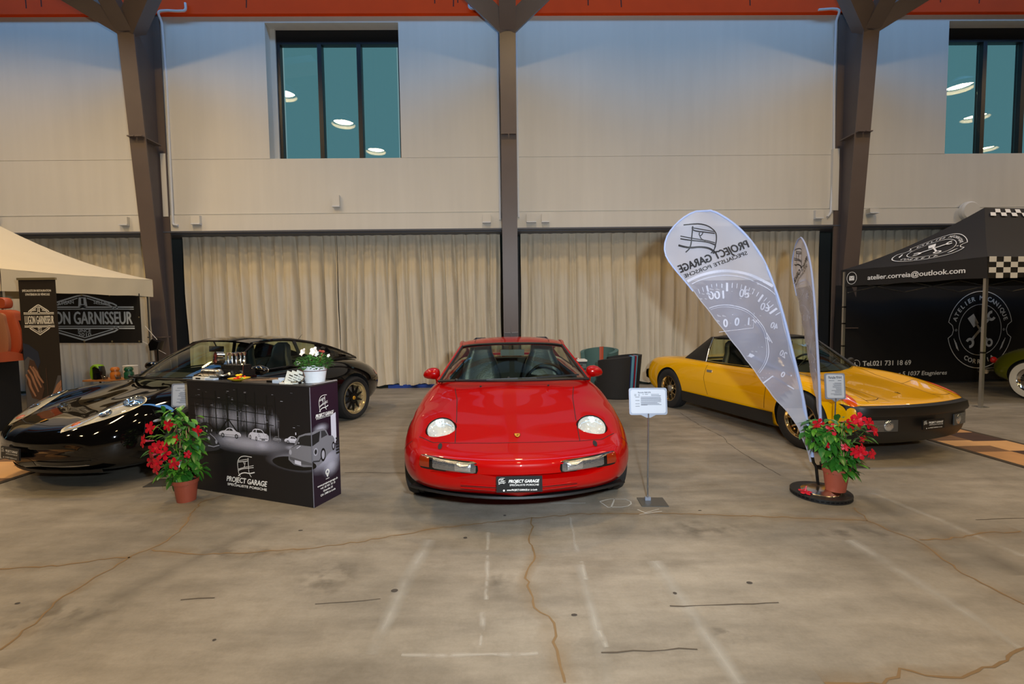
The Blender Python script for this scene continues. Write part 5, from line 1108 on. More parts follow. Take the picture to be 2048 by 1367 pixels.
    for i in range(3):
        t=thing('card_holder','clear leaning holder with white cards, %s'%(('nearest the key rings','second of the three','nearest the flower bucket')[i]),'card holder',on_counter(1.150+i*.016,.025+i*.035),CR+.15,group='card holders beside the flower bucket')
        m=MB(); R=Matrix.Rotation(-.28,3,'Y'); m.box((.0,0,.052),(.055,.006,.10),R=Matrix.Rotation(.35,3,'Y')@Matrix.Rotation(0,3,'Z')); m.box((0,.004,.004),(.07,.03,.008)); m.build('card_stack',mat('white_card',rgb(222,224,215),.6),t)
        P=Panel((0,-.004,.0),(math.cos(.35),0,-math.sin(.35)),(math.sin(.35),0,math.cos(.35)),N=(0,-1,0)); P.rect(-.018,.03,.018,.034,0); P.rect(-.018,.05,.014,.054,0); P.rect(-.018,.07,.018,.078,0); P.build('lettering',M_gloss_blk,t)
    # flower bucket
    t=thing('flower_bucket','white wooden bucket of white petunias with twine bow on the counter','flower bucket',on_counter(1.262,.19),CR)
    m=MB(); m.lathe([(0,.0),(.078,0),(.098,.125),(.100,.128),(.094,.128),(.09,.11),(0,.11)],(0,0,0),(0,0,1),32); m.build('bucket',mat('white_washed_wood',rgb(222,226,232),.7,noise=(.08,40)),t,angle=30)
    m=MB(); m.tube([(.096*math.cos(a),.096*math.sin(a),.098) for a in np.linspace(0,2*PI,28,endpoint=False)],.003,6,closed=True)
    m.tube(smooth_line([(-.05,-.085,.10),(-.065,-.092,.075),(-.05,-.09,.045),(-.04,-.088,.03)],4),.003,6); m.tube(smooth_line([(-.05,-.085,.10),(-.025,-.095,.08),(-.015,-.092,.05)],4),.003,6); m.tube(smooth_line([(-.05,-.088,.10),(-.08,-.08,.11),(-.05,-.088,.10),(-.02,-.098,.115)],4),.003,6); m.build('bow',mat('brown_twine',rgb(110,72,56),.8),t)
    m=MB(); m.prism([(0,-.022),(.02,.0),(.018,.012),(.008,.016),(0,.008),(-.008,.016),(-.018,.012),(-.02,0)],(-.045,-.097,.045),(1,0,0),(0,0,1),.004); m.build('heart',M_white,t)
    leafy(t,(0,0,.125),.15,.12,420,.036,'foliage',mat('fresh_green_leaf',rgb(52,118,34),.45,noise=(.35,12)),5)
    r=random.Random(3)
    for (x,y,z,sz) in ((-.085,-.04,.25,.032),(.03,-.04,.26,.036),(.055,-.03,.235,.022),(-.075,-.10,.165,.018),(.13,.02,.22,.014)):
        petunia(t,(x,y,z),sz,(r.uniform(-.4,.4),-1,.5))
    m=MB(); m.tube([(.0,.06,.16),(-.0,.1,.24)],.003,5); m.ball((-.0,.1,.245),(.02,.012,.012),8,5); m.ball((-.03,.1,.25),(.015,.01,.01),8,5); m.build('red_blossom',mat('dusty_red_petal',rgb(160,60,50),.6),t)
def leaf_geo(m,base,dirn,L,wd,r,droop=.25,fold=.25,cols=3):
    d=Vector(dirn).normalized(); x,y,_=frame(d); side=x if abs(x.z)<.9 else y; up=side.cross(d).normalized()
    if up.z<0: up=-up
    vs=[];n=5
    prof=[0.10,.75,1.0,.72,.04]
    for i in range(n):
        t=i/(n-1); c=Vector(base)+d*(L*t)-Vector((0,0,droop*L*t*t)); w_=wd*prof[i]
        vs+=[c+side*w_*.5+up*fold*w_*.5,c,c-side*w_*.5+up*fold*w_*.5]
    fs=[]
    for i in range(n-1):
        for k in range(2): fs.append((i*3+k,i*3+k+1,(i+1)*3+k+1,(i+1)*3+k))
    m.add(vs,fs)
def leafy(parent,c,R,H,n,L,name,mt,seed):
    r=random.Random(seed); m=MB()
    for i in range(n):
        a=r.uniform(0,2*PI); q=math.sqrt(r.random())*R; z=c[2]-.01+r.random()*H*(1-.5*(q/R)**2); d=(math.cos(a+r.uniform(-.7,.7)),math.sin(a+r.uniform(-.7,.7)),r.uniform(-.1,1.0))
        leaf_geo(m,(c[0]+q*math.cos(a)*.9,c[1]+q*math.sin(a)*.9,z),d,L*r.uniform(.7,1.2),L*.55,r)
    return m.build(name,mt,parent,smooth=True)
M_petal=mat('white_petal',rgb(238,238,240),.55)
def petunia(parent,c,s,dirn,mt=None,name='flower'):
    m=MB(); z=Vector(dirn).normalized(); x,y,_=frame(z); c=Vector(c); N=30; rows=[]
    for rr,h in ((.08,-.75),(.25,-.35),(.6,-.05),(1.0,.0)):
        rows.append([c+(x*math.cos(2*PI*k/N)+y*math.sin(2*PI*k/N))*s*rr*(1+(.16*math.cos(5*2*PI*k/N) if rr>.5 else 0))+z*s*(h+.08*math.sin(10*PI*k/N)*rr) for k in range(N)])
    m.grid(rows,closed=True); return m.build(name,mt or M_petal,parent,smooth=True)
counter_items()
# ------------------------------------------------------------------ potted climbers and flags
M_terra=mat('terracotta_plastic',rgb(150,72,52),.5,noise=(.08,10)); M_soil=mat('dark_soil',rgb(30,22,18),.95,bump=.8,bscale=70)
M_leafd=mat('glossy_green_leaf',rgb(42,98,30),.32,noise=(.4,9)); M_leafl=mat('light_green_leaf',rgb(84,140,40),.38,noise=(.3,9)); M_stake=mat('bamboo_stake',rgb(165,128,88),.7,noise=(.25,30)); M_fl=mat('crimson_petal',rgb(188,6,34),.4,noise=(.12,20)); M_tubef=mat('pink_flower_tube',rgb(205,70,90),.4)
def mandevilla_flower(parent,c,s,dirn):
    z=Vector(dirn).normalized(); x,y,_=frame(z); c=Vector(c); m=MB()
    for k in range(5):
        a=2*PI*k/5; u=x*math.cos(a)+y*math.sin(a); v=-x*math.sin(a)+y*math.cos(a)
        P=[c+z*(-.1*s), c+u*s*.42+v*s*.30+z*s*.08, c+u*s*.88+v*s*.46+z*s*.0, c+u*s*1.15+z*s*.02+v*s*.10, c+u*s*.88-v*s*.30+z*s*.03, c+u*s*.42-v*s*.26+z*s*.04]
        m.add(P,[(0,1,2,3,4,5)])
    f=m.build('flower',M_fl,parent)
    m=MB(); m.tube([c-z*s*1.5,c-z*s*.8,c-z*s*.1],[s*.07,s*.14,s*.22],7); m.build('flower_tube',M_tubef,f,smooth=True); return f
def potted(label,loc,potr,poth,flowers,leafspec,stakes,seed,tilt=0):
    t=thing('potted_mandevilla',label,'potted plant',loc); r=random.Random(seed)
    m=MB(); m.lathe([(0,0),(potr*.72,0),(potr*.92,poth*.82),(potr,poth*.83),(potr*1.02,poth),(potr*.95,poth),(potr*.92,poth*.86),(0,poth*.86)],(0,0,0),(0,0,1),36); m.build('pot',M_terra,t,angle=30)
    m=MB(); m.lathe([(0,poth*.90),(potr*.93,poth*.88)],(0,0,0),(0,0,1),24); m.build('soil',M_soil,t)
    for (x,y,x2,y2,h) in stakes: m=MB(); m.tube([(x,y,poth*.85),((x+x2)/2,(y+y2)/2,h*.6),(x2,y2,h)],.0045,7); m.build('stake',M_stake,t,smooth=True)
    m=MB()
    for i in range(7):
        x,y,x2,y2,h=stakes[i%len(stakes)]; pts=[(x+(x2-x)*q+.02*math.sin(9*q+i),y+(y2-y)*q+.02*math.cos(8*q+i),poth*.85+(h-poth*.85)*q) for q in np.linspace(0,1,10)]; m.tube(pts,.003,5)
    m.build('stem',M_leafl,t,smooth=True)
    for nm,mt,n,L in (('dark_leaves',M_leafd,leafspec[0],.085),('light_leaves',M_leafl,leafspec[1],.07)):
        m=MB()
        for i in range(n):
            cx,cy,cz,rx,rz=r.choice(leafspec[2]); a=r.uniform(0,2*PI); q=r.random()**.5
            x=cx+rx*q*math.cos(a); z=cz+rz*q*math.sin(a); y=cy+r.uniform(-.9,.75)*rx*.7
            d=(x-cx+r.uniform(-.05,.05),y-cy+r.uniform(-.06,.04),r.uniform(-.08,.07)); leaf_geo(m,(x,y,z),d,L*r.uniform(.75,1.25),L*.58,r,droop=.35)
        m.build(nm,mt,t,smooth=True)
    for (x,y,z,s) in flowers:
        d=(x*1.2+r.uniform(-.5,.5),-1,r.uniform(-.3,.5)); mandevilla_flower(t,(x,y,z),s,d)
        m=MB(); m.tube([(x-d[0]*s*1.3,y+s*1.3,z-d[2]*s),(x*.6,y*.4,z-.06)],.002,5); m.build('flower_stalk',M_leafl,t)
    return t
# px -> local helper was used only to choose these offsets (metres right of / above the pot)
potted('terracotta pot of crimson mandevilla on the floor against the left end of the black counter',(-2.70,3.80,0),.095,.185,
  [(-.20,-.09,.64,.050),(-.27,-.08,.53,.052),(-.03,-.12,.67,.048),(.155,-.06,.60,.045),(-.13,-.12,.49,.050),(-.06,-.14,.44,.050),(-.18,-.12,.42,.050),(-.11,-.15,.37,.048),(-.20,-.10,.36,.045),(.02,-.15,.36,.050),(-.15,-.12,.31,.045),(-.06,-.13,.51,.04),(.02,-.12,.55,.035),(-.19,-.08,.46,.045),(.10,-.10,.42,.03)],
  (150,170,[(-.03,-.02,.60,.17,.15),(-.03,0,.46,.17,.13),(-.02,0,.32,.12,.12),(.06,-.02,.30,.13,.08),(-.06,0,.24,.10,.06),(.05,-.03,.48,.12,.10),(-.05,-.02,.72,.07,.06)]),
  [(.0,.03,.03,.03,.62),(-.05,-.02,.0,-.03,.58),(.05,-.02,.04,-.02,.60)],4)
potted('terracotta pot of crimson mandevilla standing on the brake disc under the flags',(2.68,3.60,.062),.097,.185,
  [(-.20,-.06,.56,.048),(-.10,-.08,.52,.045),(.02,-.12,.58,.050),(.08,-.12,.61,.05),(.10,-.10,.57,.045),(.20,-.08,.56,.045),(.26,-.06,.50,.045),(.23,-.05,.56,.04),(-.15,-.09,.41,.035),(.05,-.13,.36,.045),(.09,-.13,.34,.048),(.12,-.12,.37,.045),(.22,-.09,.32,.040),(.24,-.06,.31,.035),(-.02,-.12,.39,.03),(.15,-.08,.44,.03)],
  (230,90,[(-.08,-.02,.52,.16,.08),(.05,0,.50,.15,.11),(.0,0,.38,.14,.11),(.04,-.02,.27,.10,.09),(-.12,-.02,.42,.09,.09),(.02,-.02,.20,.08,.05),(-.20,-.02,.50,.07,.04)]),
  [(.0,-.05,.0,-.05,.56),(-.06,.0,-.05,.0,.50),(.06,.0,.06,.0,.52)],9)
# brake disc base
t=thing('brake_disc_base','black brake disc with steel hub on the floor, base of the near white flag','flag base',(2.60,3.66,0))
m=MB(); m.lathe([(0,.0),(.215,0),(.22,.004),(.22,.013),(.205,.014),(.205,.022),(.22,.023),(.22,.035),(.215,.038),(.13,.038)],(0,0,0),(0,0,1),56); m.build('friction_ring',mat('blackened_iron',rgb(30,30,31),.5,.3,bump=.3,bscale=50),t,angle=30)
m=MB(); m.lathe([(.145,.038),(.142,.042),(.098,.060),(.09,.0615),(0,.0615)],(0,0,0),(0,0,1),48); m.build('hub',mat('turned_steel',rgb(215,205,190),.2,1.0),t,angle=30)
m=MB()
for k in range(40): a=2*PI*k/40; m.box((.2145*math.cos(a),.2145*math.sin(a),.018),(.006,.012,.008),rz=a)
m.build('vanes',M_black,t)
t=thing('fallen_blossom','crimson mandevilla blossom fallen on the rim of the brake disc','blossom',(2.43,3.60,.040)); f=mandevilla_flower(t,(0,0,.012),.045,(0,-.2,1)); m=MB(); m.tube([(0,0,.02),(.01,0,.06)],[.006,.004],6); m.build('stalk',M_tubef,t)
# ---- flags
FL_L=[(1.71,2.34),(1.59,2.34),(1.48,2.29),(1.39,2.21),(1.33,2.11),(1.33,1.99),(1.52,1.74),(1.75,1.45),(2.01,1.12),(2.24,0.81),(2.39,0.64),(2.49,0.45),(2.56,0.26)]
FL_R=[(1.71,2.34),(1.86,2.25),(1.99,2.13),(2.12,1.95),(2.22,1.72),(2.30,1.48),(2.38,1.18),(2.46,0.87),(2.51,0.62),(2.55,0.40),(2.575,0.26)]
def flag_cloth_mat():
    m=bpy.data.materials.new('translucent_white_cloth'); m.use_nodes=True; nt=m.node_tree; b=nt.nodes['Principled BSDF']; o=[n for n in nt.nodes if n.type=='OUTPUT_MATERIAL'][0]
    b.inputs['Base Color'].default_value=rgb(196,200,218); b.inputs['Roughness'].default_value=.35
    tr=nt.nodes.new('ShaderNodeBsdfTranslucent'); tr.inputs[0].default_value=rgb(196,200,218); tp=nt.nodes.new('ShaderNodeBsdfTransparent'); a=nt.nodes.new('ShaderNodeMixShader'); c=nt.nodes.new('ShaderNodeMixShader')
    a.inputs[0].default_value=.45; c.inputs[0].default_value=.16
    nt.links.new(b.outputs[0],a.inputs[1]); nt.links.new(tr.outputs[0],a.inputs[2]); nt.links.new(a.outputs[0],c.inputs[1]); nt.links.new(tp.outputs[0],c.inputs[2]); nt.links.new(c.outputs[0],o.inputs[0]); return m
M_flag=flag_cloth_mat(); M_fprint=mat('black_flag_print',rgb(32,32,38),.6); M_fg=fade_mat('grey_dial_print',rgb(110,112,135),.36,0,.5); M_fw=mat('pale_dial_print',rgb(176,179,198),.6)
def flag(label,to_world,base,seed):
    """to_world(u,v,d): flag plane coordinates (u to the right, v up) and distance towards the viewer -> point"""
    t=thing('teardrop_flag',label,'flag',base,group='tall white teardrop flags'); B=Vector(base)
    W=lambda u,v,d=0: to_world(u,v,d)-B
    L=resample(cr_interp(FL_L,5),60); R=resample(cr_interp(FL_R,5),60); L=L[np.argsort(-L[:,1],kind='stable')]; R=R[np.argsort(-R[:,1],kind='stable')]
    def lim(v): return np.interp(v,L[::-1,1],L[::-1,0]),np.interp(v,R[::-1,1],R[::-1,0])
    def rip(u,v): return .010*math.sin(u*16+v*9+seed)+.006*math.sin(v*23-u*20)
    Z=np.concatenate([2.34-np.linspace(0,1,14)**2*.12,np.linspace(2.21,.26,46)]); rows=[]
    for v in Z:
        a,b=lim(min(v,2.339)); rows.append([W(a+(b-a)*k/14,v,rip(a+(b-a)*k/14,v)) for k in range(15)])
    m=MB(); m.grid(rows); m.build('cloth',M_flag,t,smooth=True,angle=80)
    m=MB(); pole=[(2.625,.07),(2.60,.26)]+[(p[0]+.004,p[1]) for p in R[::-1]]+[tuple(p) for p in L[1:22]]
    pole=[tuple(p) for p in resample(pole,70)]
    m=MB(); m.tube([W(u,v,0) for u,v in pole if v<.34],.012,8); m.build('pole',M_gloss_blk,t,smooth=True)
    up=[(u,v) for u,v in pole if v>=.30]; m=MB(); m.tube([W(u,v,.003) for u,v in up],[.014-.008*i/len(up) for i in range(len(up))],8); m.build('pole_sleeve',mat('white_sleeve_cloth',rgb(150,165,205),.5),t,smooth=True)
    wp=lambda lift:(lambda u,v: W(u,v,rip(u,v)+lift))
    inside=lambda u,v: lim(v)[0]+.01<u<lim(v)[1]-.012 and .3<v<2.32
    # printed dial
    rows=[];aa=[]
    for v in np.linspace(1.78,.72,30):
        a,b=lim(v); 
        for k in range(15):
            q=k/14; u=a+.01+(b-a-.022)*q; aa.append(1.0 if math.hypot((u-1.85),(v-1.21)*1.0)<.62 else 0.35)
        rows.append([wp(.002)(a+.01+(b-a-.022)*k/14,v) for k in range(15)])
    m=MB(); m.grid(rows,a=aa); m.build('dial_ground',M_fg,t,attr=True)
    P=Panel((0,0,0),(1,0,0),(0,0,1),warp=wp(.004)); c=(1.82,1.22)
    def arcs(r,a0,a1,w,n=70,ry=1.0):
        run=[]
        for i in range(n+1):
            a=a0+(a1-a0)*i/n; p=(c[0]+r*math.cos(a),c[1]+r*ry*math.sin(a))
            if inside(*p): run.append(p)
            else:
                if len(run)>1: P.stroke(run,w)
                run=[]
        if len(run)>1: P.stroke(run,w)
    arcs(.635,0.2,2.6,.022); arcs(.60,0.2,2.6,.006); arcs(.36,-.9,2.6,.006); arcs(.345,-.9,2.4,.003)
    for i in range(26):
        a=0.35+i*.075; r0,r1=(.47,.54) if i%4==0 else (.50,.54)
        p=(c[0]+r0*math.cos(a),c[1]+r0*math.sin(a)); q=(c[0]+r1*math.cos(a),c[1]+r1*math.sin(a))
        if inside(*p) and inside(*q): P.stroke([p,q],.016 if i%4==0 else .006)
    for tx,u,v,h,rot in (('100',1.76,1.63,.065,.06),('80',1.975,1.64,.065,-.1),('60',2.15,1.53,.06,-.3),('40',2.225,1.38,.05,-.4),('20',2.30,1.15,.05,-.5),('0',2.29,.985,.045,-.5)): P.text(tx,u-.0,v,h,None,mirror=True,rot=rot,bold=.002)
    for i in range(4): P.stroke([(2.05+i*.022,1.46-i*.012),(2.16+i*.018,1.30-i*.012)],.008)
    P.stroke([(1.77,1.36),(2.05,1.39),(2.06,1.51),(1.88,1.50)],.004); P.text('0',1.83,1.40,.065,.035,mirror=True,bold=.003); P.text('0',1.92,1.41,.065,.035,mirror=True,bold=.003); P.text('1',2.02,1.415,.06,.02,mirror=True,bold=.003)
    P.stroke([(2.03,1.17),(2.38,.99)],[.03,.012]); P.stroke([(2.15,.93),(2.22,.99),(2.40,.88)],.012)
    P.build('dial_print',M_fw,t)
    P=Panel((0,0,0),(1,0,0),(0,0,1),warp=wp(.006)); helmet_logo(P,1.60,2.015,.215,.30,mirror=True,wd=.045)
    P.text('PROJECT GARAGE',1.73,1.945,.062,.60,mirror=True,rot=.345,bold=.0035,shear=.1); P.text('SPECIALISTE PORSCHE',1.745,1.895,.030,.55,mirror=True,rot=.345,bold=.0012,shear=.1); P.build('lettering',M_fprint,t)
    return t
flag('tall white teardrop flag with mirrored black lettering facing the viewer, rising from the brake disc',lambda u,v,d: Vector((u-.02,3.70-d,v)),(2.60,3.70,.0615),0)
def _w2(u,v,d):
    a=u-2.60; return Vector((3.07-a*.34-d*.93,4.32-a*.94-d*.34,v*1.01))
flag('slimmer-looking white teardrop flag turned edge-on, behind the flag with the mirrored lettering',_w2,(3.07,4.32,.0),2)
t=thing('flag_foot','small black metal foot of the rear flag, hidden behind the potted plant','flag base',(3.07,4.32,0))
m=MB(); m.cyl((-.01,-.02,.0),(-.01,-.02,.014),.06,20); m.build('foot_disc',M_gloss_blk,t); m=MB(); m.cyl((-.01,-.02,.0),(-.01,-.02,.06),.02,10); m.build('socket',M_gloss_blk,t)
# ------------------------------------------------------------------ left booth: cream tent, banner, roll-up, seat, shelf
M_cream=mat('cream_tent_cloth',rgb(206,194,166),.85,noise=(.05,3),bump=.15,bscale=6); M_tentblk=mat('black_tent_cloth',rgb(28,25,23),.8,noise=(.1,4),bump=.15,bscale=6); M_alu=mat('aluminium_pole',rgb(190,190,188),.3,.9)
def canopy(parent,corners,ztop,zbot,peak,mt,n=10,sag=.10,out=0.0,name='canopy',which=(0,0,1,1)):
    """four corners (x,y) counter-clockwise, peak list of two ridge ends"""
    pk=[Vector(p) for p in peak]; m=MB(); c=[Vector((x,y,ztop)) for x,y in corners]
    ends=[pk[w] for w in which] if len(pk)>1 else [pk[0]]*4
    for i in range(4):
        j=(i+1)%4; rows=[]
        for r in range(n+1):
            t=r/n; a=c[i].lerp(ends[i],t); b=c[j].lerp(ends[j],t); row=[]
            for k in range(n+1):
                q=k/n; p=a.lerp(b,q); 
                p.z-= (ztop*0+ (pk[0].z-ztop)*sag*4*t*(1-t)); p.z-=.02*math.sin(PI*q)*(1-t); row.append(p)
            rows.append(row)
        m.grid(rows)
    o=m.build(name,mt,parent,merge=True,smooth=True,angle=25)
    m=MB()
    for i in range(4):
        j=(i+1)%4; N=24; rows=[[],[],[]]
        for k in range(N+1):
            q=k/N; p=c[i].lerp(c[j],q)
            for r in range(3): rows[r].append((p.x+.006*math.sin(q*30+r),p.y+.006*math.cos(q*26+r),ztop-.02*math.sin(PI*q)*(1-r/2)-(ztop-zbot)*r/2+(0.012*math.sin(q*3*PI)**2 if r==2 else 0)))
        m.grid(rows)
    v=m.build('valance',mt,parent,smooth=True,angle=50); return o,v
def scissor(parent,a,b,z,mt=None):
    A=Vector((a[0],a[1],z));B=Vector((b[0],b[1],z)); m=MB(); n=4
    for k in range(n):
        p=A.lerp(B,k/n);q=A.lerp(B,(k+1)/n); m.bar(p,q+Vector((0,0,-.22)),.025,.012); m.bar(p+Vector((0,0,-.22)),q,.025,.012)
    m.build('scissor_frame',mt or M_alu,parent)
t=thing('pop_up_tent','cream pop-up tent over the upholsterer stand at the left edge','tent',(0,0,0))
cor=[(-7.35,6.80),(-6.72,8.85),(-10.5,9.0),(-11.2,6.80)]
canopy(t,cor,2.31,1.98,[(-9.0,8.1,3.36)],M_cream,sag=.14)
for i,(x,y) in enumerate(cor):
    xx=x-.05 if i<2 else x+.05; yy=y+.06 if i in(0,3) else y-.06
    m=MB(); m.bar((xx,yy,.02),(xx,yy,2.26),.032,.032,up=(0,1,0)); m.box((xx,yy,.008),(.12,.12,.016)); m.build('leg',M_alu,t)
scissor(t,(-7.4,6.9),(-11.1,6.9),2.10)
m=MB(); m.ball((-10.22,9.3,3.74),(.07,.07,.09),10,8); o=m.build('green_knob',mat('green_plastic',rgb(10,110,40),.4)); m2=MB(); m2.cyl((-10.22,9.3,0),(-10.22,9.3,3.68),.02,8); m2.build('pole',M_alu,o); tag(o,'green knob on a pole showing above the peak of the cream tent','knob')
M_bannerb=mat('black_banner_cloth',rgb(22,20,19),.6,noise=(.15,5)); M_lgrey=mat('grey_banner_print',rgb(195,204,210),.6); M_lwhite=mat('white_banner_print',rgb(228,222,210),.6)
def lugon(P,u,v,w,h,rows=True,mi=0,full=True):
    """hexagonal upholsterer badge centred at u,v"""
    def S(x,y): return (u+x*w/2,v+y*h/2)
    def st(pts,t): P.stroke([S(*p) for p in pts],t,mi)
    k=h*.022
    st([(-.68,.40),(-.66,.55),(-.60,.62),(-.10,.96),(0,1.0),(.10,.96),(.60,.62),(.66,.55),(.68,.40)],k*1.5); st([(-.60,.40),(-.58,.50),(-.10,.86),(-.09,.86)],k*.9); st([(.60,.40),(.58,.50),(.10,.86),(.09,.86)],k*.9)
    st([(-.68,-.40),(-.66,-.52),(-.60,-.60),(0,-1.0),(.60,-.60),(.66,-.52),(.68,-.40)],k*1.5); st([(-.60,-.40),(-.58,-.50),(0,-.88),(.58,-.50),(.60,-.40)],k*.9)
    for y in (.42,.52): st([(-1,y*.9),(1,y*.9)],k*(1.4 if y>.5 else .8))
    for y in (.42,.52): st([(-1,-y*.9),(1,-y*.9)],k*(1.4 if y>.5 else .8))
    P.text('LUGON GARNISSEUR',u,v-h*.135,h*.27,w*.96,mi=mi,bold=w*.004)
    P.text('ARTISAN',u-w*.18,v+h*.29,h*.075,w*.19,mi=mi,rot=.12,bold=w*.0012); P.text('SELLIER',u+w*.19,v+h*.29,h*.075,w*.17,mi=mi,rot=-.12,bold=w*.0012)
    P.poly([S(-.07,.90),S(.07,.90),S(.09,.50),S(0,.38),S(-.09,.50)],mi); 
    P.text('SINCE',u,v-h*.32,h*.07,w*.13,mi=mi,bold=w*.0012); P.text('2010',u,v-h*.41,h*.075,w*.13,mi=mi,bold=w*.0012)
def badge_dark(P,u,v,w,h): P.poly([(u-w*.012,v+h*.43),(u+w*.012,v+h*.43),(u+w*.012,v+h*.30),(u-w*.012,v+h*.30)],0,3); P.poly([(u-w*.03,v+h*.27),(u,v+h*.285),(u+w*.03,v+h*.27),(u,v+h*.24)],0,3)
def flat_banner(parent,o,X,Y,W,H,mt,name='sheet',thick=.004,rip=0.0):
    o=Vector(o);X=Vector(X).normalized();Y=Vector(Y).normalized(); m=MB(); m.prism([(0,0),(W,0),(W,H),(0,H)],o-X.cross(Y)*thick,X,Y,thick); return m.build(name,mt,parent)
t=thing('hanging_banner','black banner with grey upholsterer lettering hanging under the rear of the cream tent','banner',(-8.9,8.6,1.14))
Wb,Hb=2.12,.92; flat_banner(t,(0,0,0),(1,0,-.012),(.0,0,1),Wb,Hb,M_bannerb)
P=Panel((0,0,0),(1,0,-.012),(0,0,1)); lugon(P,1.07,.47,1.86,.84); P.build('lettering',M_lgrey,t); badge_dark(P,1.07,.47,1.86,.84); P.build('badge_mark',M_bannerb,t)
P2=Panel((0,0,0),(1,0,-.012),(0,0,1))
for x in (.05,.55,1.06,1.57,2.07): P2.disc(x,.03,.018,k=2); P2.disc(x,Hb-.03,.018,k=2)
P2.disc(2.09,.48,.014,k=2); P2.build('eyelets',mat('brass_eyelet',rgb(190,180,140),.3,.8),t)
m=MB(); m.tube([(.3,.0,Hb),(.3,.02,Hb+.2)],.004,5); m.tube([(1.8,.0,Hb),(1.8,.02,Hb+.2)],.004,5); m.tube([(2.1,0,.02),(2.4,.2,-.25)],.003,5); m.build('cord',M_white,t)
# roll-up
t=thing('roll_up_banner','tall narrow dark brown roll-up banner with white upholsterer logo and craftsman hands','banner',(-6.23,6.2,0))
W,H=.485,2.10; x0=-W/2
M_rb=mat('dark_brown_print',rgb(38,31,26),.55,noise=(.12,3)); flat_banner(t,(x0,0,.06),(1,0,0),(0,0,1),W,H-.08,M_rb)
m=MB(); m.box((0,.02,.035),(W+.02,.12,.07)); m.build('base_cassette',mat('gold_silver_rail',rgb(165,152,120),.35,.6),t); m=MB(); m.box((0,0,H-.005),(W+.02,.025,.03)); m.build('top_rail',mat('gold_silver_rail',rgb(165,152,120),.35,.6),t)
m=MB(); m.cyl((0,.02,.05),(0,.02,H-.02),.008,8); m.build('support_pole',M_alu,t)
P=Panel((x0,0,0),(1,0,0),(0,0,1)); P.text('SPÉCIALISTE EN RESTAURATION',W*.48,1.925,.028,W*.78,bold=.001); P.text("D'INTÉRIEUR DE VÉHICULE",W*.50,1.875,.028,W*.66,bold=.001); lugon(P,W*.50,1.55,W*.82,.40); P.build('lettering',M_lwhite,t); badge_dark(P,W*.5,1.55,W*.82,.40); P.build('badge_mark',M_rb,t)
M_ph=[mat('print_blue_shirt',rgb(34,42,62),.6),mat('print_skin',rgb(150,108,84),.6),mat('print_dark_skin',rgb(70,48,38),.6),mat('print_apron',rgb(78,76,80),.6)]
P.poly([(.005,.62),(.005,1.24),(.08,1.22),(.20,1.12),(.22,.98),(.14,.8),(.10,.62)],0,1); P.poly([(.005,.15),(.005,1.0),(.06,1.06),(.14,1.0),(.17,.8),(.2,.6),(.18,.3),(.2,.15)],3,1.4)
P.poly([(.04,.84),(.08,1.02),(.14,1.0),(.19,.86),(.25,.62),(.2,.46),(.08,.5),(.02,.7)],2,1.8)
for i,(a,b,c,d,e,f_) in enumerate(((.02,.82,.07,.66,.13,.52),(.05,.88,.12,.72,.17,.58),(.08,.93,.15,.78,.21,.64),(.115,.92,.18,.80,.245,.70))): 
    P.stroke(smooth_line([(a,b),((a+c)/2+.012,(b+d)/2),(c,d),(e,f_)],4),[.018+.014*math.sin(.4+q*.22) for q in range(13)],1,2.2); P.stroke(smooth_line([(a+.016,b-.01),((a+c)/2+.03,(b+d)/2),(c+.016,d+.01),(e+.012,f_+.02)],4),.004,2,2.6)
P.poly([(.48,.80),(.48,.45),(.36,.42),(.35,.55),(.40,.68),(.44,.80)],3,1.8); P.poly([(.48,.74),(.48,.60),(.40,.50),(.34,.44),(.36,.56),(.42,.68)],1,2.2); P.stroke([(.37,.5),(.48,.66)],.004,2,2.6)
P.stroke([(.29,.90),(.295,.5)],.008,2,2); P.stroke([(.24,.47),(.34,.50)],.02,2,2)
P.build('hands_picture',M_ph,t)
# orange car seat on a black plinth
t=thing('plinth','matt black box plinth under the orange car seat at the left edge','plinth',(-7.60,6.48,0)); m=MB(); m.box((0,0,.484),(1.0,.5,.968)); m.box((0,0,.976),(1.02,.52,.016)); m.build('box',mat('matt_black_board',rgb(12,12,14),.75),t)
t=thing('display_seat','orange leather and tan cloth car seat displayed on the black plinth','seat',(-7.10,6.46,.985),0); t.scale=(.93,.8,.93)
M_or=mat('orange_leather',rgb(165,72,38),.45,bump=.15,bscale=50); M_tan=mat('tan_woven_cloth',rgb(150,98,66),.8,noise=(.25,140),bump=.3,bscale=160); M_shell=mat('black_seat_shell',rgb(20,20,22),.5,bump=.3,bscale=90)
def pad(parent,name,prof,depth,mt,yy=0,z=True):
    m=MB(); rows=[]
    n=len(prof)
    for s,dp in ((.90,-depth*.5),(1.0,-depth*.35),(1.0,depth*.35),(.90,depth*.5)):
        cx=sum(p[0] for p in prof)/n; cz=sum(p[1] for p in prof)/n; rows.append([(cx+(p[0]-cx)*s,yy+dp,cz+(p[1]-cz)*s) for p in prof])
    m.grid(rows,closed=True); m.add(rows[0],[tuple(range(n))]); m.add(rows[-1],[tuple(range(n-1,-1,-1))]); return m.build(name,mt,parent,merge=True,smooth=True,angle=50)
bl=smooth_line([(-.28,.12),(-.33,.35),(-.27,.62),(-.24,.74),(0,.77),(.24,.74),(.27,.62),(.33,.35),(.28,.12),(0,.08),(-.28,.12)],3)[:-1]
pad(t,'backrest',bl,.16,M_or,.10); pad(t,'back_panel',[(x*.60,.10+(z-.1)*.93) for x,z in bl],.06,M_tan,.0)
pad(t,'head_rest',smooth_line([(-.13,.80),(-.15,.87),(-.12,.94),(0,.955),(.12,.94),(.15,.87),(.13,.80),(0,.785),(-.13,.80)],3)[:-1],.13,M_or,.10)
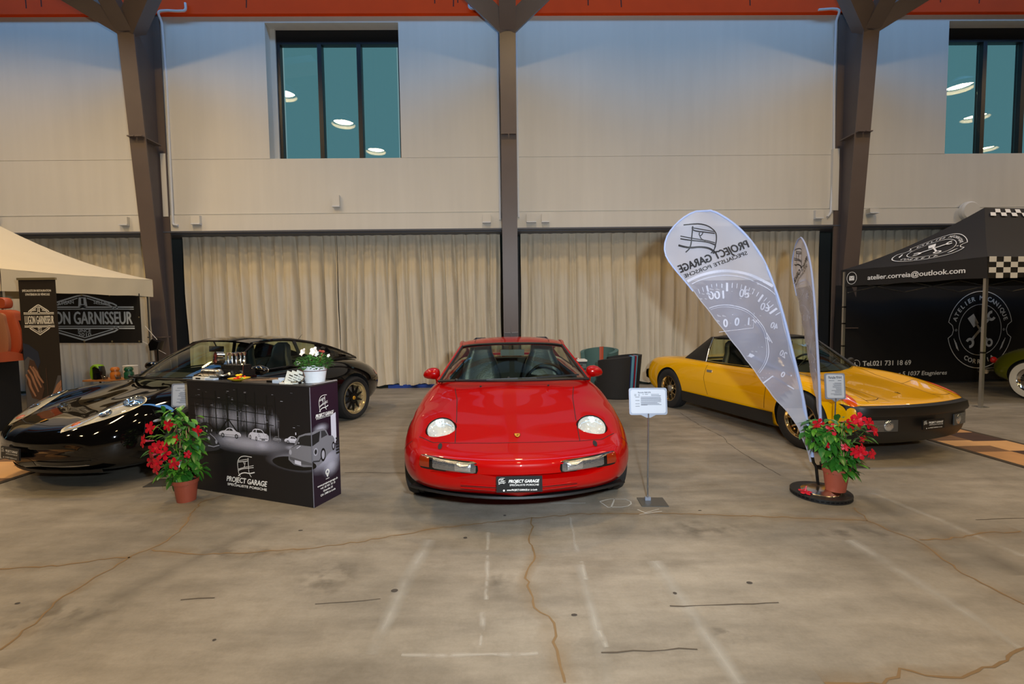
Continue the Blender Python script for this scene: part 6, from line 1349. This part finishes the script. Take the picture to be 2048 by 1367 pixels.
m=MB(); rows=[]
for q in range(13):
    a=q/12; rows.append([(-.30+.0*a,.08-.5*a,.10+.05*math.sin(PI*a)),(-.18,.08-.5*a,.08),(.18,.08-.5*a,.08),(.30,.08-.5*a,.10+.05*math.sin(PI*a)),(.31,.08-.5*a,.0),(-.31,.08-.5*a,.0)])
m.grid(rows,closed=True); m.add(rows[-1],[tuple(range(6))]); m.build('seat_cushion',M_or,t,smooth=True,angle=50)
m=MB(); m.prism([(-.42,.0),(.40,.0),(.36,.14),(.37,.50),(.31,.60),(.2,.62),(.1,.1),(-.3,.1)],(0,.30,0),(1,0,0),(0,0,1),.22); m.build('seat_shell',M_shell,t)
m=MB(); m.tube([(.26+.055*math.cos(a)*.9,.075,.20+.022*math.sin(a)+.012*math.cos(a)) for a in np.linspace(0,2*PI,20,endpoint=False)],.006,6,closed=True); m.build('side_handle',mat('pink_grey_trim',rgb(150,110,105),.4),t,smooth=True)
# shelf table with small things
t=thing('side_table','narrow wooden folding table with thin dark legs behind the black coupe','table',(-5.70,6.85,0))
m=MB(); m.box((0,0,.655),(.95,.30,.022)); m.build('table_top',mat('orange_wood',rgb(160,104,52),.5,noise=(.2,12)),t)
for x in (-.28,.28):
    for s in (1,-1): m=MB(); m.bar((x-s*.16,-s*.08,.012),(x+s*.16,-s*.08,.645),.02,.012); m.build('leg',M_gloss_blk,t)
def small(name,label,cat,loc,build):
    t=thing(name,label,cat,loc); build(t); return t
def lath(prof,n=20): m=MB(); m.lathe(prof,(0,0,0),(0,0,1),n); return m
ZT_=.666
small('coffee_machine','green and black small pod coffee machine at the left end of the side table','coffee machine',(-6.02,6.80,ZT_),lambda t:(pad(t,'body',[(-.05,0),(.06,0),(.07,.10),(.05,.19),(.0,.215),(-.05,.19),(-.065,.1)],.10,M_gloss_blk).__class__, pad(t,'side_panel',[(-.065,0),(-.045,0),(-.045,.18),(.0,.20),(.05,.17),(.03,.212),(-.03,.222),(-.07,.19),(-.085,.08)],.12,mat('lime_plastic',rgb(110,150,20),.4)), MB().box((.01,-.06,.05),(.04,.05,.08)).build('cup_drawer',M_gloss_blk,t)))
small('white_box','pale cardboard box behind the jars on the side table','box',(-5.66,6.93,ZT_),lambda t:(MB().box((0,0,.09),(.17,.07,.18)).build('box',mat('pale_card',rgb(190,182,165),.7),t),MB().box((0,-.0,.182),(.175,.075,.012)).build('lid',M_white,t)))
jar=[(0,0),(.055,0),(.06,.02),(.06,.09),(.045,.11),(.045,.125)]
for nm,lab,xx,mt in (('orange_jar','squat amber plastic jar on the side table, left of the green jar',-5.78,mat('amber_plastic',rgb(170,96,30),.3)),('green_jar','squat dark green plastic jar on the side table, right of the amber jar',-5.58,mat('dark_green_plastic',rgb(16,72,48),.3))):
    def b(t,mt=mt): lath(jar).build('jar',mt,t,angle=40); q=lath([(.05,.125),(.055,.13),(.055,.155),(.04,.175),(0,.18)]); q.build('lid',mt,t,angle=40)
    small('plastic_jar',lab,'jar',(xx,6.80,ZT_),b)
for i,xx in enumerate((-5.88,-5.69,-5.48)):
    small('glass_bowl','small clear glass bowl on the side table, %s'%(('right of the coffee machine','between the amber and green jars','right of the green jar')[i]),'bowl',(xx,6.74,ZT_),lambda t:(lath([(0,.004),(.03,.004),(.045,.07),(.043,.07),(.028,.008),(0,.008)]).build('bowl',M_clear,t,angle=40),lath([(0,.01),(.026,.01),(.033,.04),(0,.042)]).build('content',mat('dark_beads',rgb(60,50,44),.5),t)))
small('blue_case','small blue case with a rounded lid near the right end of the side table','case',(-5.36,6.82,ZT_),lambda t:(pad(t,'case',[(-.06,0),(.07,0),(.07,.05),(.04,.10),(-.02,.11),(-.06,.06)],.08,mat('blue_plastic',rgb(24,44,120),.35)),MB().box((0,-.045,.05),(.07,.01,.02)).build('clasp',M_gloss_blk,t)))
small('paper_cup','small dark paper cup with pale rim at the right end of the side table','cup',(-5.26,6.80,ZT_),lambda t:(lath([(0,0),(.02,0),(.027,.06),(.025,.06),(.018,.005),(0,.005)]).build('cup',M_gloss_blk,t,angle=40),MB().tube([(.027*math.cos(a),.027*math.sin(a),.06) for a in np.linspace(0,2*PI,16,endpoint=False)],.003,5,closed=True).build('rim',M_white,t)))
# black speaker like box by the column
t=thing('black_light_box','small black angular box on a cord beside the foot of the left column','box',(-6.35,8.4,.98)); pad(t,'housing',[(-.10,.0),(.04,.02),(.09,.16),(-.05,.22),(-.12,.12)],.14,M_gloss_blk); m=MB(); m.tube([(0,0,.2),(-.28,.1,.45)],.004,5); m.build('cord',M_white,t); m=MB(); m.cyl((0,.0,-.98),(0,0,.03),.012,8); m.build('stand',M_gloss_blk,t)
# ------------------------------------------------------------------ right booth: black tent
t=thing('pop_up_tent','black pop-up tent with chequered border and workshop lettering at the right edge','tent',(0,0,0))
cor=[(7.42,6.92),(12.3,7.30),(11.6,9.25),(6.60,8.85)]
PK=[(8.22,7.75,3.27),(11.0,8.1,3.27)]
can,val=canopy(t,cor,2.34,2.01,PK,M_tentblk,sag=.10,which=(0,1,1,0))
for i,(x,y) in enumerate(cor):
    m=MB(); s=.0; px_=x+(.03 if i in (0,3) else -.03); py_=y+(.04 if i<2 else -.04)
    m.bar((px_,py_,.01),(px_,py_,2.30),.042,.042,up=(0,1,0)); m.bar((px_,py_,.0),(px_,py_,.012),.14,.14,up=(0,1,0)); l=m.build('leg',M_alu,t)
    m=MB()
    for z in (.86,1.30,1.62) if i==3 else (.86,): m.box((px_,py_,z),(.055,.055,.025))
    m.build('strap',M_gloss_blk,l)
scissor(t,(6.7,8.8),(11.5,9.2),2.12); scissor(t,(7.5,7.0),(12.2,7.3),2.15,M_gloss_blk)
# left valance text
a=Vector((cor[3][0],cor[3][1],2.01)); b=Vector((cor[0][0],cor[0][1],2.01)); X=(b-a); LW=X.length; X.normalize(); P=Panel(a,X,(0,0,1),lift=.014,N=X.cross(Vector((0,0,1))))
P.text('atelier.correia@outlook.com',LW*.55,.105,.085,LW*.66,bold=.003); P.arc(.19,.16,.085,.115,0,2*PI,.008); P.rect(.145,.115,.235,.20); P.build('lettering',M_letter,t)
P.stroke([(.145,.195),(.19,.15),(.235,.195)],.006,k=1.4); P.build('envelope_mark',M_tentblk,t)
# badge on the left roof slope
c0=Vector((cor[3][0],cor[3][1],2.34)); c1=Vector((cor[0][0],cor[0][1],2.34)); pk=Vector(PK[0])
def slope(u,v):
    """u along the left eave 0..1, v up the slope 0..1"""
    p=c0.lerp(pk,v); q=c1.lerp(pk,v); r=p.lerp(q,u); r.z-=(pk.z-2.34)*.10*4*v*(1-v)+.02*math.sin(PI*u)*(1-v); n=(c1-c0).cross(pk-c0).normalized(); return r+n*.022
def workshop_badge(P,cu,cv,R,kx=1.0,ky=1.0,th=.012,fs=.11):
    E=lambda pts:[(cu+x*R*kx,cv+y*R*ky) for x,y in pts]
    top=[(math.cos(a),math.sin(a)) for a in np.linspace(math.radians(12),math.radians(168),30)]; bot=[(math.cos(a),math.sin(a)) for a in np.linspace(math.radians(192),math.radians(348),30)]
    nl=[(-.98,.21),(-.86,.12),(-.82,0),(-.86,-.12),(-.98,-.21)]; nr=[(-x,y) for x,y in nl[::-1]]
    P.stroke(E(top+nl[::1]+bot+nr[::1]),th,closed=True); P.stroke(E([(.66*math.cos(a),.66*math.sin(a)) for a in np.linspace(0,2*PI,48,endpoint=False)]),th*.8,closed=True)
    def arct(txt,mid,step,inward):
        n=len(txt)
        for i,ch in enumerate(txt):
            if ch==' ': continue
            off=(i-(n-1)/2)*step; a=mid-off if not inward else mid+off; rr=.83
            h=fs*R; x,y=rr*math.cos(a),rr*math.sin(a); rot=a-PI/2 if not inward else a+PI/2
            d=(-h/2/R) if not inward else (h/2/R)
            P.text(ch,cu+(x+d*math.cos(a))*R*kx,cv+(y+d*math.sin(a))*R*ky,h*(ky if kx!=ky else 1),rot=rot,bold=R*.006)
    arct('ATELIER MÉCANIQUE',PI/2,.152,False); arct('CORREIA',-PI/2,.17,True)
    for s in (1,-1):
        P.stroke(E([(.74*s+.025*math.cos(a),.025*math.sin(a)) for a in np.linspace(0,2*PI,10,endpoint=False)]),th*.6,closed=True)
        for q in range(3): P.stroke(E([(s*(.80-q*.035),-.22-q*.05),(s*(.70-q*.03),-.48-q*.03)]),th*.8)
    # crossed spanner and piston
    P.stroke(E([(-.26,-.28),(.30,.32)]),R*.075*min(kx,1)); 
    for (x,y,a0) in ((.34,.36,.3),(-.30,-.34,.3+PI)): P.stroke(E([(x+.10*math.cos(a),y+.10*math.sin(a)) for a in np.linspace(a0+1.1,a0+5.6,14)]),R*.075*min(kx,ky))
    P.stroke(E([(-.16,.20),(.26,-.30)]),R*.06*min(kx,1)); P.stroke(E([(.30+.085*math.cos(a),-.34+.085*math.sin(a)) for a in np.linspace(0,2*PI,16,endpoint=False)]),R*.06*min(kx,ky),closed=True)
    P.poly(E([(-.40,.30),(-.22,.42),(-.05,.17),(-.20,.06)]))
P=Panel((0,0,0),(1,0,0),(0,0,1),warp=slope); workshop_badge(P,.50,.36,.26,1.25,1.0,.008,.13); P.build('badge',M_letter,t)
# chequer on the front valance and the ridge
a=Vector((cor[0][0],cor[0][1],2.01)); b=Vector((cor[1][0],cor[1][1],2.01)); X=(b-a); LW=X.length; X.normalize(); P=Panel(a,X,(0,0,1),lift=.014,N=X.cross(Vector((0,0,1)))); s=.0825
for i in range(int(LW/ (s*1.5))):
    for j in range(4):
        if (i+j)%2==1: P.rect(.012+i*s*1.5,.0+j*s,.012+(i+1)*s*1.5,(j+1)*s)
P.build('chequer_border',M_letter,t)
f0=Vector((cor[0][0],cor[0][1],2.34)); f1=Vector((cor[1][0],cor[1][1],2.34)); g0,g1=Vector(PK[0]),Vector(PK[1])
def fslope(u,v):
    p=f0.lerp(g0,v); q=f1.lerp(g1,v); r=p.lerp(q,u); r.z-=(g0.z-2.34)*.10*4*v*(1-v); n=(f1-f0).cross(g0-f0).normalized(); return r+n*.02
P=Panel((0,0,0),(1,0,0),(0,0,1),warp=fslope)
for i in range(26):
    for j in range(2):
        if (i+j)%2==0: P.rect(.03+i*.035,.86+j*.055,.03+(i+1)*.035,.86+(j+1)*.055)
P.build('chequer_ridge',M_letter,t)
# back wall cloth
t=thing('tent_back_wall','black cloth rear wall of the black tent with round workshop badge and phone number','banner',(0,0,0))
a=Vector((6.68,9.10,.0)); b=Vector((12.2,9.52,.0)); X=(b-a).normalized(); LW=(b-a).length; rows=[]
for i in range(60):
    q=i/59; row=[]
    for j in range(12):
        z=.06+2.0*j/11; d=.015*math.sin(q*22+j*.5)+.012*math.sin(q*9-j*.7); p=a+X*LW*q; row.append((p.x,p.y+d+.03,z))
    rows.append(row)
m=MB(); m.grid(rows); m.build('cloth',mat('black_back_cloth',rgb(17,16,18),.8,noise=(.15,6)),t,smooth=True,angle=80)
P=Panel(a,X,(0,0,1),lift=.004,N=(0,-1,0)); workshop_badge(P,3.25,1.12,.80,.93,1.0,.016,.115); P.text('Tel.021 731 18 69',.62,.42,.10,1.08,align='l',bold=.004); P.text("l'Etang 5 1037 Etagnieres",2.52,.20,.085,1.42,align='r',shear=.15,bold=.003); P.arc(.48,.46,.08,.085,0,2*PI,.010); P.stroke(smooth_line([(.45,.50),(.455,.45),(.51,.42)],4),.022)
P.build('lettering',M_letter,t)
# ------------------------------------------------------------------ olive old car at the right edge
M_olive=paint('olive_paint',rgb(92,96,12),.3)
def olive_car():
    t=thing('car','olive green vintage saloon with white-wall tyres, partly cut off at the right edge','car',(0,0,0))
    S=[(2.05,.35,[(0,.52),(.2,.52),(.36,.52),(.48,.52),(.58,.51),(.60,.50),(.58,.48),(.4,.47),(0,.47)]),
       (2.03,.35,[(0,.64),(.22,.64),(.4,.64),(.54,.63),(.66,.60),(.70,.50),(.67,.36),(.5,.32),(0,.32)]),
       (1.9,.28,[(0,.74),(.24,.74),(.42,.74),(.58,.73),(.72,.68),(.77,.50),(.74,.32),(.6,.25),(0,.25)]),
       (1.5,.08,[(0,.86),(.25,.86),(.42,.85),(.60,.84),(.75,.76),(.80,.52),(.78,.32),(.7,.24),(0,.24)]),
       (.9,0,[(0,.93),(.25,.93),(.43,.93),(.62,.92),(.74,.84),(.80,.56),(.79,.34),(.72,.24),(0,.24)]),
       (0,0,[(0,.95),(.25,.95),(.44,.95),(.64,.94),(.74,.86),(.80,.58),(.79,.34),(.72,.24),(0,.24)]),
       (-1.0,0,[(0,.94),(.25,.94),(.43,.94),(.62,.92),(.74,.84),(.80,.56),(.79,.34),(.72,.24),(0,.24)]),
       (-1.6,-.05,[(0,.86),(.25,.86),(.42,.85),(.58,.82),(.70,.74),(.77,.54),(.75,.34),(.66,.26),(0,.26)]),
       (-1.95,-.2,[(0,.70),(.22,.70),(.38,.69),(.50,.67),(.60,.62),(.66,.5),(.64,.38),(.5,.33),(0,.33)]),
       (-2.05,-.25,[(0,.52),(.2,.52),(.34,.52),(.44,.52),(.50,.51),(.52,.5),(.5,.48),(.4,.47),(0,.47)])]
    body=hull('body',S,M_olive,7,6); cut=[]
    for x in (1.22,-1.2):
        for s in (-1,1): cut.append(cutter(cyl_y(x,.33,s*.5,s*1.0,.36,36),M_well))
    plan=[(.85,0),(.75,.5),(.5,.6),(-.8,.58),(-1.1,.4),(-1.15,0)]; ring=plan+[(x,-y) for x,y in reversed(plan[1:-1])]
    m=MB(); m.prism(ring,(0,0,.45),(1,0,0),(0,1,0),.8); cut.append(cutter(m,M_cabin)); boolean_cut(body,cut); body.parent=t
    wb=smooth_line([(.86,0,.95),(.8,.45,.94),(.68,.62,.93)],4); wt=smooth_line([(.35,0,1.34),(.32,.35,1.33),(.25,.52,1.30)],4)
    ruled(full(wb),full(wt),17,5).build('windshield',M_cglass,t,smooth=True)
    P=cr_interp([[(.35,.52*k/6,1.34-.04*(abs(k)/6)**3) for k in range(-6,7)],[(-.1,.55*k/6,1.39-.06*(abs(k)/6)**3) for k in range(-6,7)],[(-.7,.53*k/6,1.34-.06*(abs(k)/6)**3) for k in range(-6,7)],[(-1.15,.45*k/6,1.12-.04*(abs(k)/6)**3) for k in range(-6,7)]],5); m=MB(); m.grid([[tuple(q) for q in r] for r in P]); m.build('roof',M_olive,t,smooth=True)
    for s in (1,-1):
        ruled([(.68,s*.62,.93),(-.9,s*.62,.94)],[(.25,s*.52,1.30),(-.72,s*.53,1.28)],14,3).build('side_window',M_cglass,t)
        m=MB(); m.tube([(.68,s*.62,.93),(.25,s*.53,1.30),(-.72,s*.53,1.28),(-1.15,s*.45,1.10),(-1.25,s*.50,.94)],.025,8); m.build('roof_pillar',M_olive,t)
    for e in (1,-1):
        m=MB(); m.tube(smooth_line([(e*1.85,-.82,.40),(e*2.05,-.72,.40),(e*2.17,-.3,.40),(e*2.18,0,.40),(e*2.17,.3,.40),(e*2.05,.72,.40),(e*1.85,.82,.40)],5),.042,10); m.build('bumper',M_chrome,t,smooth=True)
        for s in (1,-1): m=MB(); m.ball((e*1.98,s*.55,.60),(.05,.05,.06),12,8); m.build('lamp',M_redlens if e<0 else M_chrome,t,smooth=True)
    for x in (1.22,-1.2):
        for s in (1,-1): wheel(t,x,s*.70,.33,.165,.20,'white',flip=s)
    interior(t,0,0,.56,.45,1,-.2,.42,.33,.92)
    t.location=(9.62,6.30,0); t.rotation_euler=(0,0,math.radians(-90)); return t
olive_car()
# ------------------------------------------------------------------ tub chairs and drawer stack behind the red coupe
def tub(label,loc,rz,cloth,inner,stripes,R=.42,H=.76,arc=250):
    t=thing('tub_chair',label,'armchair',loc,rz); a0=-math.radians(arc/2); n=40; M_c=cloth
    def ht(a): q=abs(a)/math.radians(arc/2); return H-(.09*q**1.6)
    def shell(ro,ri,name,mt,amin,amax,z0,dz=0,nn=30):
        out=[[],[],[],[]]
        for i in range(nn+1):
            a=amin+(amax-amin)*i/nn; h=ht(a)+dz; c,s=math.cos(a),math.sin(a); k=.86 
            out[0].append((ro*k*c,ro*k*s,z0)); out[1].append((ro*c,ro*s,h-.01)); out[2].append((ri*c,ri*s,h)); out[3].append((ri*.9*c,ri*.9*s,max(z0,.30)))
        m=MB(); m.grid(out); m.add([r[0] for r in out],[(0,1,2,3)]); m.add([r[-1] for r in out],[(3,2,1,0)]); return m.build(name,mt,t,smooth=True,angle=50)
    shell(R,R-.075,'back_shell',M_c,a0,-a0,.03)
    m=MB(); m.lathe([(0,.44),(R*.80,.44),(R*.84,.41),(R*.84,.28)],(0.02,0,0),(0,0,1),36); m.build('seat',inner,t,angle=50)
    m=MB(); m.lathe([(0,.0),(R*.84,.0),(R*.86,.03),(R*.86,.28),(0,.28)],(0,0,0),(0,0,1),36); m.build('base',M_c,t,angle=40)
    for (am,aM,mt,nm) in stripes: 
        shell(R+.006,R-.083,nm,mt,am,aM,.035,.006,6)
    return t
M_blkc=mat('black_upholstery',rgb(24,23,23),.75,bump=.3,bscale=140); M_teal=mat('teal_upholstery',rgb(72,104,100),.7,bump=.3,bscale=140); M_lblue=mat('light_blue_stripe',rgb(90,150,175),.6); M_nav=mat('navy_stripe',rgb(22,34,84),.6); M_crim=mat('crimson_stripe',rgb(140,14,34),.6); M_orl=mat('orange_stripe_leather',rgb(176,66,22),.5)
ang=math.radians(60)
d2=math.radians
st=[]
def strip_set(a,seq): 
    out=[]; 
    for w,mt,nm in seq: out.append((a,a+d2(w),mt,nm)); a+=d2(w+.6)
    return out
tub('black tub chair with blue and crimson stripes down its back, behind the red coupe',(2.08,8.45,0),d2(-25),M_blkc,M_blkc,strip_set(d2(-46),[(2.2,M_nav,'navy_stripe'),(3.2,M_lblue,'blue_stripe'),(3.2,M_lblue,'blue_stripe'),(1.6,M_nav,'navy_stripe'),(4.2,M_crim,'crimson_stripe'),(4,M_lblue,'blue_stripe')]),R=.46,H=.80)
tub('teal tub chair with an orange leather band, behind the black tub chair',(1.93,9.27,0),d2(58),M_teal,M_teal,strip_set(d2(4),[(16,M_orl,'orange_band')]),R=.385,H=.86)
t=thing('drawer_stack','small grey stack of trays with a white lid beside the red coupe right mirror','drawers',(1.42,8.75,0))
m=MB(); m.box((0,0,.33),(.26,.28,.62)); m.build('cabinet',mat('dark_grey_metal',rgb(46,50,52),.4,.4),t)
for i in range(5): m=MB(); m.box((0,-.146,.10+i*.115),(.24,.016,.085)); d=m.build('drawer',mat('grey_green_metal',rgb(96,108,104),.35,.5),t); m=MB(); m.box((0,-.16,.12+i*.115),(.10,.01,.012)); m.build('handle',M_gloss_blk,d)
m=MB(); m.box((0,0,.66),(.28,.30,.03)); m.build('lid',M_white,t)
small('red_trinket','tiny reddish trinket on top of the grey drawer stack','trinket',(1.37,8.72,.675),lambda t:(MB().ball((0,0,.02),(.022,.018,.02),10,8).build('body',mat('dusty_red_petal',rgb(160,60,50),.6),t),MB().ball((.035,0,.015),(.016,.014,.015),8,6).build('bead',M_white,t)))
# ------------------------------------------------------------------ sign stands
M_sf=mat('grey_sign_frame',rgb(140,148,165),.4,.3); M_paper=mat('white_paper',rgb(176,184,198),.6); M_ink=mat('grey_ink',rgb(70,74,86),.8)
def sign(label,loc,rz,W,H,zc,title,portrait,lines,bw=.24,bd=.20,boff=(0,0),tilt=.12):
    t=thing('sign_stand',label,'sign',loc,rz); ct,stt=math.cos(tilt),math.sin(tilt)
    X=Vector((1,0,0));Y=Vector((0,stt,ct)); N=X.cross(Y); c=Vector((0,0,zc)); r=.018
    def rr(w,h,q): 
        pts=[]
        for cx,cy,a in ((w/2-q,h/2-q,0),(-w/2+q,h/2-q,PI/2),(-w/2+q,-h/2+q,PI),(w/2-q,-h/2+q,3*PI/2)):
            for k in range(5): b=a+PI/2*k/4; pts.append((cx+q*math.cos(b),cy+q*math.sin(b)))
        return pts
    m=MB(); m.prism(rr(W,H,r),c-N*.008,X,Y,.010); fr=m.build('frame',M_sf,t)
    P=Panel(c+N*.002,X,Y,N=N); P.poly(rr(W-.026,H-.026,r),0); P.build('paper',M_paper,fr)
    w=W-.06; h=H-.05
    if portrait:
        (P.text(title,-0.0,h*.36,.026,w*.95,k=2,bold=.0006) if title else P.rect(-w*.3,h*.38,w*.3,h*.40,k=2)); P.rect(-w*.45,h*.26,-w*.05,h*.275,k=2); P.rect(w*.2,h*.26,w*.45,h*.28,k=2)
        r_=random.Random(3)
        for i in range(12): ww=w*r_.uniform(.4,.8); P.rect(w*.45-ww,h*(.15-i*.052),w*.45,h*(.155-i*.052)+.002,k=2)
    else:
        P.text(title,-w*.12,h*.40,.011,w*.42,k=2,bold=.0004); r_=random.Random(5)
        for (u0,u1,v) in ((-.45,-.38,.33),(-.32,-.27,.33),(-.18,-.14,.33),(-.1,.0,.33),(.1,.36,.33),(-.45,-.38,.27),(-.32,-.27,.27),(.1,.42,.27)): P.rect(u0*w,v*h,u1*w,v*h+.003,k=2)
        for i in range(5): P.rect(-.24*w,(.20-i*.045)*h,(r_.uniform(.36,.44))*w,(.20-i*.045)*h+.003,k=2)
        for i in range(4): P.rect(-.24*w,(-.03-i*.045)*h,(r_.uniform(.30,.44))*w,(-.03-i*.045)*h+.003,k=2)
        for v in (.2,.04,-.12,-.24): P.rect(-.42*w,v*h,-.28*w,v*h+.003,k=2)
        P.rect(-.24*w,-.18*h,-.02*w,-.15*h,k=2)
    P.build('lettering',M_ink,fr)
    m=MB(); zb=zc-H/2*ct; m.prism([(-W*.2,0),(W*.2,0),(W*.05,-.022),(-W*.05,-.022)][::-1],c-Y*(H/2)-N*.008,X,Y,.010); m.build('bracket',M_sf,t)
    m=MB(); m.cyl((0,.0,.012),(0,-(H/2)*stt,zb+.01),.0065,12); m.build('pole',mat('thin_steel_rod',rgb(150,152,158),.25,.9),t,smooth=True)
    m=MB(); m.box((boff[0],boff[1],.004),(bw,bd,.008)); m.build('base_plate',mat('grey_base_plate',rgb(108,108,106),.35,.7),t); m=MB(); m.box((0,0,.02),(.045,.022,.028)); m.build('clamp',M_sf,t)
    return t
sign('landscape grey-framed information sign on a thin rod right of the red coupe',(1.14,3.60,0),-.05,.302,.215,.815,'Porsche 928 GTS',False,0,.21,.17,(.03,-.03))
sign('portrait grey-framed information sign between the black coupe and the counter',(-3.10,4.36,0),.12,.165,.225,.80,'',True,0,.24,.20,(-.12,-.12))
sign('portrait grey-framed sign headed with a model number before the yellow car',(3.17,4.30,0),-.1,.185,.25,.80,'Porsche 914-4',True,0,.24,.20,(.22,.10))
# ------------------------------------------------------------------ patchwork carpets
def carpet(label,o,ux,uy,W,D,tiles,border=.06):
    X=Vector((ux,uy,0)).normalized(); Y=Vector((-X.y,X.x,0)); t=thing('patchwork_carpet',label,'carpet',(0,0,0)); O=Vector((o[0],o[1],.0))
    m=MB(); m.prism([(0,0),(W,0),(W,D),(0,D)],O,X,Y,.006); m.build('border',mat('carpet_border',rgb(58,48,36),.9),t)
    P=Panel(O+Vector((0,0,.0068)),X,Y,N=(0,0,1),lift=0.0)
    mats=[mat('tan_hide',rgb(196,152,100),.8,noise=(.12,4)),mat('dark_brown_hide',rgb(62,40,30),.8,noise=(.4,9)),mat('mid_brown_hide',rgb(112,82,54),.8,noise=(.3,8)),mat('golden_hide',rgb(176,132,84),.8,noise=(.2,6))]
    r=random.Random(tiles); ny=int((D-2*border)/.38); y=border
    for j in range(ny):
        x=border; h=(D-2*border)/ny; last=-1
        while x<W-border-.02:
            w=min(r.choice((.22,.3,.38,.5)),W-border-x); k=r.choice([q for q in (0,1,2,3) if q!=last]); last=k; P.rect(x,y,x+w,y+h,k); x+=w
        y+=h
    P.build('patches',mats,t); return t
carpet('brown and tan patchwork runner carpet passing the nose of the black coupe at the left',(-4.76,1.2),0,1,5.6,.88,5)
carpet('brown and tan patchwork runner carpet beyond the nose of the yellow car',(5.84,1.2),0,1,6.3,.90,12)
